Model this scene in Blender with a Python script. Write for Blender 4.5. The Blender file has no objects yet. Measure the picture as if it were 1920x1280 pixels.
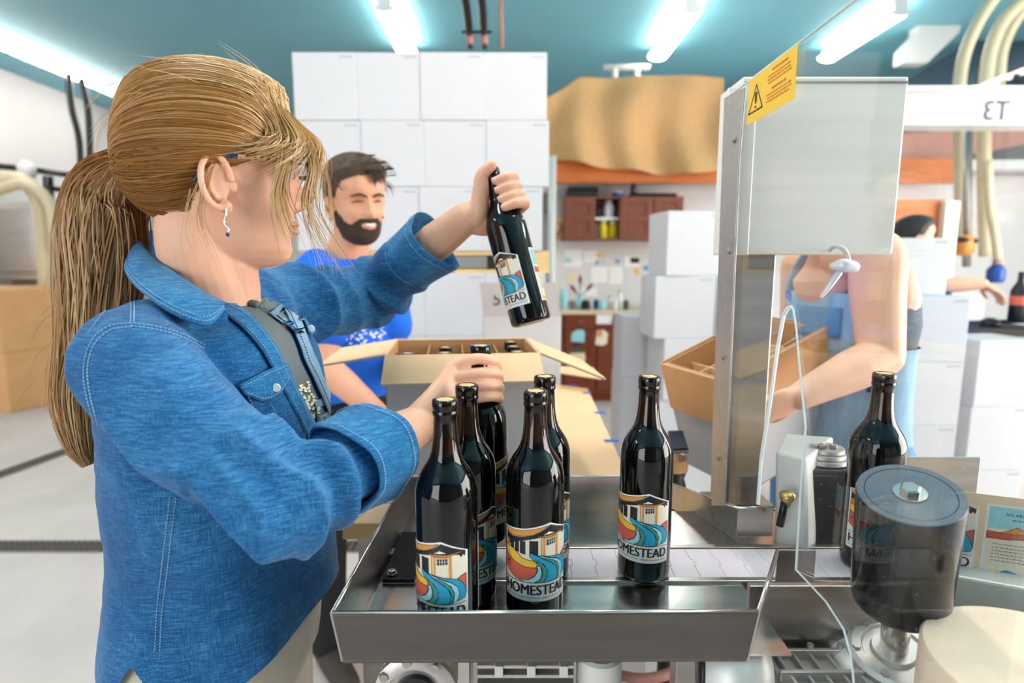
import bpy, bmesh, math, random
import numpy as np
from mathutils import Vector, Matrix, Quaternion, noise as mnoise
from mathutils.bvhtree import BVHTree
random.seed(7)
PI = math.pi
scene = bpy.context.scene
COL = scene.collection

# ------------------------------------------------------------------ camera, world, lights, exposure
CAM_Z = 1.365
PITCH = math.radians(8.0)
FPX = 1920 * 20.0 / 36.0
cam_data = bpy.data.cameras.new('camera')
cam_data.lens = 20.0
cam_data.sensor_width = 36.0
cam_data.clip_start = 0.02
cam_data.dof.use_dof = True
cam_data.dof.focus_distance = 0.80
cam_data.dof.aperture_fstop = 2.8
cam = bpy.data.objects.new('camera', cam_data)
cam.location = (0, 0, CAM_Z)
cam.rotation_euler = (PI / 2 - PITCH, 0, 0)
COL.objects.link(cam)
scene.camera = cam

world = bpy.data.worlds.new('world')
scene.world = world
world.use_nodes = True
world.node_tree.nodes['Background'].inputs[0].default_value = (0.85, 0.93, 1.0, 1)
world.node_tree.nodes['Background'].inputs[1].default_value = 1.0

def area_light(name, loc, rot, sx, sy, watts, color=(1, 1, 1)):
    l = bpy.data.lights.new(name, 'AREA')
    l.shape = 'RECTANGLE'; l.size = sx; l.size_y = sy; l.energy = watts; l.color = color
    o = bpy.data.objects.new(name, l); o.location = loc; o.rotation_euler = rot
    COL.objects.link(o)
    return o
# area lights added as daylight through unseen doors, right wall and rear left
area_light('added_door_light', (6.35, 0.6, 1.75), (0, PI / 2, 0), 3.3, 5.0, 400, (1.0, 0.92, 0.84))
area_light('added_rear_light', (-3.6, -3.85, 1.8), (PI / 2, 0, 0), 3.6, 3.2, 110, (1.0, 0.98, 0.95))
LAMP_STRENGTH = 22.0

vs = scene.view_settings
vs.view_transform = 'Standard'; vs.look = 'None'; vs.gamma = 1.0; vs.use_curve_mapping = False
vs.exposure = 0.60
scene.cycles.max_bounces = 8
scene.cycles.transparent_max_bounces = 16
scene.cycles.caustics_reflective = False
scene.cycles.caustics_refractive = False
scene.cycles.sample_clamp_indirect = 4.0

# ------------------------------------------------------------------ pixel -> place helpers (photo taken as 1920x1280)
_c, _s = math.cos(PITCH), math.sin(PITCH)
def _ray(u, v):
    return Vector((u - 960.0, FPX * _c + _s * (640.0 - v), -FPX * _s + _c * (640.0 - v)))
def P(u, v, Y):
    d = _ray(u, v); return Vector((0, 0, CAM_Z)) + d * (Y / d.y)
def Pz(u, v, z):
    d = _ray(u, v); return Vector((0, 0, CAM_Z)) + d * ((z - CAM_Z) / d.z)
def Px(u, v, x):
    d = _ray(u, v); return Vector((0, 0, CAM_Z)) + d * (x / d.x)

# ------------------------------------------------------------------ materials
def lin(c):
    def g(x):
        x /= 255.0
        return x / 12.92 if x <= 0.04045 else ((x + 0.055) / 1.055) ** 2.4
    return (g(c[0]), g(c[1]), g(c[2]), 1.0)
class Nodes:
    def __init__(s, m):
        s.t = m.node_tree; s.b = s.t.nodes['Principled BSDF']
    def n(s, typ, **kw):
        x = s.t.nodes.new(typ)
        for k, v in kw.items():
            if k.startswith('i_'):
                x.inputs[k[2:].replace('_', ' ')].default_value = v
            else: setattr(x, k, v)
        return x
    def l(s, a, b): s.t.links.new(a, b)
def coords(N, scale=(1, 1, 1), rot=(0, 0, 0), src='Object'):
    tc = N.n('ShaderNodeTexCoord'); mp = N.n('ShaderNodeMapping')
    mp.inputs['Scale'].default_value = scale; mp.inputs['Rotation'].default_value = rot
    N.l(tc.outputs[src], mp.inputs['Vector']); return mp.outputs['Vector']
def noise_tex(N, vec, scale, detail=4, rough=0.55):
    t = N.n('ShaderNodeTexNoise'); t.inputs['Scale'].default_value = scale
    t.inputs['Detail'].default_value = detail; t.inputs['Roughness'].default_value = rough
    N.l(vec, t.inputs['Vector']); return t.outputs['Fac']
def ramp(N, fac, stops):
    r = N.n('ShaderNodeValToRGB')
    e = r.color_ramp.elements
    while len(e) < len(stops): e.new(0.5)
    for i, (p, c) in enumerate(stops): e[i].position = p; e[i].color = c
    N.l(fac, r.inputs['Fac']); return r.outputs['Color']
def bump(N, h, strength, dist=0.002):
    b = N.n('ShaderNodeBump'); b.inputs['Strength'].default_value = strength
    b.inputs['Distance'].default_value = dist
    N.l(h, b.inputs['Height']); N.l(b.outputs['Normal'], N.b.inputs['Normal'])
MATS = {}
def mat(name, rgb, rough=0.5, metal=0.0, var=0.0, vscale=8.0, vmap=(1, 1, 1), bmp=0.0, bscale=60.0, bmap=(1, 1, 1), bdist=0.002,
        coat=0.0, spec=0.5, emit=None, sss=0.0, rvar=0.0, sheen=0.0):
    m = bpy.data.materials.new(name); m.use_nodes = True
    N = Nodes(m); b = N.b; c = lin(rgb)
    b.inputs['Base Color'].default_value = c
    b.inputs['Roughness'].default_value = rough; b.inputs['Metallic'].default_value = metal
    b.inputs['Specular IOR Level'].default_value = spec
    b.inputs['Coat Weight'].default_value = coat; b.inputs['Coat Roughness'].default_value = 0.05
    b.inputs['Sheen Weight'].default_value = sheen
    if sss:
        b.inputs['Subsurface Weight'].default_value = sss
        b.inputs['Subsurface Radius'].default_value = (0.006, 0.0025, 0.0015)
        b.inputs['Subsurface Scale'].default_value = 1.0
    if var or rvar:
        f = noise_tex(N, coords(N, vmap), vscale)
        if var:
            lo = tuple(max(0, x * (1 - var)) for x in c[:3]) + (1,); hi = tuple(min(1, x * (1 + var)) for x in c[:3]) + (1,)
            N.l(ramp(N, f, [(0.3, lo), (0.7, hi)]), b.inputs['Base Color'])
        if rvar:
            mr = N.n('ShaderNodeMapRange'); N.l(f, mr.inputs['Value'])
            mr.inputs['To Min'].default_value = max(0.02, rough - rvar); mr.inputs['To Max'].default_value = min(1, rough + rvar)
            N.l(mr.outputs['Result'], b.inputs['Roughness'])
    if bmp: bump(N, noise_tex(N, coords(N, bmap), bscale), bmp, bdist)
    if emit:
        b.inputs['Emission Color'].default_value = lin(emit[0]); b.inputs['Emission Strength'].default_value = emit[1]
    MATS[name] = m
    return m

# ------------------------------------------------------------------ mesh builder
def catmull(pts, n):
    pts = [Vector(p) for p in pts]
    if len(pts) == 2: return [pts[0].lerp(pts[1], i / (n - 1)) for i in range(n)]
    q = [pts[0] * 2 - pts[1]] + pts + [pts[-1] * 2 - pts[-2]]
    out = []; m = len(pts) - 1
    for i in range(n):
        t = i / (n - 1) * m; k = min(int(t), m - 1); t -= k
        a, b, c, d = q[k:k + 4]
        out.append(0.5 * ((2 * b) + (c - a) * t + (2 * a - 5 * b + 4 * c - d) * t * t + (3 * b - a - 3 * c + d) * t ** 3))
    return out
def interp(xs, ys, x):
    return float(np.interp(x, xs, ys))
class MB:
    def __init__(s): s.v = []; s.f = []; s.m = []
    def add(s, vs_, fs, mi=0):
        o = len(s.v); s.v += [tuple(p) for p in vs_]
        for f in fs: s.f.append(tuple(o + i for i in f)); s.m.append(mi)
        return s
    def box(s, c, size, rot=None, mi=0):
        x, y, z = (a / 2 for a in size)
        p = [Vector((i * x, j * y, k * z)) for k in (-1, 1) for j in (-1, 1) for i in (-1, 1)]
        if rot is not None:
            R = rot if isinstance(rot, Matrix) else Matrix.Rotation(rot, 3, 'Z')
            p = [R @ a for a in p]
        c = Vector(c)
        return s.add([c + a for a in p], [(0, 2, 3, 1), (4, 5, 7, 6), (0, 1, 5, 4), (2, 6, 7, 3), (0, 4, 6, 2), (1, 3, 7, 5)], mi)
    def lo_hi(s, a, b, mi=0):
        a, b = Vector(a), Vector(b); return s.box((a + b) / 2, [abs(b[i] - a[i]) for i in range(3)], None, mi)
    def hexa(s, bottom, top, mi=0):          # two quads, same winding (counter-clockwise seen from above)
        return s.add(list(bottom) + list(top), [(3, 2, 1, 0), (4, 5, 6, 7)] + [(i, (i + 1) % 4, 4 + (i + 1) % 4, 4 + i) for i in range(4)], mi)
    def prism(s, poly, d, mi=0):             # planar polygon of 3-D points pushed along d
        n = len(poly); poly = [Vector(p) for p in poly]; d = Vector(d)
        return s.add(poly + [p + d for p in poly], [tuple(reversed(range(n))), tuple(range(n, 2 * n))] +
                     [(i, (i + 1) % n, n + (i + 1) % n, n + i) for i in range(n)], mi)
    def tube(s, pts, rad, seg=12, up=None, caps=True, mi=0):
        pts = [Vector(p) for p in pts]; n = len(pts)
        if not isinstance(rad, (list, tuple)): rad = [rad] * n
        T = [(pts[min(i + 1, n - 1)] - pts[max(i - 1, 0)]).normalized() for i in range(n)]
        ref = Vector(up) if up is not None else (Vector((0, 0, 1)) if abs(T[0].z) < 0.9 else Vector((1, 0, 0)))
        a = (ref - T[0] * ref.dot(T[0])).normalized()
        vs_, fs = [], []
        for i in range(n):
            if i:
                a = (a - T[i] * a.dot(T[i]))
                a = a.normalized() if a.length > 1e-9 else T[i].orthogonal().normalized()
            b = T[i].cross(a); r = rad[i]
            ra, rb = (r if isinstance(r, (list, tuple)) else (r, r))
            for k in range(seg):
                t = 2 * PI * k / seg; vs_.append(pts[i] + a * (ra * math.cos(t)) + b * (rb * math.sin(t)))
        for i in range(n - 1):
            for k in range(seg):
                k2 = (k + 1) % seg; fs.append((i * seg + k, i * seg + k2, (i + 1) * seg + k2, (i + 1) * seg + k))
        if caps:
            fs.append(tuple(reversed(range(seg)))); fs.append(tuple((n - 1) * seg + k for k in range(seg)))
        return s.add(vs_, fs, mi)
    def limb(s, pts, rad, seg=16, n=14, up=None, mi=0):   # smooth tapered tube with rounded ends
        m = len(pts); xs = [i / (m - 1) for i in range(m)]
        C = catmull(pts, n); R = []
        two = isinstance(rad[0], (list, tuple))
        for i in range(n):
            t = i / (n - 1)
            R.append((interp(xs, [r[0] for r in rad], t), interp(xs, [r[1] for r in rad], t)) if two else interp(xs, rad, t))
        d0 = (C[0] - C[1]).normalized(); d1 = (C[-1] - C[-2]).normalized()
        def sc(r, k): return (r[0] * k, r[1] * k) if isinstance(r, tuple) else r * k
        def mn(r): return min(r) if isinstance(r, tuple) else r
        A = [(C[0] + d0 * mn(R[0]) * q, sc(R[0], w)) for q, w in ((0.97, 0.22), (0.75, 0.66), (0.4, 0.91))]
        B = [(C[-1] + d1 * mn(R[-1]) * q, sc(R[-1], w)) for q, w in ((0.4, 0.91), (0.75, 0.66), (0.97, 0.22))]
        pp = [a[0] for a in A] + C + [b[0] for b in B]; rr = [a[1] for a in A] + R + [b[1] for b in B]
        return s.tube(pp, rr, seg, up, True, mi)
    def lathe(s, prof, seg=32, c=(0, 0, 0), axis=(0, 0, 1), mi=0, caps=True):
        c = Vector(c); z = Vector(axis).normalized(); x = z.orthogonal().normalized(); y = z.cross(x)
        vs_, fs = [], []; n = len(prof)
        for r, h in prof:
            for k in range(seg):
                t = 2 * PI * k / seg; vs_.append(c + z * h + x * (r * math.cos(t)) + y * (r * math.sin(t)))
        for i in range(n - 1):
            for k in range(seg):
                k2 = (k + 1) % seg; fs.append((i * seg + k, i * seg + k2, (i + 1) * seg + k2, (i + 1) * seg + k))
        if caps:
            fs.append(tuple(reversed(range(seg)))); fs.append(tuple((n - 1) * seg + k for k in range(seg)))
        return s.add(vs_, fs, mi)
    def cyl(s, a, b, r, seg=20, mi=0):
        a, b = Vector(a), Vector(b); return s.lathe([(r, 0), (r, (b - a).length)], seg, a, b - a, mi)
    def ellipsoid(s, c, r, R=None, seg=20, rings=12, mi=0):
        vs_ = [];
        for i in range(1, rings):
            t = PI * i / rings
            for k in range(seg):
                p = 2 * PI * k / seg
                v = Vector((r[0] * math.sin(t) * math.cos(p), r[1] * math.sin(t) * math.sin(p), -r[2] * math.cos(t)))
                vs_.append(Vector(c) + (R @ v if R is not None else v))
        fs = [(i * seg + k, i * seg + (k + 1) % seg, (i + 1) * seg + (k + 1) % seg, (i + 1) * seg + k) for i in range(rings - 2) for k in range(seg)]
        fs += [tuple(reversed(range(seg))), tuple((rings - 2) * seg + k for k in range(seg))]
        return s.add(vs_, fs, mi)
    def grid(s, fn, nu, nv, mi=0, wrap=False):
        vs_ = [fn(i / (nu - 1) if not wrap else i / nu, j / (nv - 1)) for j in range(nv) for i in range(nu)]
        fs = []
        for j in range(nv - 1):
            for i in range(nu if wrap else nu - 1):
                i2 = (i + 1) % nu; fs.append((j * nu + i, j * nu + i2, (j + 1) * nu + i2, (j + 1) * nu + i))
        return s.add(vs_, fs, mi)
    def mesh(s, name):
        me = bpy.data.meshes.new(name); me.from_pydata(s.v, [], s.f); me.polygons.foreach_set('material_index', s.m); me.update(); return me
    def build(s, name, mats, parent=None, smooth=False, bevel=0.0, auto=None, local=False, solid=0.0, seg=2):
        me = s.mesh(name)
        return finish(name, me, mats, parent, smooth, bevel, auto, local, solid, seg)
def finish(name, me, mats, parent=None, smooth=False, bevel=0.0, auto=None, local=False, solid=0.0, seg=2):
    for m in (mats if isinstance(mats, (list, tuple)) else [mats]): me.materials.append(MATS[m] if isinstance(m, str) else m)
    bm = bmesh.new(); bm.from_mesh(me); bmesh.ops.recalc_face_normals(bm, faces=bm.faces)
    if smooth and auto:
        for e in bm.edges:
            if len(e.link_faces) == 2 and e.calc_face_angle(0) > auto: e.smooth = False
    bm.to_mesh(me); bm.free()
    if smooth: me.polygons.foreach_set('use_smooth', [True] * len(me.polygons))
    o = bpy.data.objects.new(name, me); COL.objects.link(o)
    if solid:
        md = o.modifiers.new('thickness', 'SOLIDIFY'); md.thickness = solid; md.offset = 0
    if bevel:
        md = o.modifiers.new('edges', 'BEVEL'); md.width = bevel; md.segments = seg; md.limit_method = 'ANGLE'; md.angle_limit = 0.7
    if parent is not None: put(o, parent, local)
    return o
def put(o, parent, local=False):
    o.parent = parent
    if not local: o.matrix_parent_inverse = WM(parent).inverted()
def WM(o):
    m = Matrix.LocRotScale(o.location, o.rotation_euler, o.scale)
    return m if o.parent is None else WM(o.parent) @ o.matrix_parent_inverse @ m
def tag(o, label, cat=None, group=None, kind=None):
    if label: o['label'] = label
    if cat: o['category'] = cat
    if group: o['group'] = group
    if kind: o['kind'] = kind
    return o
def thing(name, label, cat, loc=(0, 0, 0), rot=(0, 0, 0), group=None):
    o = bpy.data.objects.new(name, None); o.empty_display_size = 0.05; COL.objects.link(o)
    o.location = loc; o.rotation_euler = rot
    return tag(o, label, cat, group)
def dup(o, parent=None):
    c = o.copy(); COL.objects.link(c)
    if parent is not None: c.parent = parent
    for ch in list(o.children): dup(ch, c)
    return c
def baked(o):                                # mesh with modifiers applied, as new mesh data
    bpy.context.view_layer.update()
    dg = bpy.context.evaluated_depsgraph_get()
    return bpy.data.meshes.new_from_object(o.evaluated_get(dg))
def fuse(mb, voxel, smooth_iter=4, factor=0.5):   # union of overlapping closed shapes into one continuous surface
    o = bpy.data.objects.new('tmp', mb.mesh('tmp')); COL.objects.link(o)
    r = o.modifiers.new('r', 'REMESH'); r.mode = 'VOXEL'; r.voxel_size = voxel
    if smooth_iter:
        sm = o.modifiers.new('s', 'SMOOTH'); sm.factor = factor; sm.iterations = smooth_iter
    me = baked(o); bpy.data.objects.remove(o)
    return me
def getv(me):
    a = np.empty(len(me.vertices) * 3, dtype=np.float32); me.vertices.foreach_get('co', a); return a.reshape(-1, 3)
def setv(me, a): me.vertices.foreach_set('co', np.ascontiguousarray(a, dtype=np.float32).ravel()); me.update()
def normals(me):
    a = np.empty(len(me.vertices) * 3, dtype=np.float32); me.vertices.foreach_get('normal', a); return a.reshape(-1, 3)
def text_mesh(body, height, width=None, align='LEFT', bold=0.0):   # flat lettering as 2-D verts and faces
    cu = bpy.data.curves.new('t', 'FONT'); cu.body = body; cu.size = 1.0; cu.resolution_u = 3; cu.offset = bold; cu.fill_mode = 'FRONT'
    o = bpy.data.objects.new('t', cu); COL.objects.link(o)
    me = baked(o); bpy.data.objects.remove(o); bpy.data.curves.remove(cu)
    v = getv(me)[:, :2].copy(); f = [tuple(p.vertices) for p in me.polygons]; bpy.data.meshes.remove(me)
    v -= v.min(axis=0); hh = v[:, 1].max(); ww = v[:, 0].max()
    v[:, 1] *= height / hh; v[:, 0] *= (width / ww if width else height / hh)
    if align == 'CENTER': v[:, 0] -= v[:, 0].max() / 2
    return v, f
# ------------------------------------------------------------------ material library
mat('ceiling_teal', (118, 182, 198), 0.55, var=0.06, vscale=0.8)
mat('wall_white', (214, 212, 212), 0.6, var=0.03, vscale=1.5)
mat('concrete', (216, 202, 197), 0.55, var=0.10, vscale=2.2, bmp=0.15, bscale=30, rvar=0.12)
mat('drain_grate', (92, 84, 78), 0.6)
mat('dark_gap', (25, 24, 24), 0.8)
mat('carton_white', (194, 193, 197), 0.62, var=0.02, vscale=5)
mat('carton_print', (150, 152, 158), 0.7)
mat('cardboard', (222, 168, 116), 0.75, var=0.06, vscale=6, bmp=0.12, bscale=220, bmap=(1, 0.1, 1))
mat('cardboard_dark', (182, 132, 80), 0.8, var=0.08, vscale=9)
mat('cardboard_pale', (240, 200, 156), 0.75, var=0.05, vscale=7)
mat('wood_pallet', (222, 186, 130), 0.7, var=0.15, vscale=5, vmap=(1, 8, 8))
mat('wood_beam', (196, 108, 44), 0.5, var=0.18, vscale=3, vmap=(1, 10, 10))
mat('cabinet_wood', (124, 66, 46), 0.42, var=0.16, vscale=5, vmap=(6, 6, 0.8))
mat('cabinet_red_wood', (122, 54, 26), 0.42, var=0.18, vscale=5, vmap=(0.8, 6, 6))
mat('counter_top', (226, 200, 168), 0.4)
mat('burlap', (206, 162, 112), 0.9, var=0.07, vscale=40, bmp=0.4, bscale=300)
mat('steel', (186, 179, 174), 0.3, 1.0, var=0.08, vscale=6, vmap=(0.4, 14, 14), rvar=0.08)
mat('steel_bright', (214, 206, 200), 0.2, 1.0, var=0.05, vscale=5, vmap=(0.5, 12, 12), rvar=0.06)
mat('steel_dull', (176, 170, 165), 0.42, 1.0, var=0.10, vscale=7, vmap=(0.5, 10, 10), rvar=0.10)
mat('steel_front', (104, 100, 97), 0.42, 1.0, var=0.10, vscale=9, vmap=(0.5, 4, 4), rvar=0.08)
mat('steel_box', (240, 235, 228), 0.36, 0.2, var=0.03, vscale=4, vmap=(0.3, 6, 12), rvar=0.05)
mat('cast_aluminium', (194, 190, 186), 0.45, 0.9, var=0.08, vscale=20, bmp=0.15, bscale=160)
mat('cast_white', (214, 214, 210), 0.45, 0.3, var=0.05, vscale=8)
mat('black_metal', (22, 22, 24), 0.35, 0.2)
mat('black_plastic', (20, 20, 22), 0.45)
mat('rubber', (15, 16, 18), 0.14, var=0.1, vscale=14, rvar=0.08)
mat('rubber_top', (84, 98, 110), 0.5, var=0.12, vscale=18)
mat('chain_plate', (222, 208, 214), 0.4, 0.0, var=0.06, vscale=12)
mat('tape_blue', (20, 96, 196), 0.6)
mat('sign_yellow', (244, 194, 40), 0.5)
mat('sign_ink', (24, 24, 22), 0.6)
mat('sign_text', (206, 110, 26), 0.6)
mat('cork', (222, 184, 130), 0.8, var=0.12, vscale=160)
mat('label_white', (240, 238, 234), 0.5)
mat('label_cream', (238, 226, 206), 0.5)
mat('label_black', (26, 26, 28), 0.5)
mat('label_orange', (224, 148, 64), 0.5)
mat('label_bright_orange', (238, 120, 40), 0.5)
mat('label_yellow', (240, 194, 66), 0.5)
mat('label_coral', (214, 98, 76), 0.5)
mat('label_blue', (38, 160, 200), 0.5)
mat('label_teal', (62, 150, 140), 0.5)
mat('label_light', (158, 214, 224), 0.5)
mat('label_paper', (242, 212, 178), 0.55)
mat('paper', (240, 240, 240), 0.8)
mat('hose_beige', (206, 192, 160), 0.4)
mat('pipe_white', (212, 212, 210), 0.4)
mat('plastic_blue', (24, 70, 150), 0.4)
mat('jar_yellow', (228, 204, 36), 0.4)
mat('flower', (140, 24, 70), 0.6)
mat('leaf', (60, 90, 60), 0.6)
mat('denim_light', (150, 186, 214), 0.8, var=0.15, vscale=60, vmap=(1, 1, 0.2), bmp=0.3, bscale=400)
mat('jeans', (92, 142, 186), 0.8, var=0.2, vscale=30, vmap=(1, 1, 0.3), bmp=0.3, bscale=300)
mat('tank_grey', (98, 106, 112), 0.85)
mat('tee_grey', (104, 112, 114), 0.9, var=0.08, vscale=50, bmp=0.2, bscale=500)
mat('tee_print', (228, 222, 190), 0.9)
mat('tee_blue', (12, 104, 226), 0.85, var=0.08, vscale=10, bmp=0.2, bscale=300)
mat('print_white', (226, 234, 246), 0.85)
mat('pants_black', (20, 20, 24), 0.85)
mat('pants_beige', (206, 198, 182), 0.85, var=0.06, vscale=30, bmp=0.2, bscale=300)
mat('skin', (234, 178, 148), 0.48, var=0.05, vscale=26, bmp=0.10, bscale=320, bdist=0.0006, sss=0.12)
mat('skin_warm', (222, 160, 128), 0.5, var=0.05, vscale=20, sss=0.10)
mat('skin_pink', (240, 186, 158), 0.5, var=0.04, vscale=16, sss=0.10)
mat('nail', (240, 190, 176), 0.25)
mat('lip', (216, 146, 126), 0.4)
mat('teeth', (244, 240, 232), 0.3)
mat('beard', (58, 42, 34), 0.85, var=0.3, vscale=240, bmp=0.8, bscale=420, bdist=0.003)
mat('hair_brown', (78, 58, 42), 0.6, var=0.35, vscale=90, vmap=(0.4, 3, 3), bmp=0.7, bscale=140, bmap=(0.5, 4, 4), bdist=0.004)
mat('hair_dark', (34, 30, 30), 0.6, var=0.3, vscale=90, bmp=0.7, bscale=140, bdist=0.004)
mat('eye_white', (240, 238, 234), 0.2)
mat('iris', (60, 90, 110), 0.2)
mat('elastic', (20, 22, 34), 0.8, bmp=0.6, bscale=300)
mat('button_pearl', (226, 232, 236), 0.25, coat=0.4)
mat('thread', (140, 178, 212), 0.8)
mat('thread_dark', (26, 66, 112), 0.85)
mat('silver', (210, 212, 214), 0.15, 1.0)
mat('shoe', (60, 50, 44), 0.6)
mat('lamp_housing', (226, 228, 230), 0.4)
mat('navy', (30, 52, 74), 0.5)
mat('rose_brown', (186, 132, 120), 0.6)

def _lamp():
    m = bpy.data.materials.new('lamp_glow'); m.use_nodes = True
    b = m.node_tree.nodes['Principled BSDF']
    b.inputs['Base Color'].default_value = (0.9, 0.9, 0.9, 1)
    b.inputs['Emission Color'].default_value = (1.0, 0.895, 0.805, 1); b.inputs['Emission Strength'].default_value = LAMP_STRENGTH
    MATS['lamp_glow'] = m
_lamp()
def _acrylic(name, tint, gain):
    m = bpy.data.materials.new(name); m.use_nodes = True; t = m.node_tree; t.nodes.clear()
    out = t.nodes.new('ShaderNodeOutputMaterial'); mix = t.nodes.new('ShaderNodeMixShader')
    tr = t.nodes.new('ShaderNodeBsdfTransparent'); gl = t.nodes.new('ShaderNodeBsdfGlossy'); fr = t.nodes.new('ShaderNodeLayerWeight')
    tr.inputs['Color'].default_value = tint; gl.inputs['Roughness'].default_value = 0.015
    fr.inputs['Blend'].default_value = 0.5      # Schlick: 0.04 + 0.96 (1 - cos)^5 at each face
    pw = t.nodes.new('ShaderNodeMath'); pw.operation = 'POWER'; pw.inputs[1].default_value = 5.0; t.links.new(fr.outputs['Facing'], pw.inputs[0])
    mu = t.nodes.new('ShaderNodeMath'); mu.operation = 'MULTIPLY_ADD'; mu.inputs[1].default_value = 0.96 * gain; mu.inputs[2].default_value = 0.04 * gain; mu.use_clamp = True
    t.links.new(pw.outputs[0], mu.inputs[0]); t.links.new(mu.outputs[0], mix.inputs[0])
    t.links.new(tr.outputs[0], mix.inputs[1]); t.links.new(gl.outputs[0], mix.inputs[2]); t.links.new(mix.outputs[0], out.inputs[0])
    MATS[name] = m
_acrylic('acrylic', (0.975, 0.985, 0.985, 1), 1.0)
_acrylic('lens', (0.97, 0.98, 0.98, 1), 1.0)
mat('acrylic_edge', (226, 236, 236), 0.15, coat=0.5)
def _bottle():
    m = bpy.data.materials.new('bottle_glass'); m.use_nodes = True; N = Nodes(m); b = N.b
    tc = N.n('ShaderNodeTexCoord'); sp = N.n('ShaderNodeSeparateXYZ'); N.l(tc.outputs['Object'], sp.inputs[0])
    # wine up to the fill line in the neck; above it the empty amber glass
    mr = N.n('ShaderNodeMapRange'); mr.inputs['From Min'].default_value = 0.234; mr.inputs['From Max'].default_value = 0.238
    N.l(sp.outputs['Z'], mr.inputs['Value'])
    st = noise_tex(N, coords(N, (1, 1, 0.05)), 120, 2)
    amber = ramp(N, st, [(0.40, lin((16, 10, 6))), (0.62, lin((48, 28, 10)))])
    mx = N.n('ShaderNodeMix', data_type='RGBA'); N.l(mr.outputs['Result'], mx.inputs['Factor'])
    mx.inputs[6].default_value = lin((7, 8, 9)); N.l(amber, mx.inputs[7])
    cap = N.n('ShaderNodeMapRange'); cap.inputs['From Min'].default_value = 0.272; cap.inputs['From Max'].default_value = 0.276
    N.l(sp.outputs['Z'], cap.inputs['Value'])
    m2 = N.n('ShaderNodeMix', data_type='RGBA'); N.l(cap.outputs['Result'], m2.inputs['Factor']); N.l(mx.outputs[2], m2.inputs[6])
    m2.inputs[7].default_value = lin((20, 12, 8)); N.l(m2.outputs[2], b.inputs['Base Color'])
    b.inputs['Roughness'].default_value = 0.025; b.inputs['Specular IOR Level'].default_value = 0.5
    b.inputs['Coat Weight'].default_value = 0.0; b.inputs['Coat Roughness'].default_value = 0.02
    MATS['bottle_glass'] = m
_bottle()
def _denim(name, dark, mid, light):
    m = bpy.data.materials.new(name); m.use_nodes = True; N = Nodes(m); b = N.b
    v = coords(N)
    big = noise_tex(N, v, 7, 4, 0.6)
    warp = noise_tex(N, coords(N, (1, 1, 0.05)), 900, 3, 0.7)
    weft = noise_tex(N, coords(N, (0.06, 0.06, 1)), 950, 2, 0.6)
    mul = N.n('ShaderNodeMath', operation='ADD'); N.l(warp, mul.inputs[0]); N.l(weft, mul.inputs[1])
    ad = N.n('ShaderNodeMath', operation='MULTIPLY_ADD'); N.l(big, ad.inputs[0]); ad.inputs[1].default_value = 0.75; N.l(mul.outputs[0], ad.inputs[2])
    ds = N.n('ShaderNodeMath', operation='MULTIPLY'); N.l(ad.outputs[0], ds.inputs[0]); ds.inputs[1].default_value = 0.3636
    N.l(ramp(N, ds.outputs[0], [(0.36, lin(dark)), (0.50, lin(mid)), (0.70, lin(light))]), b.inputs['Base Color'])
    b.inputs['Roughness'].default_value = 0.82; b.inputs['Sheen Weight'].default_value = 0.15
    b.inputs['Specular IOR Level'].default_value = 0.25
    bump(N, mul.outputs[0], 0.35, 0.0008)
    MATS[name] = m
_denim('denim', (5, 54, 100), (14, 90, 146), (92, 164, 206))
_denim('denim_cuff', (10, 70, 120), (30, 112, 166), (112, 176, 212))
_denim('denim_inside', (96, 130, 158), (128, 162, 188), (168, 194, 212))
def _hair(name, a, b_, c):
    m = bpy.data.materials.new(name); m.use_nodes = True; N = Nodes(m); b = N.b
    at = N.n('ShaderNodeAttribute'); at.attribute_name = 'tone'
    N.l(ramp(N, at.outputs['Fac'], [(0.0, lin(a)), (0.5, lin(b_)), (1.0, lin(c))]), b.inputs['Base Color'])
    b.inputs['Roughness'].default_value = 0.42; b.inputs['Specular IOR Level'].default_value = 0.6
    MATS[name] = m
_hair('hair_blonde', (92, 58, 26), (170, 118, 60), (232, 200, 150))
def _tortoise():
    m = bpy.data.materials.new('tortoiseshell'); m.use_nodes = True; N = Nodes(m)
    f = noise_tex(N, coords(N), 170, 2)
    N.l(ramp(N, f, [(0.44, lin((30, 22, 20))), (0.52, lin((206, 150, 92)))]), N.b.inputs['Base Color']); N.b.inputs['Roughness'].default_value = 0.15
    MATS['tortoiseshell'] = m
_tortoise()
mat('temple_blue', (24, 58, 92), 0.2)
mat('brass', (168, 148, 92), 0.35, 0.8)
mat('roll_paper', (250, 220, 194), 0.7, var=0.03, vscale=60)
mat('rear_grey', (60, 62, 66), 0.6)
mat('chain_bed', (128, 120, 124), 0.6)
# ------------------------------------------------------------------ the room
def structure(name, mb, m, parent=None, **kw):
    o = mb.build(name, m, parent, **kw)
    if parent is None: o['kind'] = 'structure'
    return o
RX0, RX1, RY0, RY1, RZ = -6.4, 6.5, -4.0, 10.5, 3.75
floor = structure('floor', MB().lo_hi((RX0, RY0, -0.2), (RX1, RY1, 0)), 'concrete')
structure('ceiling', MB().lo_hi((RX0, RY0, RZ), (RX1, RY1, RZ + 0.15)), 'ceiling_teal')
structure('wall_left', MB().lo_hi((RX0 - 0.15, RY0, 0), (RX0, RY1, RZ)), 'wall_white')
structure('wall_back', MB().lo_hi((RX0, RY1, 0), (RX1, RY1 + 0.15, RZ)), 'wall_white')
wr = MB()
wr.lo_hi((RX1, RY0, 0), (RX1 + 0.15, -1.95, RZ)); wr.lo_hi((RX1, 3.15, 0), (RX1 + 0.15, RY1, RZ)); wr.lo_hi((RX1, -1.95, 3.45), (RX1 + 0.15, 3.15, RZ))
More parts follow.
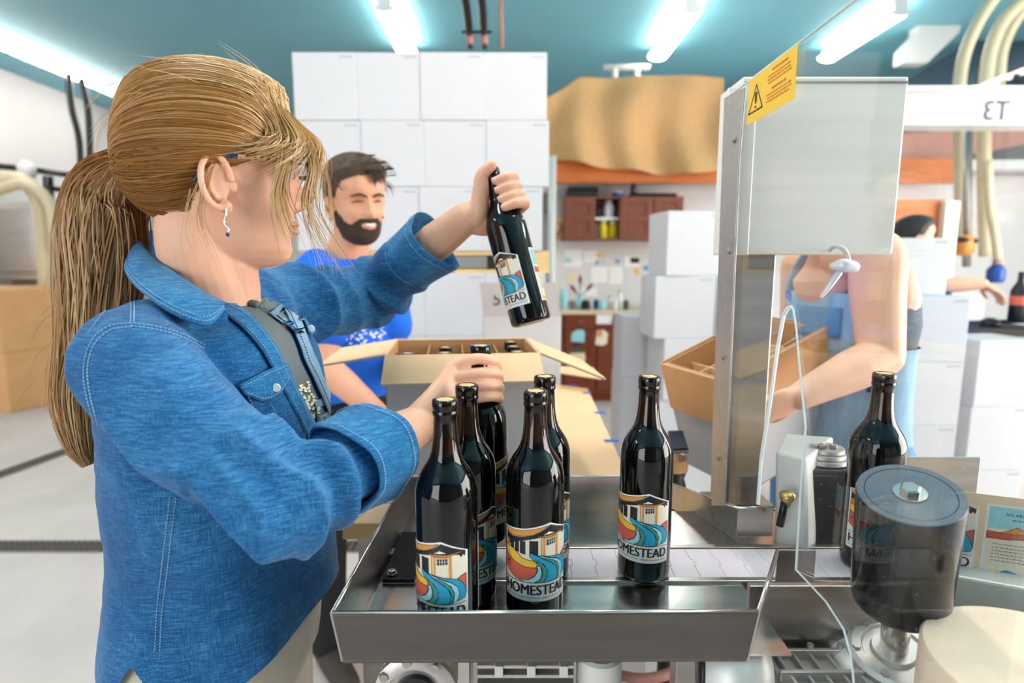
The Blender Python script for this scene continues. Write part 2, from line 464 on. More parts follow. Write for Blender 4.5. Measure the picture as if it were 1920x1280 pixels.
structure('wall_right', wr, 'wall_white')
wb = MB()
wb.lo_hi((RX0, RY0 - 0.15, 0), (-5.45, RY0, RZ)); wb.lo_hi((-1.75, RY0 - 0.15, 0), (RX1, RY0, RZ)); wb.lo_hi((-5.45, RY0 - 0.15, 3.45), (-1.75, RY0, RZ))
structure('wall_rear', wb, 'rear_grey')
for nm, mb in (('added_door_1', MB().lo_hi((6.46, -1.95, 0), (6.5, -1.85, 3.45)).lo_hi((6.46, 3.05, 0), (6.5, 3.15, 3.45)).lo_hi((6.46, -1.85, 3.4), (6.5, 3.05, 3.45))),
               ('added_door_2', MB().lo_hi((-5.45, -4.0, 0), (-5.35, -3.95, 3.45)).lo_hi((-1.85, -4.0, 0), (-1.75, -3.95, 3.45)).lo_hi((-5.35, -4.0, 3.4), (-1.85, -3.95, 3.45)))):
    structure(nm, mb, 'steel_dull')  # unseen door frames added around the daylight area lights
# kitchen partition under the loft
structure('wall_partition', MB().lo_hi((0.42, 6.0, 0), (RX1, 6.12, 2.24)), 'wall_white')
# the loft deck with its orange timber edge beam
lo = MB().lo_hi((0.36, 5.62, 2.11), (4.4, 5.70, 2.34)).build('loft_edge_beam', 'wood_beam', bevel=0.008); tag(lo, None, kind='structure')
structure('loft_floor', MB().lo_hi((0.36, 5.70, 2.25), (RX1, RY1, 2.34)), 'wall_white')
# drain channels let into the floor
def drain(name, a, b, w):
    a, b = Vector(a), Vector(b); d = (b - a).normalized(); n = Vector((-d.y, d.x, 0)); L = (b - a).length
    fr = MB()
    for s_ in (-1, 1): fr.prism([a + n * (s_ * w / 2 - 0.006), a + n * (s_ * w / 2 + 0.006), b + n * (s_ * w / 2 + 0.006), b + n * (s_ * w / 2 - 0.006)], (0, 0, 0.004))
    o = fr.build(name, 'steel_dull'); tag(o, None, kind='structure')
    ch = MB().prism([a - n * w / 2, b - n * w / 2, b + n * w / 2, a + n * w / 2], (0, 0, 0.0012)).build('channel', 'dark_gap', o)
    br = MB(); k = int(L / 0.03)
    for i in range(k):
        c = a + d * (i + 0.5) * L / k
        br.prism([c - n * w / 2 - d * 0.009, c + n * w / 2 - d * 0.009, c + n * w / 2 + d * 0.009, c - n * w / 2 + d * 0.009], (0, 0, 0.004))
    g = br.build('grate_bars', 'drain_grate', o); g['kind'] = 'stuff'
drain('floor_drain', (-6.0, 2.585, 0), (-0.4, 2.585, 0), 0.11)
drain('floor_drain', (-3.38, 3.05, 0), (-2.98, 5.7, 0), 0.13)

# ------------------------------------------------------------------ ceiling lamps
def lamp(name, a, b, w, label, drop=0.045):
    a, b = Vector(a), Vector(b); mid = (a + b) / 2
    t = thing(name, label, 'ceiling light', mid, group='fluorescent ceiling lights')
    d = (b - a).normalized(); n = Vector((-d.y, d.x, 0))
    MB().prism([a - n * w / 2 * 0.6, b - n * w / 2 * 0.6, b + n * w / 2 * 0.6, a + n * w / 2 * 0.6], (0, 0, RZ - a.z)).build('housing', 'lamp_housing', t)
    r = []
    for k in range(9):
        q = PI * k / 8; r.append((-math.cos(q) * w / 2, -math.sin(q) * drop))
    MB().prism([a + n * x + Vector((0, 0, z)) for x, z in r], b - a).build('diffuser', 'lamp_glow', t)
    for e in (a, b):
        MB().prism([e + n * x * 1.03 + Vector((0, 0, z * 1.06)) - d * 0.008 for x, z in r], d * 0.016).build('end_cap', 'lamp_housing', t)
    return t
LZ = 3.64
def row(x, y0, label, w=0.21, L=1.24): return lamp('ceiling_light', (x, y0, LZ), (x, y0 + L, LZ), w, label)
row(-1.15, 5.49, 'bright ceiling light right above the tall stack of white cases')
row(1.63, 5.53, 'bright ceiling light above the draped tan cloth')
row(3.56, 5.58, 'bright ceiling light seen slanting through the acrylic guard')
for k, y in enumerate((3.9, 5.2, 6.5, 7.8)):
    row(-5.42, y, ('nearest', 'second', 'third', 'farthest')[k] + ' length of the long light strip along the white wall at the far side', 0.13, 1.28)
for k, (x, y) in enumerate(((-1.15, 0.35), (1.63, 0.35), (4.4, 2.2), (-3.9, -0.6), (0.24, 1.15))):  # lamps out of view, added to brighten the scene
    row(x, y, ('ceiling light over the work table', 'ceiling light over the label machine', 'ceiling light toward the side door', 'ceiling light over the open floor behind the woman', 'ceiling light straight above the open carton')[k] + ', unseen lamp added for its light')

# ------------------------------------------------------------------ white wine cases
CW, CD, CH = 0.3125, 0.262, 0.3195
def make_case():
    t = thing('wine_case', '', 'box')
    MB().box((0, 0, CH / 2), (CW, CD, CH)).build('carton', 'carton_white', t, bevel=0.004, local=True)
    m = MB()
    m.box((0, 0, CH + 0.0004), (CW * 0.98, 0.004, 0.0008)); m.build('flap_seam', 'carton_print', t, local=True)
    p = MB()
    for i in range(5): p.box((CW / 2 - 0.075 + i * 0.013, -CD / 2 - 0.0004, CH - 0.022), (0.009, 0.0008, 0.007))
    p.build('print_mark', 'carton_print', t, local=True)
    return t
_case0 = make_case(); _case_used = [False]
def case(x, y, z, label, group, rz=0.0):
    if not _case_used[0]: o = _case0; _case_used[0] = True
    else: o = dup(_case0)
    o.location = (x, y, z); o.rotation_euler = (0, 0, rz)
    o['label'] = label; o['group'] = group
    return o
ORD = ('first', 'second', 'third', 'fourth', 'fifth')
# tall stack behind the man: three layers on a pallet, more below
SY = 2.95 + CD / 2
pz = 1.305; top0 = 1.418
for r in range(3):
    y = SY; off = (-0.018, 0.012, 0.0)[r]
    for k in range(4):
        x = -1.078 + CW / 2 + k * CW + off
        z = top0 + r * (CH + 0.001)
        case(x, y + (0.003 if (k + r) % 2 else 0), z, '%s white case from the man in the %s layer of the tall stack' % (ORD[k], ('bottom', 'middle', 'top')[r]), 'tall white case stack', 0.003 * ((k * 7 + r * 3) % 3 - 1))
pal = thing('pallet', 'pale wooden pallet between the upper and lower layers of white cases', 'pallet', (-0.36, SY + 0.27, pz))
for k in range(5): MB().lo_hi((-1.08, SY - 0.12 + k * 0.17, pz + 0.092), (0.19, SY - 0.02 + k * 0.17, pz + 0.112)).build('top_board', 'wood_pallet', pal, bevel=0.002)
for k in range(3):
    MB().lo_hi((-1.08 + k * 0.585, SY - 0.12, pz + 0.018), (-0.98 + k * 0.585, SY + 0.66, pz + 0.092)).build('stringer', 'wood_pallet', pal, bevel=0.002)
for k in range(3): MB().lo_hi((-1.08, SY - 0.12 + k * 0.34, pz), (0.19, SY - 0.02 + k * 0.34, pz + 0.018)).build('bottom_board', 'wood_pallet', pal, bevel=0.002)
MB().lo_hi((-0.13, SY - 0.1, pz + 0.02), (-0.02, SY - 0.05, pz + 0.09)).build('dark_slot', 'dark_gap', pal)
for r in range(4):
    for k in range(4):
        case(-1.078 + CW / 2 + k * CW, SY, pz - (r + 1) * pz / 4, '%s white case from the man in the %s layer under the wooden pallet' % (ORD[k], ORD[r]), 'white cases under the pallet').scale.z = pz / 4 / CH
# open white case with a raised flap, numbered 5
oc = thing('open_case', 'open white case with raised grey flap marked 5, beside the lifted bottle', 'box', P(975, 640, 2.45))
a = P(905, 592, 2.4); b = P(1052, 592, 2.4)
MB().lo_hi((a.x, 2.4, a.z - 0.33), (b.x, 2.62, a.z)).build('carton', 'carton_white', oc, bevel=0.003)
fl = MB().prism([a, b, P(1040, 530, 2.34), P(900, 530, 2.34)], (0, 0.004, 0)).build('flap', 'carton_white', oc)
tv, tf = text_mesh('5', 0.05)
c0 = P(925, 572, 2.372)
MB().add([Vector((c0.x + p[0], 2.362 - 0.0, c0.z + p[1])) for p in tv], tf).build('number_mark', 'label_black', fl)
# stack between the kitchen and the steel cabinet
def case_px(u, v, Y, label, group, rz=0.0):   # u, v: where the lower front middle of the case stands
    p = P(u, v, Y); return case(p.x, Y + CD / 2, p.z, label, group, rz)
def column(x, y, ztop, labels, group, rots, shifts=None):     # a pile of cases from the floor up to ztop, top one first
    n = max(1, round(ztop / CH)); hgt = ztop / n
    for r in range(n):
        lb = labels[r] if r < len(labels) else 'case number %s from the top, low in the same pile as the %s' % (('four', 'five', 'six', 'seven')[min(r - 3, 3)] if r > 2 else ORD[r], labels[0])
        sx = (shifts or (0,))[r % len(shifts or (0,))]
        case(x + sx, y, ztop - (r + 1) * hgt, lb, group, rots[r % len(rots)]).scale.z = hgt / CH
X0 = P(1283, 398, 3.0)
column(X0.x + 0.01, 3.05, X0.z, ['topmost white case of the tall pile in front of the kitchen', 'second white case down in the pile in front of the kitchen', 'third white case down in the pile in front of the kitchen', 'fourth white case down in the pile before the kitchen', 'lowest white case of the pile before the kitchen'], 'white cases by the kitchen', (0.12, 0.06, 0.10, 0.02), (0.02, -0.02, 0.03, 0.02))
X0b = P(1172, 592, 3.25)
column(X0b.x + 0.115, 3.36, X0b.z, ['top white case of the low pile beside the red-brown base cabinet', 'middle white case of the low pile beside the base cabinet', 'bottom white case of the low pile beside the base cabinet'], 'low white pile', (PI / 2, PI / 2 + 0.04))
column(X0.x + 0.36, 3.34, P(1340, 515, 3.3).z, ['top white case half behind the steel upright', 'second white case half behind the steel upright', 'third white case half behind the steel upright', 'bottom white case half behind the steel upright'], 'white cases by the steel upright', (-0.05, 0.02))
# stacks at the far right
X1 = P(1730, 446, 2.9)
column(X1.x - 0.02, 3.02, X1.z, ['white case hiding the dark-haired face, top of its pile', 'second white case under the one hiding the dark-haired face', 'third white case under the one hiding the dark-haired face', 'fourth white case under the hidden face', 'bottom white case under the hidden face'], 'white cases at the far side', (0.03, 0.0))
X1b = P(1750, 556, 2.6)
column(X1b.x + 0.01, 2.72, X1b.z, ['top white case of the pile behind the bare elbow', 'second white case of the pile behind the bare elbow', 'third white case of the pile behind the bare elbow', 'bottom white case of the pile behind the bare elbow'], 'white cases behind the elbow', (0.0, 0.03))
X2 = P(1880, 642, 2.65)
column(X2.x + 0.09, 2.86, X2.z, ['top white case of the low pile at the picture edge', 'middle white case of the low pile at the picture edge', 'bottom white case of the low pile at the picture edge'], 'low pile by the edge', (0.10, 0.08))
X3 = P(1850, 545, 3.3)
column(X3.x - 0.0, 3.62, X3.z, ['top white case under the hanging hand', 'second white case under the hanging hand', 'third white case under the hanging hand', 'bottom white case under the hanging hand'], 'white cases under the hand', (0.05, 0.0))
column(0.018, 2.53, P(975, 592, 2.4).z - 0.33, ['white case carrying the open case marked 5', 'second white case beneath the open case', 'bottom white case beneath the open case'], 'pile under the open case', (0.0,))
# ------------------------------------------------------------------ kitchen corner
def cabinet_door(parent, x0, x1, z0, z1, y, m):
    d = MB().lo_hi((x0, y - 0.018, z0), (x1, y, z1)).build('door', m, parent, bevel=0.003)
    for (a0, a1, c0, c1) in ((x0, x0 + 0.06, z0, z1), (x1 - 0.06, x1, z0, z1), (x0 + 0.06, x1 - 0.06, z1 - 0.06, z1), (x0 + 0.06, x1 - 0.06, z0, z0 + 0.06), (x0 + 0.06, x1 - 0.06, (z0 + z1) / 2 - 0.03, (z0 + z1) / 2 + 0.03)):
        MB().lo_hi((a0, y - 0.028, c0), (a1, y - 0.018, c1)).build('door_rail', m, d, bevel=0.002)
    return d
KY = 5.62
za, zb = P(1060, 450, KY).z, P(1060, 368, KY).z
cx = lambda u, Y=KY: P(u, 420, Y).x
cab = thing('wall_cabinet', 'brown wooden wall cabinet with an open middle shelf under the loft', 'cabinet', (cx(1170), 5.8, za))
b = MB()
x0, x1, xs, xe = cx(1058), cx(1280), cx(1116), cx(1160)
b.lo_hi((x0, KY, za), (xs, 5.99, zb)); b.lo_hi((xe, KY, za), (x1, 5.99, zb))
b.lo_hi((xs, KY, za), (xe, 5.99, za + 0.018)); b.lo_hi((xs, KY, zb - 0.018), (xe, 5.99, zb)); b.lo_hi((xs, 5.97, za), (xe, 5.99, zb))
b.build('carcass', 'cabinet_wood', cab)
MB().lo_hi((xs, KY + 0.02, (za + zb) / 2 - 0.01), (xe, 5.97, (za + zb) / 2 + 0.01)).build('shelf', 'paper', cab)
MB().lo_hi((xs, 5.955, za + 0.018), (xe, 5.969, zb - 0.018)).build('back_panel', 'paper', cab)
cabinet_door(cab, x0 + 0.006, xs - 0.006, za + 0.006, zb - 0.006, KY, 'cabinet_wood')
cabinet_door(cab, xe + 0.006, cx(1222), za + 0.006, zb - 0.006, KY, 'cabinet_wood')
cabinet_door(cab, cx(1224), x1 - 0.006, za + 0.006, zb - 0.006, KY, 'cabinet_wood')
def jar(name, u, z, Y, r, h, m, label, cat='jar', cap=None):
    x = cx(u, Y); t = thing(name, label, cat, (x, Y, z))
    MB().lathe([(r * 0.9, 0), (r, 0.01), (r, h * 0.78), (r * 0.72, h * 0.86), (r * 0.72, h)], 16, (x, Y, z)).build('body', m, t, smooth=True, auto=0.6)
    if cap: MB().lathe([(r * 0.76, h), (r * 0.76, h * 1.14)], 16, (x, Y, z)).build('lid', cap, t)
    return t
zs = za + 0.018
jar('jar', 1131, zs, 5.72, 0.045, 0.16, 'jar_yellow', 'yellow tub on the lower cabinet shelf, nearer the closed single door', cap='paper')
jar('jar', 1149, zs, 5.72, 0.045, 0.15, 'jar_yellow', 'yellow tub on the lower cabinet shelf, nearer the double doors', cap='paper')
jar('canister', 1121, zs, 5.80, 0.035, 0.17, 'paper', 'pale canister at the end of the lower cabinet shelf', 'canister')
zs = (za + zb) / 2 + 0.01
jar('canister', 1141, zs, 5.74, 0.05, 0.15, 'paper', 'white canister on the upper cabinet shelf', 'canister', 'paper')
jar('cup', 1122, zs, 5.74, 0.028, 0.09, 'black_plastic', 'small black cup on the upper cabinet shelf', 'cup')
for u0, u1, h, m, nm, lb in ((1064, 1124, 0.10, 'black_plastic', 'equipment_case', 'black hard case lying on the wall cabinet'), (1182, 1270, 0.035, 'black_metal', 'baking_tray', 'flat black tray lying on the wall cabinet')):
    t = thing(nm, lb, 'case' if 'case' in nm else 'tray', (cx((u0 + u1) / 2), 5.8, zb))
    MB().lo_hi((cx(u0), 5.65, zb + 0.001), (cx(u1), 5.92, zb + h * 0.6)).build('base', m, t, bevel=0.012)
    MB().lo_hi((cx(u0) + 0.004, 5.655, zb + h * 0.62), (cx(u1) - 0.004, 5.915, zb + h)).build('lid', m, t, bevel=0.012)
jar('black_bottle', 1186, zb + 0.001, 5.72, 0.03, 0.13, 'black_plastic', 'short black bottle standing on the wall cabinet', 'bottle', 'cabinet_red_wood')
jar('blue_tub', 1157, zb + 0.001, 5.75, 0.06, 0.05, 'plastic_blue', 'low blue tub on top of the wall cabinet', 'tub', 'paper')
# base unit
BY = 5.42
bz = 0.90
bx0, bx1 = P(1056, 600, BY).x, P(1330, 600, BY).x
bu = thing('base_cabinet', 'red-brown wooden base cabinet with papers taped to its doors', 'cabinet', ((bx0 + bx1) / 2, 5.7, 0))
MB().lo_hi((bx0, BY, 0.09), (bx1, 5.99, bz - 0.035)).lo_hi((bx0 + 0.02, BY + 0.06, 0), (bx1, 5.99, 0.09)).build('carcass', 'cabinet_red_wood', bu)
def bxx(u): return P(u, 620, BY).x
for u0, u1 in ((1060, 1117), (1120, 1178), (1181, 1240), (1243, 1300)):
    dr = MB().lo_hi((bxx(u0), BY - 0.02, bz - 0.17), (bxx(u1), BY, bz - 0.045)).build('drawer', 'cabinet_red_wood', bu, bevel=0.003)
    MB().box(((bxx(u0) + bxx(u1)) / 2, BY - 0.03, bz - 0.1), (0.05, 0.02, 0.012)).build('knob', 'steel', dr)
    d = cabinet_door(bu, bxx(u0), bxx(u1), 0.13, bz - 0.18, BY, 'cabinet_red_wood')
MB().lo_hi((bx0 - 0.03, BY - 0.04, bz - 0.034), (bx1, 5.995, bz)).build('worktop', 'counter_top', bu, bevel=0.004)
def note(parent, u0, v0, u1, v1, Y, m, rnd=False, name='taped_paper'):
    a, b_ = P(u0, v1, Y), P(u1, v0, Y); y = Y - 0.001
    return MB().lo_hi((a.x, y, a.z), (b_.x, y + 0.0008, b_.z)).build(name, m, parent, bevel=0.0)
def splodge(parent, pts, Y, m):
    return MB().prism([P(u, v, Y) for u, v in pts], (0, 0.0008, 0)).build('taped_print', m, parent)
ny = BY - 0.030
note(bu, 1118, 587, 1148, 607, BY - 0.0215, 'paper')
splodge(bu, [(1071, 640), (1072, 626), (1080, 618), (1094, 618), (1097, 626), (1095, 642)], ny, 'label_light')
splodge(bu, [(1073, 642), (1094, 642), (1092, 647), (1075, 647)], ny - 0.001, 'navy')
splodge(bu, [(1116, 646), (1118, 630), (1120, 619), (1132, 618), (1140, 625), (1138, 644), (1130, 648)], ny, 'label_cream')
splodge(bu, [(1119, 631), (1121, 620), (1130, 619), (1128, 632)], ny - 0.001, 'label_orange')
splodge(bu, [(1069, 668), (1070, 655), (1095, 655), (1098, 670), (1096, 686), (1082, 684)], ny, 'label_paper')
splodge(bu, [(1070, 662), (1070, 654), (1095, 653), (1096, 661)], ny - 0.001, 'leaf')
# things on the worktop
wy = 5.62
flo = thing('flower_vase', 'small vase of dark pink flower buds on the kitchen worktop', 'vase', P(1088, 566, wy))
base = Vector((P(1088, 570, wy).x, wy, bz + 0.001))
MB().lathe([(0.03, 0), (0.05, 0.03), (0.045, 0.08), (0.025, 0.11), (0.03, 0.13)], 16, base).build('vase', 'label_light', flo, smooth=True)
for du, dv in ((1076, 543), (1088, 527), (1104, 540)):
    tip = P(du, dv, wy)
    MB().tube([base + Vector((0, 0, 0.1)), (base + Vector((0, 0, 0.13)) + tip) / 2, tip], 0.005, 6).build('stem', 'leaf', flo)
    dd = (tip - base - Vector((0, 0, 0.1))).normalized()
    MB().limb([tip - dd * 0.02, tip + dd * 0.02, tip + dd * 0.05], [0.012, 0.020, 0.010], 10, 8).build('bud', 'flower', flo, smooth=True)
for i, (u, r, h, m, lb) in enumerate(((1059, 0.04, 0.20, 'label_light', 'clear jar at the end of the worktop'), (1074, 0.035, 0.08, 'steel', 'small metal tin left of the flower vase'), (1101, 0.045, 0.09, 'black_plastic', 'dark bowl-like pot beside the flower vase'),
                                      (1121, 0.03, 0.09, 'plastic_blue', 'small blue bottle on the worktop'), (1132, 0.04, 0.08, 'label_light', 'pale green jar beside the small blue bottle'), (1148, 0.03, 0.11, 'paper', 'first white spice bottle on the worktop'),
                                      (1157, 0.03, 0.11, 'label_cream', 'cream spice bottle between two white ones'), (1166, 0.025, 0.16, 'paper', 'tall white bottle with grey cap on the worktop'), (1178, 0.03, 0.09, 'leaf', 'green-capped jar by the white cases'))):
    jar('worktop_jar', u, bz + 0.001, wy + (0.05 if i % 2 else -0.04), r, h, m, lb, 'jar', 'steel' if i in (5, 7) else None)
# papers pinned on the partition
sheet = [(1058, 468, 1092, 500, 'paper', 'white sheet pinned nearest the straw hat'), (1094, 470, 1120, 492, 'label_white', 'small white sheet pinned under the single cabinet door'), (1108, 500, 1140, 530, 'paper', 'large white sheet pinned low above the blue bottle'), (1142, 500, 1168, 532, 'label_white', 'large white sheet pinned low above the spice bottles'),
         (1065, 512, 1080, 530, 'label_paper', 'tan card pinned above the flower buds'), (1170, 480, 1200, 500, 'paper', 'white sheet pinned behind the dark photo'), (1118, 475, 1136, 481, 'label_yellow', 'yellow strip of paper pinned under the open shelf'), (1182, 483, 1199, 493, 'dark_gap', 'dark photo pinned on the wall'), (1116, 489, 1122, 495, 'label_blue', 'blue note under the yellow strip'),
         (1128, 489, 1134, 495, 'label_light', 'pale blue note under the yellow strip'), (1155, 486, 1162, 493, 'label_blue', 'blue note between the yellow strip and dark photo'), (1192, 504, 1200, 514, 'label_yellow', 'small yellow note below the dark photo'), (1062, 484, 1072, 492, 'label_light', 'pale blue note on the sheet nearest the hat'), (1084, 540, 1120, 556, 'paper', 'low sheet pinned behind the flower vase'), (1208, 498, 1216, 506, 'label_blue', 'blue note nearest the tall pile of cases')]
for i, (u0, v0, u1, v1, m, lb) in enumerate(sheet):
    a, b_ = P(u0, v1, 5.99), P(u1, v0, 5.99)
    big = (u1 - u0) > 15
    o = MB().lo_hi((a.x, 5.9975 - 0.0006 * i, a.z), (b_.x, 5.9985 - 0.0006 * i, b_.z)).build('pinned_sheet' if big else 'sticky_note', m)
    tag(o, lb, 'paper' if big else 'note', 'papers on the kitchen wall')
# cloth hung in front of the loft
def hem(u): return interp([1020, 1060, 1110, 1160, 1200, 1240, 1300, 1335, 1356], [298, 302, 315, 318, 322, 327, 328, 322, 318], u)
def topv(u): return interp([1020, 1060, 1085, 1150, 1230, 1356], [188, 165, 147, 146, 145, 148], u)
def cloth(s_, t):
    u = 1018 + s_ * 336; v = topv(u) + (hem(u) - topv(u)) * t
    p = P(u, v, 5.55)
    d = 0.05 * math.sin(s_ * 21 + 1.2 * math.sin(t * 3)) * (0.3 + t) + 0.06 * math.sin(s_ * 8.5 + 2.5 * t) * t + 0.04 * math.sin(t * 7 + s_ * 5) * math.sin(s_ * PI)
    return Vector((p.x, 5.52 - 0.02 + d, p.z))
cl = MB().grid(cloth, 90, 40).build('draped_cloth', 'burlap', smooth=True, solid=0.006)
tag(cl, 'tan cloth draped over the loft edge in front of the teal ceiling', 'cloth')
lt = thing('loft_rail', 'white T-shaped rail rising behind the tan cloth', 'rail', P(1175, 146, 6.2))
MB().tube([P(1132, 126, 6.2), P(1218, 126, 6.2)], 0.03, 12).build('top_bar', 'pipe_white', lt, smooth=True)
for u in (1153, 1195): MB().tube([P(u, 126, 6.2), Vector((P(u, 126, 6.2).x, 6.2, 2.34))], 0.03, 12).build('post', 'pipe_white', lt, smooth=True)
pp = MB().tube([Vector((P(1035, 420, 5.3).x, 5.3, 0.0)), Vector((P(1035, 420, 5.3).x, 5.3, 2.3))], 0.035, 14).build('stand_pipe', 'pipe_white', smooth=True); tag(pp, 'white vertical pipe between the tall stack and the kitchen', 'pipe')
hd = thing('hanging_hat', 'round tan straw disc hung beside the wall cabinet', 'hat', P(1042, 428, 5.7))
c = P(1046, 428, 5.75)
MB().lathe([(0.10, 0), (0.10, 0.02), (0.06, 0.035), (0.05, 0.08), (0.01, 0.09)], 20, c, (-0.5, -1, 0)).build('brim', 'cardboard', hd, smooth=True)
MB().lathe([(0.062, 0.03), (0.058, 0.05)], 20, c, (-0.5, -1, 0)).build('band', 'dark_gap', hd, smooth=True)
# two dark pendants over the tall stack and the thin conduit beside them
for i, (a, b_) in enumerate((((858, -60), (880, 62)), ((893, -60), (907, 62)))):
    t = thing('hanging_pendant', '%s black pendant hose with pale end hanging from the ceiling' % ('nearer-the-lamp' if i == 0 else 'outer'), 'pendant', P(b_[0], b_[1], 4.4))
    e = P(b_[0], b_[1], 4.4); s0 = P(a[0], a[1], 3.6)
    MB().tube(catmull([s0, (s0 + e) / 2 + Vector((0.012, 0, 0)), e], 10), 0.028, 12).build('hose', 'black_plastic', t, smooth=True)
    MB().tube([e, P(b_[0] + 2, b_[1] + 22, 4.4)], 0.026, 12).build('ferrule', 'rose_brown', t, smooth=True)
    MB().tube([P(b_[0] + 2, b_[1] + 22, 4.4), P(b_[0] + 2, b_[1] + 29, 4.4)], 0.018, 12).build('tip', 'black_plastic', t, smooth=True)
cd = MB().tube([P(938, -30, 4.6), P(941, 90, 4.6)], 0.016, 8).build('conduit', 'rose_brown', smooth=True); tag(cd, 'thin pale conduit hanging beside the black pendants', 'conduit')
MBt = MB().tube([P(866, 60, 4.42), P(922, 60, 4.42)], 0.01, 8).build('pendant_bar', 'black_metal'); tag(MBt, 'thin dark bar joining the two hanging pendants', 'bar')

# ------------------------------------------------------------------ far left
gb = thing('pallet_carton', 'huge tan cardboard carton standing on the floor at the far wall', 'box', (-5.1, 5.4, 0))
q = [Vector((-6.0, 5.02, 0)), Vector((-4.55, 5.02, 0)), Vector((-4.30, 5.9, 0)), Vector((-6.0, 5.9, 0))]
MB().hexa(q, [p + Vector((0, 0, 1.12)) for p in q]).build('carton', 'cardboard', gb, bevel=0.01)
for k in range(4):
    a, b_ = q[k], q[(k + 1) % 4]; n = Vector(((b_ - a).y, -(b_ - a).x, 0)).normalized() * 0.004
    if k < 2: MB().prism([a + n + Vector((0, 0, 0.55)), b_ + n + Vector((0, 0, 0.55)), b_ + n + Vector((0, 0, 0.556)), a + n + Vector((0, 0, 0.556))], n * 0.3).build('crease', 'cardboard_dark', gb)
tk = thing('steel_tank', 'grey dimpled steel tank behind the big cardboard carton', 'tank', (-5.3, 6.9, 0))
MB().lathe([(0.02, 0.3), (0.70, 0.45), (0.72, 0.5), (0.72, 1.92), (0.70, 1.95), (0.6, 2.0), (0.02, 2.08)], 48, (-5.3, 6.9, 0)).build('shell', 'steel', tk, smooth=True, auto=0.5)
for k in range(8): MB().lathe([(0.722, 0.62 + k * 0.09), (0.734, 0.64 + k * 0.09), (0.722, 0.66 + k * 0.09)], 48, (-5.3, 6.9, 0), caps=False).build('jacket_rib', 'steel_dull', tk, smooth=True)
for k in range(3):
    a = 2 * PI * k / 3; MB().cyl((-5.3 + 0.5 * math.cos(a), 6.9 + 0.5 * math.sin(a), 0), (-5.3 + 0.5 * math.cos(a), 6.9 + 0.5 * math.sin(a), 0.5), 0.04).build('leg', 'steel', tk)
MB().lo_hi((-5.05, 6.16, 1.0), (-4.95, 6.2, 1.9)).build('gauge_strip', 'pipe_white', tk)
for i, pts in enumerate(([(-30, 345), (30, 335), (65, 360), (82, 420), (88, 540)], [(-30, 365), (45, 345), (92, 380), (102, 440)])):
    e = MB().tube(catmull([P(u, v, 5.95 - 0.1 * i) for u, v in pts] + ([P(88, 640, 6.1)] if i == 0 else [P(100, 520, 6.1)]), 30), 0.075 - 0.02 * i, 14).build('arched_hose', 'hose_beige', smooth=True)
    tag(e, '%s beige hose arching over the carton at the far wall' % ('thick' if i == 0 else 'thinner'), 'hose')
rl = thing('pipe_rail', 'dark pipe rail running along the far white wall', 'pipe', P(60, 315, 6.8))
MB().tube([P(-60, 305, 6.8), P(60, 318, 6.9), P(200, 338, 7.0)], 0.035, 10).build('pipe', 'black_metal', rl, smooth=True)
MB().tube([P(90, 330, 6.75), P(92, 388, 6.75)], 0.05, 10).build('drop_leg', 'black_metal', rl, smooth=True)
MB().tube([P(88, 352, 6.75), P(170, 362, 6.8)], 0.03, 10).build('branch', 'black_metal', rl, smooth=True)
MB().lathe([(0.05, 0), (0.09, 0.05), (0.09, 0.14), (0.04, 0.2)], 14, P(52, 335, 6.8)).build('valve', 'pipe_white', rl, smooth=True)
for i, (a, b_) in enumerate((([(128, 138), (134, 200), (148, 260), (152, 325)], ), ([(152, 148), (164, 200), (168, 260), (168, 330)], )) if False else (([(128, 138), (134, 200), (148, 260), (152, 325)], 0), ([(152, 148), (164, 200), (168, 260), (168, 330)], 0))):
    o = MB().tube(catmull([P(u, v, 7.15) for u, v in a], 14), 0.035, 8).build('hanging_cable', 'black_metal', smooth=True)
    tag(o, '%s dark cable hanging down the far white wall' % ('first' if i == 0 else 'second'), 'cable')

# ------------------------------------------------------------------ far right, behind the acrylic guard; beam and hoses stand in for its reflections
bm_ = thing('reflected_beam', 'white beam lettered T3 in reverse, solid stand-in for a reflection in the guard', 'beam', P(1800, 205, 4.3))
z0, z1 = P(1800, 236, 4.3).z, P(1800, 172, 4.3).z; xa, xb = P(1640, 205, 4.3).x, 5.4
MB().lo_hi((xa, 4.29, z0), (xb, 4.31, z1)).build('web', 'pipe_white', bm_)
for z in (z0, z1): MB().lo_hi((xa, 4.20, z - 0.015), (xb, 4.40, z + 0.015)).build('flange', 'pipe_white', bm_, bevel=0.003)
tv, tf = text_mesh('T3', P(1800, 190, 4.2).z - P(1800, 227, 4.2).z)
tx = P(1891, 225, 4.285); sc = (P(1893, 200, 4.28).x - P(1846, 200, 4.28).x) / tv[:, 0].max()
MB().add([Vector((tx.x - p[0] * sc, 4.284, tx.z + p[1])) for p in tv], tf).build('lettering', 'navy', bm_)
for i, (pts, r) in enumerate((([(1802, 470), (1800, 300), (1800, 150), (1825, 60), (1880, -20), (1960, -60)], 0.045), ([(1848, 480), (1845, 300), (1850, 140), (1875, 50), (1930, -10)], 0.05), ([(1872, 160), (1880, 90), (1910, 30), (1960, -10)], 0.045))):
    o = MB().tube(catmull([P(u, v, 4.75 + 0.08 * i) for u, v in pts], 40), r, 12).build('reflected_hose', 'hose_beige', smooth=True)
    tag(o, '%s beige hose looping up behind the white beam, stand-in for a reflection' % ('outer', 'middle', 'inner')[i], 'hose')  # solid hoses in place of reflections in the guard
o = MB().tube(catmull([P(1852, 300, 4.5), P(1855, 380, 4.5), P(1865, 440, 4.45), P(1872, 495, 4.4)], 16), 0.03, 10).build('reflected_drop_hose', 'hose_beige', smooth=True); tag(o, 'thin beige hose dropping to a blue nozzle, stand-in for a reflection', 'hose')
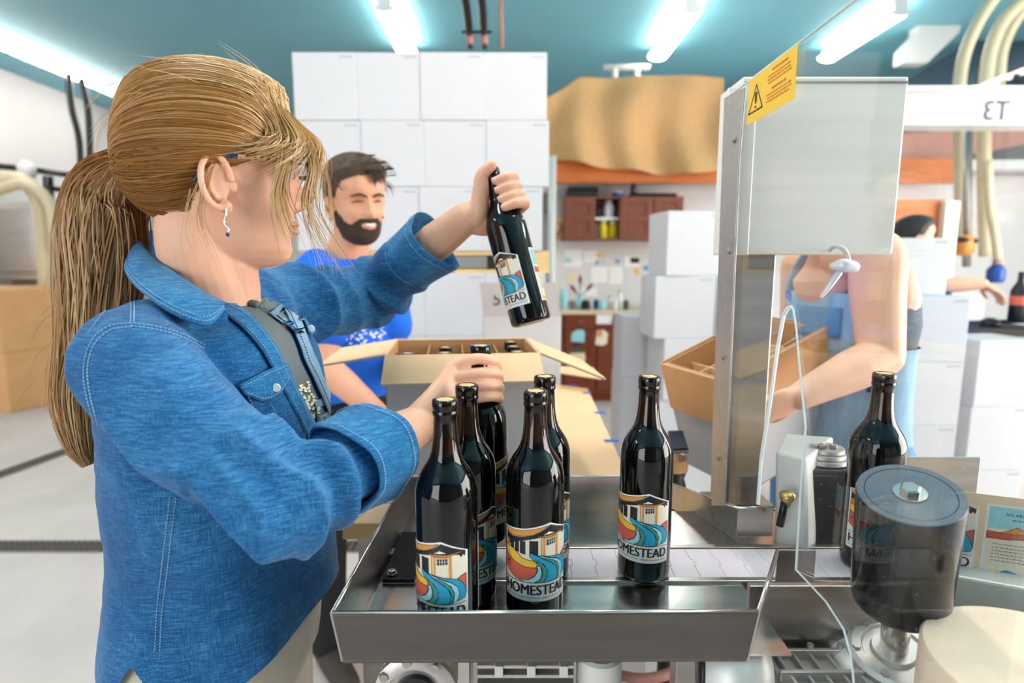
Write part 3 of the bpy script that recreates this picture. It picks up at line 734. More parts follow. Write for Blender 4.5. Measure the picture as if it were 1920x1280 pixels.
t = thing('nozzle', 'blue nozzle hanging at the end of the thin beige hose', 'nozzle', P(1865, 515, 4.4))
MB().lathe([(0.05, 0), (0.06, 0.03), (0.06, 0.10), (0.03, 0.14)], 16, P(1865, 530, 4.4)).build('body', 'plastic_blue', t, smooth=True)
MB().lathe([(0.03, 0.14), (0.03, 0.18)], 12, P(1865, 530, 4.4)).build('collar', 'rose_brown', t, smooth=True)
t = thing('wall_valve', 'brass valve on a vertical grey pipe by the far wall', 'valve', P(1808, 470, 4.6))
MB().tube([P(1815, 240, 4.6), P(1812, 500, 4.6)], 0.03, 10).build('pipe', 'steel_dull', t, smooth=True)
MB().lathe([(0.04, -0.08), (0.07, -0.05), (0.07, 0.05), (0.04, 0.08)], 14, P(1808, 460, 4.55)).build('body', 'label_orange', t, smooth=True)
MB().tube([P(1795, 448, 4.5), P(1830, 452, 4.5)], 0.02, 8).build('handle', 'black_metal', t, smooth=True)
o = MB().lo_hi((P(1772, 400, 4.0).x, 4.0, 0.0), (P(1800, 400, 4.0).x, 4.1, P(1790, 376, 4.0).z)).build('white_post', 'steel_box', bevel=0.01); tag(o, 'pale upright post behind the far white stack', 'post')
o = MB().lo_hi((P(1672, 400, 4.05).x, 4.05, P(1700, 470, 4.05).z), (P(1772, 400, 4.05).x, 4.08, P(1700, 374, 4.05).z)).build('brown_board', 'wood_beam', bevel=0.006); tag(o, 'orange-brown board behind the dark-haired head', 'board')
o = MB().prism([P(1690, 318, 5.9), P(1960, 262, 5.9), P(1960, 236, 5.9), P(1690, 250, 5.9)], (0, 0.06, 0)).build('slanted_board', 'rose_brown'); tag(o, 'slanting rose-brown board below the white beam', 'board')
o = MB().prism([P(1690, 165, 6.6), P(1700, 150, 6.6), P(1800, 90, 6.6), P(1870, 20, 6.6), P(1960, -20, 6.6), P(1960, 165, 6.6)], (0, 0.05, 0)).build('navy_panel', 'navy'); tag(o, 'dark navy sloping panel above the white beam', 'panel')
o = MB().prism([P(1692, 118, 6.2), P(1740, 118, 6.2), P(1800, 60, 6.2), P(1815, 0, 6.2), P(1815, -40, 6.2), P(1728, -40, 6.2), P(1722, 60, 6.2), P(1694, 92, 6.2)], (0, 0.15, 0)).build('white_duct', 'pipe_white', bevel=0.01); tag(o, 'white bent duct under the ceiling above the beam', 'duct')
# dark tray shelf and bottles at the picture edge
t = thing('dark_shelf', 'dark shelf edge over the low white stack at the picture edge', 'shelf', P(1870, 630, 3.1))
a = P(1806, 632, 3.05); b_ = P(1990, 618, 3.05)
MB().lo_hi((a.x, 3.05, a.z), (b_.x, 3.4, a.z + 0.04)).build('board', 'dark_gap', t, bevel=0.004)
MB().tube([P(1800, 605, 3.2), P(1990, 600, 3.2)], 0.012, 8).build('rod', 'black_metal', t)
MB().lathe([(0.05, 0), (0.05, 0.03), (0.02, 0.05)], 14, P(1855, 612, 3.2)).build('weight', 'black_metal', t, smooth=True)
for i, u in enumerate((1905, 1932)):
    p = P(u, 602, 3.12); t = thing('dark_bottle', '%s dark bottle with red band standing at the picture edge' % ('half-seen inner', 'outer')[i], 'bottle', p)
    MB().lathe([(0.04, 0), (0.04, 0.17), (0.015, 0.22), (0.015, 0.27)], 18, p).build('glass', 'black_plastic', t, smooth=True)
    MB().lathe([(0.041, 0.09), (0.041, 0.14)], 18, p, caps=False).build('band', 'label_coral', t, smooth=True)
# ------------------------------------------------------------------ bottle with wrapped, printed label
BR = 0.038
LW, LH = 0.100, 0.104
def pic(x, y): return (x / 1000.0, (26 + y * 0.745) / 1000.0)
def raw(x, y): return (x / 1000.0, y / 1000.0)
LABEL_MATS = ['label_white', 'label_cream', 'label_black', 'label_orange', 'label_bright_orange', 'label_yellow', 'label_coral', 'label_blue', 'label_teal', 'label_light', 'label_paper', 'paper']
LI = {n.replace('label_', ''): i for i, n in enumerate(LABEL_MATS)}
OUT = [raw(0, 0), raw(100, 0), raw(100, 90), raw(67, 104.5), raw(34, 97), raw(0, 92)]
def smooth_poly(pts, k=4):
    n = len(pts); out = []
    for i in range(n):
        a, b, c, d = (Vector(pts[(i + j - 1) % n]).to_2d() for j in range(4))
        for q in range(k):
            t = q / k
            p = 0.5 * ((2 * b) + (c - a) * t + (2 * a - 5 * b + 4 * c - d) * t * t + (3 * b - a - 3 * c + d) * t ** 3); out.append((p.x, p.y))
    return out
FRONT = [  # colour, polygon in picture units, smoothed or not, outlined
    ('cream', [(3, 2), (97, 2), (97, 86), (68, 102), (35, 93), (3, 88)], 0, 0),
    ('orange', [(3, 88), (20, 89), (35, 92.5), (64, 101), (54, 91), (44, 85), (30, 81), (14, 78), (6, 82), (3, 84)], 0, 1),
    ('black', [(3, 83), (8, 79), (15, 77), (30, 80), (45, 85), (56, 92), (67, 102), (97, 86), (96, 77), (93, 80), (91, 76), (88, 81), (76, 84), (62, 83), (50, 80), (38, 76), (22, 69), (10, 60), (10, 66), (3, 70)], 0, 0),
    ('white', [(58, 84.5), (65, 90), (73, 86)], 0, 0),
    ('orange', [(46, 83), (58, 80), (74, 80.5), (90, 85), (92, 87), (74, 83.5), (58, 83)], 0, 1),
    ('bright_orange', [(3, 70), (9, 65), (10, 57), (8, 54), (3, 58)], 0, 1),
    ('black', [(12, 55), (18, 53), (18, 70), (12, 67)], 0, 0), ('black', [(19.5, 52.5), (26, 51), (26, 72.5), (19.5, 70.5)], 0, 0), ('black', [(27.5, 50.5), (35, 49), (35, 73), (27.5, 72.8)], 0, 0),
    ('black', [(40, 46), (51, 43), (51, 75), (40, 75)], 0, 0),
    ('orange', [(54.5, 40), (56, 40), (56, 80), (54.5, 80)], 0, 0), ('orange', [(57.5, 40), (60, 40), (60, 79), (57.5, 79)], 0, 0), ('orange', [(76, 38), (79, 37), (79, 80.5), (76, 80)], 0, 0), ('orange', [(57, 77.5), (79, 78), (79, 80), (57, 79.5)], 0, 0),
    ('black', [(62, 66), (74, 67.5), (74, 77), (62, 76)], 0, 0),
    ('white', [(65, 66), (65.6, 66), (65.6, 77), (65, 77)], 0, 0), ('white', [(68, 66), (68.6, 66), (68.6, 77), (68, 77)], 0, 0), ('white', [(71, 66), (71.6, 66), (71.6, 77), (71, 77)], 0, 0), ('white', [(62, 71.4), (74, 72.4), (74, 73), (62, 72)], 0, 0),
    ('yellow', [(3, 58), (10, 56), (18, 55), (25, 49), (30, 43), (40, 40), (47, 40), (50, 32), (48, 27), (34, 28), (18, 34), (3, 44)], 0, 1),
    ('coral', [(3, 44), (10, 38), (20, 33), (34, 28), (48, 27.5), (50, 25), (48, 15), (42, 8), (33, 3), (22, 3), (12, 9), (3, 17)], 0, 1),
    ('coral', [(97, 48), (90, 45), (86, 42), (92, 33), (96, 20), (97, 14)], 0, 1),
    ('light', [(50, 31), (51, 22), (47, 12), (40, 6), (26, 2.5), (34, 0), (46, 0), (54, 7), (56, 18), (54, 30)], 0, 1),
    ('teal', [(45, 40), (51, 35), (56, 26), (57, 14), (52, 3), (46, 0), (58, 0), (63, 9), (64, 22), (58, 33), (51, 40)], 0, 1),
    ('blue', [(41, 54), (41, 46), (47, 40), (55, 36), (62, 25), (63, 12), (58, 0), (76, 1), (79, 13), (76, 25), (68, 34), (58, 42), (50, 49)], 0, 1),
    ('teal', [(59, 42), (68, 35), (75, 26), (78, 14), (76, 1), (80, 2), (82, 16), (79, 28), (72, 37), (64, 43)], 0, 1),
    ('light', [(49, 50), (58, 44), (68, 40), (78, 31), (82, 18), (79, 2), (85, 4), (88, 16), (86, 28), (78, 37), (66, 43), (56, 48)], 0, 1),
    ('blue', [(55, 49), (66, 44), (78, 38), (86, 28), (88, 16), (85, 4), (95, 7), (97, 16), (94, 29), (89, 38), (80, 43), (66, 46)], 0, 1),
]
def flat_label(kind):
    """flat lettering and shapes; returns verts (x, y, layer), faces, material index"""
    V, F, M = [], [], []
    def put_poly(pts, mi, layer):
        o = len(V); V.extend([(p[0], p[1], layer) for p in pts]); F.append(tuple(range(o, o + len(pts)))); M.append(mi)
    def line(pts, w, layer, closed=True):
        n = len(pts)
        for i in range(n if closed else n - 1):
            a, b = Vector(pts[i]).to_2d(), Vector(pts[(i + 1) % n]).to_2d(); d = b - a
            if d.length < 1e-7: continue
            d.normalize(); nn = Vector((-d.y, d.x)) * w / 2; e = d * w * 0.4
            put_poly([a - nn - e, b - nn + e, b + nn + e, a + nn - e], LI['black'], layer)
    def word(body, x, y, h, w, layer, mi, bold=0.0):
        v, f = text_mesh(body, h / 1000, w / 1000 if w else None, bold=bold); o = len(V)
        V.extend([(p[0] + x / 1000, p[1] + y / 1000, layer) for p in v])
        for q in f: F.append(tuple(o + i for i in q)); M.append(mi)
    def dashes(x, y, w, h, layer):          # print too small to read in the photograph
        q = random.Random(int(x * 7 + y * 13)); a = x
        while a < x + w - 2:
            d = min(q.uniform(2, 6), x + w - a); put_poly([raw(a, y), raw(a + d, y), raw(a + d, y + h), raw(a, y + h)], LI['black'], layer); a += d + 1.1
    if kind == 'front':
        put_poly(OUT, LI['white'], 0); lay = 1
        for c, pts, sm, ol in FRONT:
            q = [pic(*p) for p in pts]
            put_poly(q, LI[c], lay); lay += 1
            if ol: line(q, 0.0007, lay)
        lay += 1
        line([pic(3, 0), pic(97, 0)], 0.0007, lay, False)
        for dx in (0, 0.45, 0.9): word('HOMESTEAD', 4.5 + dx, 9.5, 13.5, 90, lay + dx, LI['black'])
        put_poly([raw(4, 5.6), raw(54, 5.6), raw(54, 6.1), raw(4, 6.1)], LI['black'], lay)
        word('2023 Arizona Red', 57, 4.6, 2.2, 38, lay, LI['black'])
        line([raw(10 + 3.2 * math.cos(t / 12 * 2 * PI), 46 + 3.2 * math.sin(t / 12 * 2 * PI)) for t in range(12)], 0.0006, lay)
        line([raw(10 + 1.6 * math.cos(t / 12 * 2 * PI), 49 + 1.6 * math.sin(t / 12 * 2 * PI)) for t in range(12)], 0.0006, lay)
    else:
        put_poly([raw(0, 0), raw(88, 0), raw(88, 100), raw(0, 100)], LI['white'], 0)
        put_poly([raw(3, 3), raw(85, 3), raw(85, 97), raw(3, 97)], LI['cream'], 1)
        put_poly([raw(3, 68), raw(85, 68), raw(85, 97), raw(3, 97)], LI['light'], 2)
        h = [pic_ for pic_ in (raw(3, 58), raw(20, 64), raw(34, 72), raw(48, 66), raw(62, 69), raw(85, 68), raw(85, 56), raw(3, 56))]
        put_poly(h, LI['orange'], 3); line(h, 0.0006, 4)
        h = [raw(3, 64), raw(22, 62), raw(40, 63), raw(60, 60), raw(85, 63), raw(85, 55), raw(60, 56), raw(44, 57), raw(24, 54), raw(3, 54)]
        put_poly(h, LI['coral'], 4); line(h, 0.0006, 5)
        put_poly([raw(42, 56), raw(58, 56), raw(58, 61), raw(50, 65), raw(42, 61)], LI['white'], 6)
        h = [raw(3, 3), raw(85, 3), raw(85, 12), raw(72, 14), raw(58, 7), raw(40, 9), raw(28, 13), raw(16, 6), raw(3, 8)]
        put_poly(h, LI['blue'], 3); line(h, 0.0006, 4)
        h = [raw(3, 3), raw(20, 3), raw(14, 8), raw(3, 9)]
        put_poly(h, LI['yellow'], 5)
        word('AN ARIZONA RED', 20, 86, 4.2, 50, 5, LI['black'])
        dashes(28, 80.4, 34, 1.0, 5)
        put_poly([raw(10, 47), raw(80, 47), raw(80, 47.5), raw(10, 47.5)], LI['black'], 5)
        for i in range(5): dashes(10, 42 - i * 4.5, 68 - (i % 2) * 6, 0.7, 5)
    return V, F, M
_flat = {k: flat_label(k) for k in ('front', 'back')}
def label_mesh(kind, radius=None, step=0.004):
    V, F, M = _flat[kind]
    me = bpy.data.meshes.new('label'); me.from_pydata([(v[0], v[1], v[2] * 1e-4) for v in V], [], F)
    me.polygons.foreach_set('material_index', M); me.update()
    w = LW if kind == 'front' else 0.088
    if radius:
        bm = bmesh.new(); bm.from_mesh(me)
        bmesh.ops.triangulate(bm, faces=[f for f in bm.faces if len(f.verts) > 4])
        x = step
        while x < w:
            bmesh.ops.bisect_plane(bm, geom=bm.verts[:] + bm.edges[:] + bm.faces[:], plane_co=(x, 0, 0), plane_no=(1, 0, 0)); x += step
        for v in bm.verts:
            a = (v.co.x - w / 2) / radius; r = radius + 0.0003 + v.co.z * 0.35
            v.co = Vector((r * math.sin(a), -r * math.cos(a), v.co.y))
        bm.to_mesh(me); bm.free()
    for n in LABEL_MATS: me.materials.append(MATS[n])
    return me
PROF = [(0.026, 0.002), (0.030, 0.0), (0.0355, 0.0015), (0.0376, 0.006), (BR, 0.012), (BR, 0.10), (BR, 0.182), (0.0374, 0.191), (0.0357, 0.199), (0.0328, 0.2065), (0.0285, 0.214), (0.0240, 0.2205), (0.0202, 0.2275), (0.0176, 0.236), (0.0160, 0.246), (0.0149, 0.258), (0.0144, 0.272), (0.0142, 0.2795),
        (0.0148, 0.2805), (0.0156, 0.282), (0.0156, 0.2850), (0.0150, 0.2865), (0.0150, 0.2875), (0.0157, 0.289), (0.0157, 0.2965), (0.0151, 0.2990), (0.0140, 0.3000), (0.0112, 0.3000), (0.0108, 0.2985)]
def make_bottle():
    t = thing('wine_bottle', '', 'bottle', group='wine bottles')
    MB().lathe(PROF, 64).build('glass', 'bottle_glass', t, smooth=True, auto=1.2, local=True)
    MB().lathe([(0.0107, 0.275), (0.0107, 0.2992), (0.0100, 0.2996)], 24).build('cork', 'cork', t, smooth=True, auto=0.6, local=True)
    for nm, kind, rz, z in (('front_label', 'front', 0, 0.034), ('back_label', 'back', PI, 0.034)):
        o = bpy.data.objects.new(nm, label_mesh(kind, BR)); COL.objects.link(o); o.parent = t; o.location = (0, 0, z); o.rotation_euler = (0, 0, rz)
    return t
_b0 = make_bottle(); _b_used = [False]
def bottle(base, label, offset=0.0, axis=(0, 0, 1), group='wine bottles on the conveyor'):
    if not _b_used[0]: o = _b0; _b_used[0] = True
    else: o = dup(_b0)
    base = Vector(base); z = Vector(axis).normalized()
    tocam = Vector((-base.x, -base.y, 0)); ang = math.atan2(tocam.y, tocam.x) + PI / 2 + math.radians(offset)
    q = Vector((0, 0, 1)).rotation_difference(z) @ Quaternion((0, 0, 1), ang)
    o.location = base; o.rotation_euler = q.to_euler(); o['label'] = label; o['group'] = group
    return o
TZ = 0.90
bottle((0.197, 0.800, TZ + 0.003), 'wine bottle standing alone on the conveyor links', -17)
bottle((-0.080, 0.662, TZ + 0.003), 'nearest wine bottle in the tray, its label cut by the rim', -37)
bottle((0.030, 0.708, TZ + 0.003), 'wine bottle in the tray whose whole front label faces out', 5)
bottle((-0.060, 0.742, TZ + 0.003), 'wine bottle just behind the nearest one in the tray', 30)
bottle((0.047, 0.800, TZ + 0.003), 'wine bottle half hidden behind the fully visible label', 20)
HB = Vector((-0.043, 0.832, TZ + 0.043)); HAX = Vector((-0.012, -0.004, 1.0)).normalized()
bottle(HB, 'wine bottle gripped low by the hand in front of the open carton', 62, HAX, 'wine bottles held in hands')
G0 = P(997, 606, 1.05); G1 = P(921, 322, 1.10)
GAX = (G1 - G0).normalized()
bottle(G0, 'wine bottle held up and tilted in the raised hand', -64, GAX, 'wine bottles held in hands')
bottle((0.548, 0.822, TZ + 0.003), 'wine bottle behind the acrylic guard beside the black roller', 25)

# ------------------------------------------------------------------ conveyor with its tray
cv = thing('conveyor_tray', 'stainless conveyor tray holding the standing wine bottles', 'conveyor', (0.05, 0.8, 0.0))
RIMZ = 0.968
fl_ = Pz(623, 1148, RIMZ); fr_ = Pz(1421, 1145, RIMZ); yb = Pz(960, 893, 0.968).y
YF = fl_.y + 0.022                      # floor front edge
xl = fl_.x + 0.012; xr = fr_.x - 0.004
def ycv(v): return Pz(960, v, TZ).y
c_lo, c_hi = ycv(1085), ycv(1031)
MB().lo_hi((xl, YF, TZ - 0.003), (0.335, c_lo - 0.012, TZ)).build('front_deck', 'steel_bright', cv)
MB().lo_hi((xl, c_hi + 0.012, TZ - 0.003), (0.60, yb, TZ)).build('rear_deck', 'steel_bright', cv)
for y0, y1, z in ((c_lo - 0.012, c_lo - 0.001, TZ + 0.004), (c_hi + 0.001, c_hi + 0.012, TZ + 0.004)):
    MB().lo_hi((xl + 0.05, y0, TZ - 0.01), (0.60, y1, z)).build('guide_strip', 'steel', cv, bevel=0.001)
MB().lo_hi((xl, c_lo, TZ - 0.02), (0.60, c_hi, TZ - 0.006)).build('chain_bed', 'chain_bed', cv)
lk = None; pitch = 0.0382
n_l = int((0.60 - (-0.14)) / pitch)
for i in range(n_l):
    x = -0.14 + i * pitch
    m = MB(); g = 0.00025; yy0, yy1 = c_lo + 0.001, c_hi - 0.001; w = yy1 - yy0
    pts = [(g, yy0), (pitch - g, yy0), (pitch - g, yy0 + w * 0.40), (pitch + 0.004 - g, yy0 + w * 0.40), (pitch + 0.004 - g, yy0 + w * 0.60), (pitch - g, yy0 + w * 0.60), (pitch - g, yy1), (g, yy1), (g, yy0 + w * 0.61), (0.004 + g, yy0 + w * 0.61), (0.004 + g, yy0 + w * 0.39), (g, yy0 + w * 0.39)]
    if lk is None:
        lk = m.prism([(a, b_, TZ - 0.003) for a, b_ in pts], (0, 0, 0.0055)).build('chain_link', 'chain_plate', cv, bevel=0.0004); lk.location.x = x; l0 = lk
    else:
        l = l0.copy(); COL.objects.link(l); l.location.x = x
# flared front plate, left plate, rear wall, right gusset
def plate(name, quad, th, m, bevel=0.0012):
    n = (Vector(quad[1]) - Vector(quad[0])).cross(Vector(quad[3]) - Vector(quad[0])).normalized() * th
    return MB().prism(quad, n).build(name, m, cv, bevel=bevel)
bz_ = 0.896
FB = Vector((fl_.x + 0.006, fl_.y + 0.014, bz_)); FBr = Vector((fr_.x - 0.004, fr_.y + 0.014, bz_))
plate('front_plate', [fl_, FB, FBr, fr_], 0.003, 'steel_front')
MB().tube([fl_, fr_], 0.0022, 8).build('rolled_rim', 'steel_bright', cv, smooth=True)
MB().tube([FB + Vector((0, -0.003, 0.004)), FBr + Vector((0, -0.003, 0.004))], 0.0009, 6).build('bottom_fold', 'steel_dull', cv)
lb = Vector((fl_.x + 0.01, yb, RIMZ))
plate('side_plate', [lb, lb - Vector((-0.008, 0, 0.08)), FB, fl_], 0.003, 'steel', 0.0)
MB().tube([fl_, lb], 0.0022, 8).build('rolled_rim', 'steel_bright', cv, smooth=True)
MB().lo_hi((lb.x, yb, TZ - 0.01), (0.30, yb + 0.003, 0.968)).build('rear_wall', 'steel_bright', cv)
MB().tube([lb, (0.30, yb, 0.968)], 0.002, 8).build('rolled_rim', 'steel_bright', cv, smooth=True)
ge = Pz(1457, 1031, 0.955)
plate('end_gusset', [fr_, FBr, Vector((ge.x - 0.01, ge.y, TZ - 0.01)), ge], 0.003, 'steel', 0.0)
MB().tube([fr_, ge], 0.002, 8).build('rolled_rim', 'steel_bright', cv, smooth=True)
MB().lo_hi((ge.x, ge.y - 0.002, TZ - 0.01), (ge.x + 0.055, ge.y + 0.001, ge.z)).build('end_return', 'steel', cv)
# black plate painting the shadowed recess at the left end, with bolt
a = Pz(700, 1062, TZ + 0.006); b_ = Pz(772, 1010, TZ + 0.006)
MB().lo_hi((xl + 0.004, c_lo - 0.012, TZ + 0.0005), (-0.142, c_hi + 0.05, TZ + 0.007)).build('recess_shade_plate', 'black_metal', cv, bevel=0.001)
bp = Pz(735, 1075, TZ + 0.008)
MB().lathe([(0.0085, 0), (0.0085, 0.0015), (0.006, 0.0016), (0.006, 0.006), (0.004, 0.007)], 6, bp).build('bolt', 'steel_bright', cv)
# diagonal guide rail toward the guard
ra, rb, rc = P(1250, 903, 1.10), P(1384, 952, 0.90), P(1452, 950, 0.90)
h = 0.052
MB().prism([ra, rb, rb - Vector((0, 0, h)), ra - Vector((0, 0, h))], (0.003, 0.003, 0)).build('guide_rail', 'steel', cv, bevel=0.0008)
MB().prism([rb, rc, rc - Vector((0, 0, h)), rb - Vector((0, 0, h))], (0, 0.003, 0)).build('guide_rail_end', 'steel', cv, bevel=0.0008)
MB().tube([ra, rb, rc], 0.0022, 8).build('rolled_rim', 'steel_bright', cv, smooth=True)
# frame and legs under the tray
MB().lo_hi((-0.17, 0.70, 0.845), (0.58, 0.73, 0.888)).lo_hi((-0.17, 1.0, 0.845), (0.58, 1.03, 0.888)).build('side_rail', 'steel_dull', cv, bevel=0.002)
for x, y in ((-0.15, 1.0), (0.33, 1.0)):
    MB().lo_hi((x - 0.02, y - 0.02, 0), (x + 0.02, y + 0.02, 0.85)).build('leg', 'steel_dull', cv, bevel=0.003)
# drive units hanging below
ym = 0.66
fc = P(782, 1287, ym)
fd = MB().lathe([(0.045, 0), (0.052, 0.003), (0.052, 0.012), (0.044, 0.016), (0.036, 0.016), (0.034, 0.010), (0.030, 0.010)], 40, fc, (0, -1, 0)).build('gearbox_flange', 'cast_aluminium', cv, smooth=True, auto=0.5)
MB().lathe([(0.026, 0.0), (0.026, 0.018)], 32, fc, (0, -1, 0)).build('shaft_seal', 'black_plastic', fd)
MB().lathe([(0.016, 0.016), (0.016, 0.024), (0.010, 0.025)], 28, fc, (0, -1, 0)).build('washer', 'steel_bright', fd, smooth=True, auto=0.5)
MB().lathe([(0.010, 0.024), (0.010, 0.033), (0.008, 0.034)], 6, fc, (0, -1, 0)).build('bolt', 'steel_bright', fd)
for k in range(8):
    an = 2 * PI * k / 8 + 0.2; c = fc + Vector((0.046 * math.cos(an), -0.012, 0.046 * math.sin(an)))
    MB().lathe([(0.006, 0), (0.006, 0.006)], 6, c, (0, -1, 0)).build('flange_bolt', 'steel_dull', fd)
MB().lo_hi((fc.x - 0.045, ym, fc.z - 0.06), (fc.x + 0.045, ym + 0.09, fc.z + 0.045)).build('gearbox', 'cast_aluminium', cv, bevel=0.012)
mx0, mx1 = P(878, 1260, ym + 0.02).x, P(1078, 1260, ym + 0.02).x
zt = P(960, 1232, ym + 0.02).z
MB().lo_hi((mx0, ym + 0.03, zt - 0.09), (mx1, ym + 0.12, zt - 0.004)).build('motor_housing', 'cast_aluminium', cv, bevel=0.006)
for k in range(7):
    z = zt - 0.008 - k * 0.0135
    MB().lo_hi((mx0 + 0.012, ym + 0.012, z - 0.0025), (mx1 - 0.002, ym + 0.032, z + 0.0025)).build('cooling_fin', 'cast_aluminium', cv, bevel=0.001)
for k in range(3): MB().lo_hi((mx0 + 0.035 + k * 0.042, ym + 0.008, zt - 0.02), (mx0 + 0.046 + k * 0.042, ym + 0.03, zt - 0.004)).build('clamp', 'cast_white', cv, bevel=0.001)
pc = P(1123, 1250, ym + 0.03)
MB().lathe([(0.030, -0.14), (0.030, 0.02), (0.026, 0.024)], 32, pc).build('drive_cylinder', 'cast_white', cv, smooth=True, auto=0.6)
dm = P(1395, 1262, ym - 0.01)
MB().lathe([(0.030, -0.03), (0.044, -0.01), (0.048, 0.01), (0.046, 0.05)], 32, dm, (-1, 0.25, 0)).build('motor_cowl', 'cast_white', cv, smooth=True)
MB().lathe([(0.044, 0.05), (0.040, 0.056)], 32, dm, (-1, 0.25, 0)).build('fan_grille', 'black_metal', cv, smooth=True)
# black hose loop below, on the far side
o = MB().tube(catmull([P(1150, 1262, 1.25), P(1200, 1272, 1.2), P(1250, 1264, 1.2), P(1300, 1235, 1.25)], 16), 0.012, 10).build('air_hose', 'rose_brown', smooth=True); tag(o, 'dull hose sagging beneath the conveyor tray', 'hose')
sh = MB().lo_hi((0.22, 1.16, 0.55), (0.52, 1.45, 0.57)).build('lower_shelf', 'label_light', bevel=0.003); tag(sh, 'pale blue lower shelf glimpsed under the conveyor', 'shelf')

# ------------------------------------------------------------------ cardboard-covered work table
tb = thing('work_table', 'work table covered with tan cardboard, blue tape at its edges', 'table', (-0.2, 1.7, 0))
TT = 0.855
tr0 = Pz(1163, 893, TT); tr1 = Pz(1098, 722, TT)
tq = [Vector((-0.335, 1.06, 0.82)), Vector((tr0.x + 0.012, 1.06, 0.82)), Vector((tr1.x, tr1.y - 0.06, 0.82)), Vector((tr1.x - 0.10, tr1.y, 0.82)), Vector((-0.335, tr1.y, 0.82))]
MB().prism([p + Vector((0, 0, 0)) for p in tq], (0, 0, 0.031)).build('table_top', 'wood_pallet', tb, bevel=0.002)
MB().prism([p + Vector((0, 0, 0.031)) for p in tq], (0, 0, 0.004)).build('cardboard_cover', 'cardboard_pale', tb, bevel=0.0008)
for x, y in ((-0.29, 1.12), (0.18, 1.12), (-0.29, 2.15), (0.16, 2.1)): MB().lo_hi((x - 0.025, y - 0.025, 0), (x + 0.025, y + 0.025, 0.82)).build('leg', 'steel_dull', tb)
for u, v, w, rz in ((1147, 826, 0.042, 0.05), (1125, 773, 0.038, 0.1), (1101, 736, 0.036, 0.1), (1074, 722, 0.045, -0.05), (700, 802, 0.06, 0.0), (1380, 902, 0.0, 0)):
    if w: p = Pz(u, v, TT + 0.0006); MB().box(p, (w, 0.022, 0.0012), rz).build('tape_piece', 'tape_blue', tb)
off = thing('cardboard_offcut', 'loose tan cardboard flap lying at the far end of the table', 'cardboard', Pz(1085, 703, 0.87))
MB().prism([P(1050, 700, 2.25), P(1128, 712, 2.12), P(1112, 690, 2.3), P(1050, 688, 2.4)], (0, 0, 0.004)).build('sheet', 'cardboard_pale', off)
# ------------------------------------------------------------------ open wine carton on the table
CB = thing('open_wine_carton', 'open white wine carton with tan flaps and bottles inside, on the table', 'box', (-0.118, 1.34, TT + 0.005), (0, 0, 0.10))
W2, D2, H2 = 0.167, 0.126, 0.305
def cbx(name, mb, m, **kw): return mb.build(name, m, CB, local=True, **kw)
o_ = MB(); i_ = MB()
for (x0, y0, x1, y1, ix0, iy0, ix1, iy1) in ((-W2, -D2, W2, -D2 + 0.002, -W2 + 0.002, -D2 + 0.002, W2 - 0.002, -D2 + 0.004), (-W2, D2 - 0.002, W2, D2, -W2 + 0.002, D2 - 0.004, W2 - 0.002, D2 - 0.002), (-W2, -D2, -W2 + 0.002, D2, -W2 + 0.002, -D2 + 0.002, -W2 + 0.004, D2 - 0.002), (W2 - 0.002, -D2, W2, D2, W2 - 0.004, -D2 + 0.002, W2 - 0.002, D2 - 0.002)):
    o_.lo_hi((x0, y0, 0), (x1, y1, H2)); i_.lo_hi((ix0, iy0, 0.003), (ix1, iy1, H2 + 0.0005))
o_.lo_hi((-W2, -D2, 0), (W2, D2, 0.003))
cbx('carton', o_, 'carton_white'); cbx('inner_liner', i_, 'cardboard')
def flap(a, b_, d, name='flap'):
    a, b_, d = Vector(a), Vector(b_), Vector(d); n = (b_ - a).cross(d).normalized()
    if n.z < 0: n = -n
    t = (b_ - a) * 0.04
    f = cbx(name, MB().prism([a, b_, b_ + d - t * 0.2, a + d + t * 0.2], n * 0.003), 'cardboard_pale')
    MB().prism([a - n * 0.0005, b_ - n * 0.0005, b_ + d - t * 0.2 - n * 0.0005, a + d + t * 0.2 - n * 0.0005], -n * 0.001).build('white_face', 'carton_white', f, local=True)
flap((-W2, -D2, H2), (W2, -D2, H2), (0, -0.098, -0.042))
flap((W2, -D2, H2), (W2, D2, H2), (0.150, 0, -0.062))
flap((-W2, -D2, H2), (-W2, D2, H2), (-0.138, 0, -0.020))
flap((-W2, D2, H2), (W2, D2, H2), (0, 0.03, -0.09))
cells_x = [-W2 + 0.004 + k * (2 * W2 - 0.008) / 4 for k in range(5)]; cells_y = [-D2 + 0.004 + k * (2 * D2 - 0.008) / 3 for k in range(4)]
for k in (1, 2, 3): cbx('divider', MB().lo_hi((cells_x[k] - 0.0015, -D2 + 0.005, 0.01), (cells_x[k] + 0.0015, D2 - 0.005, H2 - 0.012)), 'cardboard_dark')
for k in (1, 2): cbx('divider', MB().lo_hi((-W2 + 0.005, cells_y[k] - 0.0015, 0.01), (W2 - 0.005, cells_y[k] + 0.0015, H2 - 0.02)), 'cardboard_dark')
Rz = Matrix.Rotation(0.10, 4, 'Z')
names = {(0, 0): 'wine bottle in the front left cell of the open carton', (1, 0): 'wine bottle in the second front cell of the open carton', (3, 0): 'wine bottle in the front right cell of the open carton', (1, 1): 'wine bottle in the middle row, second column of the carton',
         (2, 1): 'wine bottle in the middle row, third column of the carton', (3, 1): 'wine bottle in the middle row, last column of the carton', (3, 2): 'wine bottle in the back right cell of the open carton'}
for (i, j), lb_ in names.items():
    p = Rz @ Vector(((cells_x[i] + cells_x[i + 1]) / 2, (cells_y[j] + cells_y[j + 1]) / 2, 0.004)) + Vector(CB.location)
    bb = bottle(p, lb_, 40 * (i - j), (0, 0, 1), 'wine bottles inside the open carton')

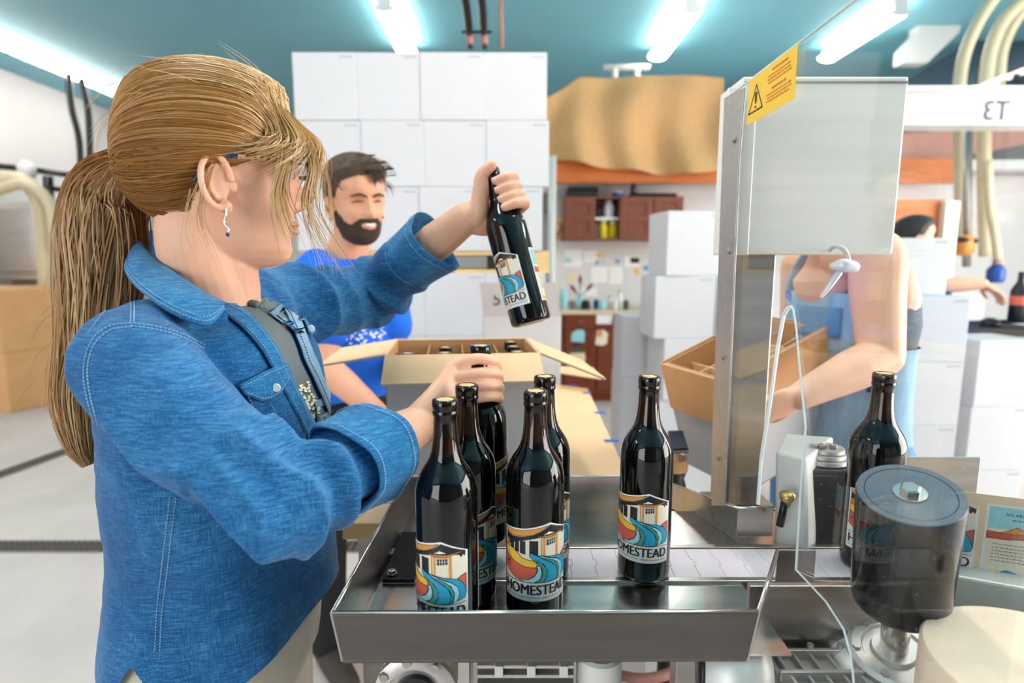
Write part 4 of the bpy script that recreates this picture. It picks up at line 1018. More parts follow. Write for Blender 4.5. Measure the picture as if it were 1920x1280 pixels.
# tablet and tape gun at the table corner, white cases below
tp = thing('tablet', 'dark tablet lying at the corner beyond the lone bottle', 'tablet', P(1270, 832, 1.30))
MB().prism([P(1256, 852, 1.26), P(1292, 850, 1.28), P(1280, 812, 1.42), P(1252, 812, 1.40)], (0, 0, 0.008)).build('body', 'black_plastic', tp, bevel=0.002)
MB().prism([P(1258, 848, 1.268) + Vector((0, 0, 0.0085)), P(1288, 846, 1.285) + Vector((0, 0, 0.0085)), P(1278, 815, 1.41) + Vector((0, 0, 0.0085)), P(1254, 815, 1.39) + Vector((0, 0, 0.0085))], (0, 0, 0.0006)).build('screen', 'navy', tp)
st = thing('tape_roll_stand', 'round black and tan stand beneath the tablet', 'stand', P(1266, 890, 1.33))
q = P(1262, 866, 1.36)
MB().lathe([(0.032, -0.30), (0.034, -0.06), (0.028, -0.04), (0.034, -0.02)], 24, q).build('base', 'black_plastic', st, smooth=True)
MB().lathe([(0.036, -0.018), (0.036, 0.012), (0.012, 0.012)], 24, q).build('tape', 'cardboard', st, smooth=True, auto=0.6)
MB().cyl((q.x, q.y, 0), (q.x, q.y, q.z - 0.25), 0.02).build('pole', 'black_metal', st)
for r in range(2): case(0.47, 1.62, r * (CH + 0.001), '%s white case of the low pile behind the guide rail' % ('lower', 'upper')[r], 'pile behind the guide rail', 0.35)
# ------------------------------------------------------------------ acrylic guard, control cabinet, label machine
XP = 0.36
gp = thing('acrylic_guard', 'clear acrylic safety guard with notch and yellow warning sign', 'guard', (XP, 0.7, 0.9))
def GP(u, v): p = Px(u, v, XP); return Vector((XP, p.y, p.z))
topz = GP(1362, 182).z
slot_r = [(1489, 1068), (1497, 930), (1507, 800), (1496, 690), (1489, 610), (1484, 580)]
slot_l = [(1480, 575), (1474, 577), (1466, 590), (1455, 650), (1440, 760), (1424, 860), (1418, 945)]
near = 0.38
outl = [GP(1336, 945), GP(1362, 182), Vector((XP, near, topz)), Vector((XP, near, 0.78)), GP(1600, 1330), GP(1595, 1262), GP(1590, 1225), GP(1578, 1180), GP(1545, 1128)] + [GP(*p) for p in slot_r] + [GP(*p) for p in slot_l]
MB().prism(outl, (0.005, 0, 0)).build('sheet', 'acrylic', gp)
def edge(pts, r=0.0016): MB().tube([p + Vector((0.0025, 0, 0)) for p in pts], r, 6).build('polished_edge', 'acrylic_edge', gp)
edge([GP(1362, 182), Vector((XP, near, topz))], 0.002)
edge([GP(1600, 1330), GP(1595, 1262), GP(1590, 1225), GP(1578, 1180), GP(1545, 1128), GP(1489, 1068)], 0.0012)
edge([GP(*p) for p in slot_r + slot_l[:1]], 0.0016)
edge([GP(*p) for p in slot_l], 0.0026)
# yellow warning sign on the sheet
sg = [GP(1405, 155), GP(1497, 78), GP(1493, 181), GP(1405, 234)]
y0, y1 = sg[0].y, sg[1].y; z1_ = (sg[0].z + sg[1].z) / 2; z0_ = (sg[2].z + sg[3].z) / 2
sx = XP - 0.0006
sgn = MB().prism([(sx, y0, z0_), (sx, y1, z0_), (sx, y1, z1_), (sx, y0, z1_)], (0.0005, 0, 0)).build('warning_sign', 'sign_yellow', gp)
def sq(a, b_): return Vector((sx - 0.0004, y0 + (y1 - y0) * a, z0_ + (z1_ - z0_) * b_))      # a along the sign toward the camera, b up
tri = [(0.04, 0.22), (0.36, 0.22), (0.20, 0.78)]
m = MB()
for i in range(3):
    a, b_ = sq(*tri[i]), sq(*tri[(i + 1) % 3]); d = (b_ - a).normalized(); n = Vector((0, -d.z, d.y)) * 0.0011
    m.add([a - n - d * 0.001, b_ - n + d * 0.001, b_ + n + d * 0.001, a + n - d * 0.001], [(0, 1, 2, 3)])
m.add([sq(0.185, 0.38), sq(0.215, 0.38), sq(0.23, 0.62), sq(0.17, 0.62)], [(0, 1, 2, 3)]); m.add([sq(0.185, 0.28), sq(0.215, 0.28), sq(0.215, 0.33), sq(0.185, 0.33)], [(0, 1, 2, 3)])
m.build('warning_triangle', 'sign_ink', sgn)
m = MB()
q7 = random.Random(4)
for b_, w_, h in ((0.84, 0.30, 0.045), (0.75, 0.46, 0.03), (0.68, 0.48, 0.03), (0.61, 0.44, 0.03), (0.46, 0.28, 0.045), (0.37, 0.48, 0.03), (0.30, 0.45, 0.03), (0.23, 0.47, 0.03)):   # print too small to read
    a = 0.44 + (0.5 - w_) / 2
    while a < 0.44 + (0.5 + w_) / 2 - 0.02:
        d = q7.uniform(0.02, 0.06); m.add([sq(a, b_), sq(a + d, b_), sq(a + d, b_ + h), sq(a, b_ + h)], [(0, 1, 2, 3)]); a += d + 0.012
m.build('warning_text', 'sign_text', sgn)
ds = MB(); r6 = random.Random(9)
for i in range(170):
    y = r6.uniform(near + 0.02, 0.80); z = r6.uniform(0.98, 1.62); q = r6.uniform(0.0002, 0.00055)
    ds.add([(XP - 0.0004, y + q * math.cos(k * PI / 3), z + q * math.sin(k * PI / 3)) for k in range(6)], [tuple(range(6))])
ds.build('dust_specks', 'paper', gp)['kind'] = 'stuff'
# steel edge bracket carrying the sheet, with screws
MB().prism([GP(1335, 948) + Vector((-0.004, 0, 0)), GP(1362, 948) + Vector((-0.004, 0, 0)), GP(1389, 300) + Vector((-0.004, 0, 0)), GP(1400, 164) + Vector((-0.004, 0, 0)), GP(1362, 184) + Vector((-0.004, 0, 0))], (0.0035, 0, 0)).build('edge_bracket', 'steel_dull', gp, bevel=0.0008)
for u, v in ((1382, 262), (1372, 470), (1361, 669), (1352, 857)):
    MB().lathe([(0.0055, 0), (0.0055, 0.002), (0.003, 0.004)], 14, GP(u, v) + Vector((-0.004, 0, 0)), (-1, 0, 0)).build('screw', 'steel_dull', gp, smooth=True, auto=0.5)
# control cabinet on its upright
cc = thing('control_cabinet', 'brushed steel control cabinet on an upright behind the guard', 'cabinet', (0.5, 1.06, 0.9))
CY = 1.03
bl, tr_ = P(1399, 477, CY), P(1697, 143, CY)
MB().lo_hi((bl.x - 0.022, CY, bl.z), (P(1690, 300, CY).x, CY + 0.11, tr_.z)).build('housing', 'steel_box', cc, bevel=0.003)
MB().lo_hi((P(1360, 300, CY).x - 0.002, CY - 0.004, bl.z - 0.001), (bl.x + 0.002, CY + 0.004, P(1365, 165, CY).z)).build('side_flange', 'steel_box', cc, bevel=0.0015)
MB().lo_hi((bl.x - 0.02, CY - 0.0012, tr_.z - 0.012), (P(1690, 300, CY).x, CY, tr_.z - 0.008)).build('door_seam', 'steel_dull', cc)
MB().lo_hi((P(1368, 700, CY).x, CY + 0.012, 0.90), (P(1447, 700, CY).x, CY + 0.06, bl.z)).build('upright', 'steel', cc, bevel=0.002)
MB().lo_hi((P(1340, 900, CY).x, CY - 0.005, 0.890), (P(1460, 900, CY).x, CY + 0.08, 0.90)).build('foot_plate', 'steel_dull', cc, bevel=0.002)
sp = thing('cable_plug', 'pale grey cable plug dangling under the steel cabinet', 'plug', P(1580, 495, 0.99))
MB().tube(catmull([P(1556, 470, 1.04), P(1564, 462, 0.985), P(1578, 464, 0.97), P(1588, 476, 0.97), P(1592, 492, 0.97)], 16), 0.0038, 10).build('cable', 'pipe_white', sp, smooth=True)
MB().limb([P(1562, 499, 0.975), P(1580, 497, 0.97), P(1600, 500, 0.97)], [0.007, 0.0125, 0.010], 14, 10).build('plug_body', 'steel_box', sp, smooth=True)
MB().limb([P(1572, 512, 0.975), P(1556, 535, 0.975), P(1540, 556, 0.98)], [0.006, 0.005, 0.003], 10, 8).build('pull_clip', 'steel_box', sp, smooth=True)
# gear housing with brass knob, black motor block
gh = thing('gear_housing', 'grey steel gear housing with brass knob beside the black motor', 'machine', P(1500, 1000, 0.9))
a = P(1452, 1000, 0.88); hz = P(1460, 842, 0.93).z
MB().hexa([P(1452, 1040, 0.90), P(1515, 1060, 0.86), P(1560, 1060, 1.0), P(1470, 1030, 1.02)], [Vector((P(1455, 842, 0.92).x, 0.92, hz)), Vector((P(1512, 862, 0.88).x, 0.88, hz)), Vector((P(1560, 850, 1.0).x, 1.0, hz)), Vector((P(1470, 842, 1.02).x, 1.02, hz))]).build('housing', 'cast_white', gh, bevel=0.004)
MB().lathe([(0.003, -0.022), (0.008, -0.010), (0.012, -0.005), (0.0115, 0.002), (0.006, 0.005)], 20, P(1476, 928, 0.86), (-0.2, -0.2, 1)).build('brass_knob', 'brass', gh, smooth=True)
MB().tube([P(1472, 938, 0.865), P(1462, 985, 0.87)], 0.006, 10).build('knob_stem', 'black_metal', gh, smooth=True)
b0, b1 = P(1510, 1082, 0.90), P(1605, 882, 0.90)
MB().lo_hi((b0.x, 0.90, b0.z), (b1.x, 1.02, b1.z)).build('motor_block', 'black_plastic', gh, bevel=0.004)
for i, (u, v, r, z) in enumerate(((1540, 868, 0.042, 0.0), (1540, 862, 0.036, 0.008), (1545, 856, 0.030, 0.016))):
    q = Vector((P(u, 868, 0.95).x, 0.95, b1.z + 0.002 + z)); MB().lathe([(r, 0), (r, 0.006), (r - 0.004, 0.007)], 32, q).build('bearing_plate', 'cast_aluminium', gh, smooth=True, auto=0.5)
for u, v in ((1538, 850), (1525, 845), (1562, 836), (1540, 862)):
    q = P(u, v, 0.94); q.z = b1.z + 0.026; MB().lathe([(0.007, 0), (0.007, 0.005), (0.004, 0.006)], 6, q).build('bolt', 'steel_bright', gh)
rp = MB().lo_hi((P(1695, 900, 0.98).x, 0.98, P(1695, 1000, 0.98).z), (P(1836, 900, 0.98).x, 0.985, P(1700, 857, 0.98).z)).build('backing_plate', 'steel_dull', bevel=0.004); tag(rp, 'grey steel plate standing behind the black roller', 'plate')
# black rubber roller on its shaft
RC0 = P(1694, 1112, 0.60); RC1 = P(1706, 926, 0.575)
ax = (RC1 - RC0).normalized(); Lr = (RC1 - RC0).length
XR = 0.438
k_ = XR / RC1.x; RC1 = P(1706, 926, 0.575 * k_); RC0 = P(1686, 1118, 0.615 * k_); ax = (RC1 - RC0).normalized(); Lr = (RC1 - RC0).length
rl_ = thing('drive_roller', 'black rubber drive roller with hex bolt on top', 'roller', RC0)
rr = 0.0515
MB().lathe([(rr * 0.9, -0.004), (rr * 0.985, 0.0), (rr, 0.008), (rr, Lr - 0.002), (rr * 0.985, Lr)], 64, RC0, ax).build('sleeve', 'rubber', rl_, smooth=True, auto=0.8)
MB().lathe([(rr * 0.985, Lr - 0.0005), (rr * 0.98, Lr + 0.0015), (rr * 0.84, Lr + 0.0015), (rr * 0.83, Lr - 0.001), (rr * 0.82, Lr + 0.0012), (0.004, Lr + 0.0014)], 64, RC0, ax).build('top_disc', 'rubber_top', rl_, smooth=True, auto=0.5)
MB().lathe([(0.016, Lr + 0.001), (0.016, Lr + 0.003), (0.010, Lr + 0.0032)], 32, RC0, ax).build('washer', 'steel_bright', rl_, smooth=True, auto=0.5)
MB().lathe([(0.0105, Lr + 0.003), (0.0105, Lr + 0.009), (0.0085, Lr + 0.0105)], 6, RC0, ax).build('hex_bolt', 'steel_bright', rl_)
MB().lathe([(0.0155, -0.095), (0.0155, 0.0)], 28, RC0, ax).build('shaft', 'steel_bright', rl_, smooth=True, auto=0.5)
fb = RC0 - ax * 0.092
fl2 = MB().lathe([(0.052, -0.012), (0.052, -0.004), (0.046, 0.0), (0.036, 0.0), (0.034, -0.004), (0.026, -0.004), (0.024, 0.003), (0.019, 0.003)], 48, fb, ax).build('hub_flange', 'cast_aluminium', rl_, smooth=True, auto=0.4)
xx = ax.orthogonal().normalized(); yy = ax.cross(xx)
for k in range(6):
    t = 2 * PI * k / 6; MB().lathe([(0.005, -0.002), (0.005, 0.004)], 6, fb + (xx * math.cos(t) + yy * math.sin(t)) * 0.042, ax).build('flange_bolt', 'steel_dull', fl2)
MB().lathe([(0.075, -0.05), (0.07, -0.02), (0.055, -0.013)], 40, fb, ax).build('base_casting', 'cast_white', rl_, smooth=True)
# finned casting right of the tray
fcst = thing('finned_casting', 'ribbed grey aluminium casting below the end of the tray', 'machine part', P(1505, 1240, 0.66))
o = [P(1428, 1205, 0.70), P(1585, 1220, 0.68)]
zf = o[0].z; x0f, x1f = o[0].x, P(1592, 1220, 0.68).x
MB().lo_hi((x0f, 0.55, zf - 0.05), (x1f, 0.70, zf - 0.012)).build('body', 'cast_aluminium', fcst, bevel=0.003)
for k in range(4): MB().lo_hi((x0f, 0.565 + k * 0.04, zf - 0.014), (x1f, 0.571 + k * 0.04, zf + 0.0)).build('long_rib', 'cast_aluminium', fcst, bevel=0.001)
for k in range(5): MB().lo_hi((x0f + 0.012 + k * 0.022, 0.565, zf - 0.014), (x0f + 0.016 + k * 0.022, 0.69, zf - 0.004)).build('cross_rib', 'cast_aluminium', fcst, bevel=0.001)
for k in range(3): MB().lathe([(0.004, -0.01), (0.004, 0.006)], 10, (x0f + 0.02 + k * 0.04, 0.69, zf)).build('boss', 'cast_aluminium', fcst)
MB().lo_hi((x0f - 0.02, 0.70, zf - 0.06), (x1f + 0.05, 0.71, 0.94)).build('skirt_plate', 'steel', fcst, bevel=0.001)
# machine bed, label web, label roll
bd = thing('machine_bed', 'pale cast machine bed carrying the label strip', 'machine', P(1850, 1120, 0.8))
za_ = P(1850, 1090, 0.80).z
MB().hexa([(P(1700, 1100, 0.84).x, 0.84, za_ - 0.06), (0.95, 0.70, za_ - 0.06), (0.95, 0.92, za_ - 0.06), (P(1700, 1100, 0.92).x, 0.92, za_ - 0.06)], [(P(1700, 1100, 0.84).x, 0.84, za_), (0.95, 0.70, za_), (0.95, 0.92, za_), (P(1700, 1100, 0.92).x, 0.92, za_)]).build('bed', 'cast_white', bd, bevel=0.004)
MB().lo_hi((0.40, 0.45, 0.70), (1.0, 1.0, za_ - 0.062)).build('frame', 'steel_dull', bd, bevel=0.004)
MB().lo_hi((0.42, 0.48, 0), (0.98, 0.98, 0.70)).build('plinth', 'cast_white', bd, bevel=0.004)
MB().lo_hi((P(1862, 1080, 0.84).x, 0.835, za_), (0.90, 0.845, za_ + 0.012)).build('black_strip', 'black_metal', bd)
lw = thing('label_strip', 'strip of printed wine labels on tan backing paper', 'labels', (0.7, 0.86, za_))
wl = P(1720, 1078, 0.865); wr_ = P(1990, 1092, 0.80); zt_ = P(1840, 916, 0.86).z; zb_ = P(1840, 1074, 0.86).z
dx = (Vector((wr_.x, wr_.y, 0)) - Vector((wl.x, wl.y, 0))); dx.normalize(); nrm = Vector((dx.y, -dx.x, 0))
if nrm.y > 0: nrm = -nrm
org = Vector((wl.x, wl.y, zb_))
def LWp(x, y, off): return org + dx * x + Vector((0, 0, y)) + nrm * off
Lw = 0.30; Hw = zt_ - zb_
MB().prism([LWp(0, 0, 0), LWp(Lw, 0, 0), LWp(Lw, Hw, 0), LWp(0, Hw, 0)], -nrm * 0.0004).build('backing', 'label_paper', lw)
sc_ = (Hw - 0.018) / 0.1045
for kind, x0_ in (('front', P(1816, 1000, 0.86).x - wl.x - LW * sc_), ('back', P(1826, 1000, 0.86).x - wl.x)):
    me = label_mesh(kind)
    v = getv(me); out = np.array([tuple(LWp(x0_ + p[0] * sc_, 0.010 + p[1] * sc_, 0.0005 + p[2] * 0.3)) for p in v]); setv(me, out)
    o = bpy.data.objects.new('printed_label', me); COL.objects.link(o); put(o, lw)
ro = thing('label_roll', 'thick beige roll of label paper at the corner', 'paper roll', P(1890, 1240, 0.52))
rc = P(1990, 1262, 0.50)
RRl = 0.112
prof = [(0.02, -0.09), (RRl, -0.09), (RRl, -0.004), (RRl - 0.003, 0.0)] + [(RRl - 0.004 - 0.0028 * k, (0.0006 if k % 2 else -0.0004)) for k in range(30)] + [(0.02, 0.0)]
MB().lathe(prof, 72, rc).build('paper', 'roll_paper', ro, smooth=True, auto=0.9)
MB().lathe([(0.019, -0.10), (0.019, 0.003), (0.015, 0.003), (0.015, -0.1)], 32, rc, caps=False).build('core', 'cardboard_dark', ro, smooth=True, auto=0.5)
MB().cyl((rc.x, rc.y, za_ - 0.061), (rc.x, rc.y, rc.z + 0.02), 0.013).build('spindle', 'steel', ro)
# ------------------------------------------------------------------ people: shared builders
HZ = [-0.116, -0.111, -0.103, -0.092, -0.080, -0.066, -0.052, -0.038, -0.022, -0.006, 0.010, 0.028, 0.046, 0.064, 0.080, 0.094, 0.104, 0.110, 0.113]
HF = [0.046, 0.066, 0.077, 0.081, 0.079, 0.079, 0.081, 0.083, 0.084, 0.082, 0.082, 0.090, 0.092, 0.088, 0.079, 0.063, 0.043, 0.024, 0.008]
HB_ = [0.015, 0.004, -0.008, -0.022, -0.036, -0.050, -0.064, -0.077, -0.088, -0.094, -0.098, -0.100, -0.099, -0.095, -0.087, -0.073, -0.054, -0.034, -0.015]
HW_ = [0.014, 0.025, 0.036, 0.046, 0.053, 0.058, 0.062, 0.066, 0.070, 0.073, 0.075, 0.076, 0.076, 0.073, 0.067, 0.055, 0.040, 0.024, 0.009]
NZ_, NT_ = 78, 96
def head_point(z, th, feat=True):
    f, b, w = interp(HZ, HF, z), interp(HZ, HB_, z), interp(HZ, HW_, z)
    c, s_ = math.cos(th), math.sin(th)
    e = 0.86 if c > 0 else 0.95
    cc = math.copysign(abs(c) ** e, c); ss = math.copysign(abs(s_) ** 0.92, s_)
    x = (f if c > 0 else -b) * cc; y = w * ss
    if feat and c > 0:
        n = interp([-0.046, -0.040, -0.035, -0.029, -0.022, -0.010, 0.002, 0.014, 0.024], [0, 0.004, 0.017, 0.0225, 0.0215, 0.0155, 0.010, 0.006, 0.0], z)
        sg = interp([-0.04, -0.028, 0.0, 0.02], [0.0135, 0.0125, 0.0085, 0.010], z)
        x += n * math.exp(-(y / sg) ** 2)
        x += 0.0055 * math.exp(-((z + 0.0535) / 0.0045) ** 2 - (y / 0.022) ** 2) + 0.006 * math.exp(-((z + 0.067) / 0.005) ** 2 - (y / 0.019) ** 2)
        x -= 0.004 * math.exp(-((z + 0.060) / 0.0022) ** 2 - (y / 0.024) ** 2)
        for sy in (-1, 1):
            x -= 0.009 * math.exp(-((z - 0.006) / 0.012) ** 2 - ((y - sy * 0.032) / 0.015) ** 2)
            x += 0.006 * math.exp(-((z + 0.030) / 0.020) ** 2 - ((y - sy * 0.042) / 0.018) ** 2)
    return Vector((x, y, z))
def head_grid(mb, M, feat=True, disp=None):
    zs = [HZ[0] + (HZ[-1] - HZ[0]) * (0.5 - 0.5 * math.cos(PI * i / (NZ_ - 1))) for i in range(NZ_)]
    vs_ = []
    for z in zs:
        for k in range(NT_):
            p = head_point(z, 2 * PI * k / NT_, feat)
            if disp: p = disp(p)
            vs_.append(M @ p)
    fs = [(i * NT_ + k, i * NT_ + (k + 1) % NT_, (i + 1) * NT_ + (k + 1) % NT_, (i + 1) * NT_ + k) for i in range(NZ_ - 1) for k in range(NT_)]
    fs += [tuple(reversed(range(NT_))), tuple((NZ_ - 1) * NT_ + k for k in range(NT_))]
    mb.add(vs_, fs)
def ear(mb, M, side):
    def L(x, y, z): return M @ Vector((x, side * y, z))
    c = (0.004, 0.0735, -0.016)
    def e(t, rx, rz, o): return L(c[0] - 0.004 + rx * math.cos(t) - 0.10 * rz * math.sin(t), c[1] + o, c[2] + rz * math.sin(t))
    outer = [e(t, 0.0165, 0.029, 0.007 + 0.003 * abs(math.sin(t))) for t in np.linspace(-2.2, 2.9 - 2 * PI + 2 * PI, 26)[::-1] * -1 + 0.0]
    ts = np.linspace(0.1, 0.1 + 1.62 * PI, 26)          # front of the helix over the top and down to the lobe
    mb.limb([e(t, 0.0165, 0.030, 0.010 + 0.004 * max(0, -math.cos(t))) for t in ts], [0.0030] * 4 + [0.0040] * 18 + [0.0048] * 4, 8, 30)
    ts = np.linspace(0.5 * PI, 1.35 * PI, 12)
    mb.limb([e(t, 0.0095, 0.019, 0.007) for t in ts], [0.003] * 12, 8, 16)
    mb.ellipsoid(L(c[0] - 0.006, c[1] + 0.002, c[2] + 0.002), (0.0165, 0.0058, 0.029), M.to_3x3().normalized(), 18, 12)
    mb.ellipsoid(L(c[0] + 0.0035, c[1] + 0.006, c[2] - 0.028), (0.0085, 0.0048, 0.009), M.to_3x3().normalized(), 14, 10)
    mb.ellipsoid(L(c[0] + 0.0125, c[1] + 0.003, c[2] - 0.004), (0.005, 0.004, 0.008), M.to_3x3().normalized(), 12, 8)
def shell(name, M, keep, thick, m, parent, feat=False):   # hair or beard grown off the head surface
    zs = [HZ[0] + (HZ[-1] - HZ[0]) * (0.5 - 0.5 * math.cos(PI * i / (NZ_ - 1))) for i in range(NZ_)]
    V, F, ok = [], [], []
    for z in zs:
        for k in range(NT_):
            p = head_point(z, 2 * PI * k / NT_, feat); d = keep(p)
            n = Vector((p.x * 0.8 + 0.01, p.y, (p.z - 0.01) * (1.0 if p.z > 0.01 else 0.3))).normalized()
            V.append(M @ (p + n * thick(p, d))); ok.append(d > 0)
    for i in range(NZ_ - 1):
        for k in range(NT_):
            q = (i * NT_ + k, i * NT_ + (k + 1) % NT_, (i + 1) * NT_ + (k + 1) % NT_, (i + 1) * NT_ + k)
            if any(ok[a] for a in q): F.append(q)
    top = tuple((NZ_ - 1) * NT_ + k for k in range(NT_))
    if ok[top[0]]: F.append(top)
    mb = MB().add(V, F)
    return mb
def wrinkle(me, fn):
    v = getv(me); n = normals(me); d = np.array([fn(*p) for p in v], dtype=np.float32); setv(me, v + n * d[:, None])
def strands_mesh(name, strands, sides=3):
    V, F, T = [], [], []
    for pts, r0, tone in strands:
        n = len(pts); o = len(V)
        for i, p in enumerate(pts):
            t = (pts[min(i + 1, n - 1)] - pts[max(i - 1, 0)]); t = t.normalized() if t.length > 1e-9 else Vector((0, 0, 1))
            a = t.cross(Vector((0.3, 0.8, 0.52))); a = a.normalized() if a.length > 1e-6 else t.orthogonal().normalized(); b = t.cross(a)
            r = r0 * (1.0 if i < n * 0.6 else max(0.12, 1 - (i - n * 0.6) / (n * 0.42)))
            for k in range(sides):
                an = 2 * PI * k / sides; V.append(p + a * (r * math.cos(an)) + b * (r * math.sin(an))); T.append(tone)
        for i in range(n - 1):
            for k in range(sides):
                k2 = (k + 1) % sides; F.append((o + i * sides + k, o + i * sides + k2, o + (i + 1) * sides + k2, o + (i + 1) * sides + k))
    me = bpy.data.meshes.new(name); me.from_pydata([tuple(v) for v in V], [], F); me.update()
    at = me.attributes.new('tone', 'FLOAT', 'POINT'); at.data.foreach_set('value', np.array(T, dtype=np.float32))
    return me
def tone_attr(me, fn):
    v = getv(me); at = me.attributes.new('tone', 'FLOAT', 'POINT'); at.data.foreach_set('value', np.array([fn(*p) for p in v], dtype=np.float32))
def bvh(me): return BVHTree.FromPolygons([v.co[:] for v in me.vertices], [tuple(p.vertices) for p in me.polygons])
CAMP = Vector((0, 0, CAM_Z))
class Surf:                                    # lay trim on a garment: find the place on the cloth, lift it by off
    def __init__(s, me, Y): s.t = bvh(me); s.Y = Y
    def at(s, u, v, off=0.0):
        h = s.t.ray_cast(CAMP, _ray(u, v).normalized())
        if h[0] is None: h = s.t.find_nearest(P(u, v, s.Y))
        n = h[1]
        if n.dot(h[0] - CAMP) > 0: n = -n
        return h[0] + n * off
    def lay_under(s, me):                    # lay trim on the body of the garment even where a sleeve passes in front
        s.full = s.t; s.t = bvh(me); base = s.at
        def at(u, v, off=0.0):
            h = s.t.ray_cast(CAMP, _ray(u, v).normalized())
            if h[0] is None: h = s.t.find_nearest(P(u, v, s.Y))
            q = s.full.find_nearest(h[0])
            if (q[0] - h[0]).length < 0.014: h = q
            n = h[1]
            if n.dot(h[0] - CAMP) > 0: n = -n
            return h[0] + n * off
        s.at = at
    def near(s, p, off=0.0):
        h = s.t.find_nearest(Vector(p)); n = h[1]
        if n.dot(Vector(p) - h[0]) < 0: n = -n
        return h[0] + n * off
    def patch(s, A, B, nu, nv, off, mi=0):   # cloth patch between two pixel polylines
        a = [Vector((x, y, 0)) for x, y in A]; b = [Vector((x, y, 0)) for x, y in B]
        ca, cb = catmull(a, nu), catmull(b, nu)
        return MB().grid(lambda i, j: s.at(*(ca[round(i * (nu - 1))].lerp(cb[round(i * (nu - 1))], j)).to_2d(), off), nu, nv, mi)
    def stitch(s, pts, off=0.0012, n=40): return [s.at(p.x, p.y, off) for p in catmull([Vector((x, y, 0)) for x, y in pts], n)]
def stitches(paths, r, duty=0.62, pitch=0.0042):   # short thread dashes along paths
    mb = MB()
    for path in paths:
        L = [0.0]
        for i in range(1, len(path)): L.append(L[-1] + (path[i] - path[i - 1]).length)
        def at(s_):
            k = min(max(int(np.searchsorted(L, s_)) - 1, 0), len(path) - 2); t = (s_ - L[k]) / max(1e-9, L[k + 1] - L[k]); return path[k].lerp(path[k + 1], min(max(t, 0), 1))
        x = 0.0
        while x < L[-1] - pitch:
            a, b = at(x), at(x + pitch * duty)
            if (b - a).length < pitch * 2: mb.tube([a, b], r, 4)
            x += pitch
    return mb

# ------------------------------------------------------------------ the woman in the denim shirt
W = thing('person', 'woman in a blue denim shirt with blonde ponytail, holding two wine bottles', 'person', (-0.44, 0.83, 0))
yaw = math.radians(21)
HC = P(430, 332, 0.80); HC.x = -0.392
MH = Matrix.Translation(HC) @ Matrix.Rotation(yaw, 4, 'Z') @ Matrix.Rotation(math.radians(2), 4, 'Y') @ Matrix.Scale(1.05, 4)
def H(x, y, z): return MH @ Vector((x, y, z))
body = MB()
head_grid(body, MH); ear(body, MH, -1); ear(body, MH, 1)
body.limb([H(-0.025, 0, -0.03), H(-0.030, 0, -0.085), P(402, 545, 0.815), P(385, 600, 0.825)], [(0.052, 0.056), (0.054, 0.058), (0.060, 0.062), (0.075, 0.085)], 28, 16, up=(1, 0, 0))
body.limb([H(0.03, 0, -0.075), H(0.0, 0, -0.095), P(425, 545, 0.815)], [0.030, 0.040, 0.045], 20, 10)
body.tube([Vector((-0.43, 0.83, z)) for z in (0.86, 0.95, 1.05, 1.15, 1.22, 1.26, 1.29)], [(0.12, 0.15), (0.115, 0.15), (0.11, 0.155), (0.105, 0.165), (0.09, 0.16), (0.07, 0.12), (0.05, 0.07)], 32, (1, 0, 0))
S1, E1 = Vector((-0.448, 0.655, 1.240)), Vector((-0.238, 0.552, 1.120))
W1 = P(786, 797, 0.742)
body.limb([S1, (S1 + E1) / 2, E1], [0.040, 0.032, 0.020], 20, 12)
body.limb([E1, E1.lerp(W1, 0.35), E1.lerp(W1, 0.75), W1], [0.020, 0.022, 0.033, 0.0275], 22, 14)
# right hand round the neck of the lower bottle
K = [P(848, 688, 0.788), P(843, 708, 0.780), P(848, 729, 0.777), P(860, 750, 0.778)]
for k, kk in enumerate(K):
    body.limb([W1 + Vector((0, 0, 0.012 - 0.007 * k)), W1.lerp(kk, 0.55) + Vector((0, -0.003, 0)), kk], [0.0190, 0.0150, 0.0102], 14, 10)
F_ = [[K[0], P(888, 673, 0.792), P(924, 676, 0.805), P(934, 688, 0.838)], [K[1], P(902, 699, 0.788), P(931, 701, 0.806), P(937, 710, 0.840)], [K[2], P(908, 722, 0.786), P(934, 724, 0.806), P(937, 731, 0.838)], [K[3], P(914, 743, 0.788), P(935, 745, 0.808), P(936, 750, 0.838)]]
for k, f in enumerate(F_): body.limb(f, [0.0092, 0.0083, 0.0079, 0.0070] if k < 3 else [0.0086, 0.0078, 0.0073, 0.0064], 14, 18)
body.limb([W1 + Vector((0.01, 0.008, 0)), P(850, 742, 0.815), P(872, 712, 0.850), P(900, 694, 0.868)], [0.018, 0.0145, 0.0115, 0.009], 14, 14)
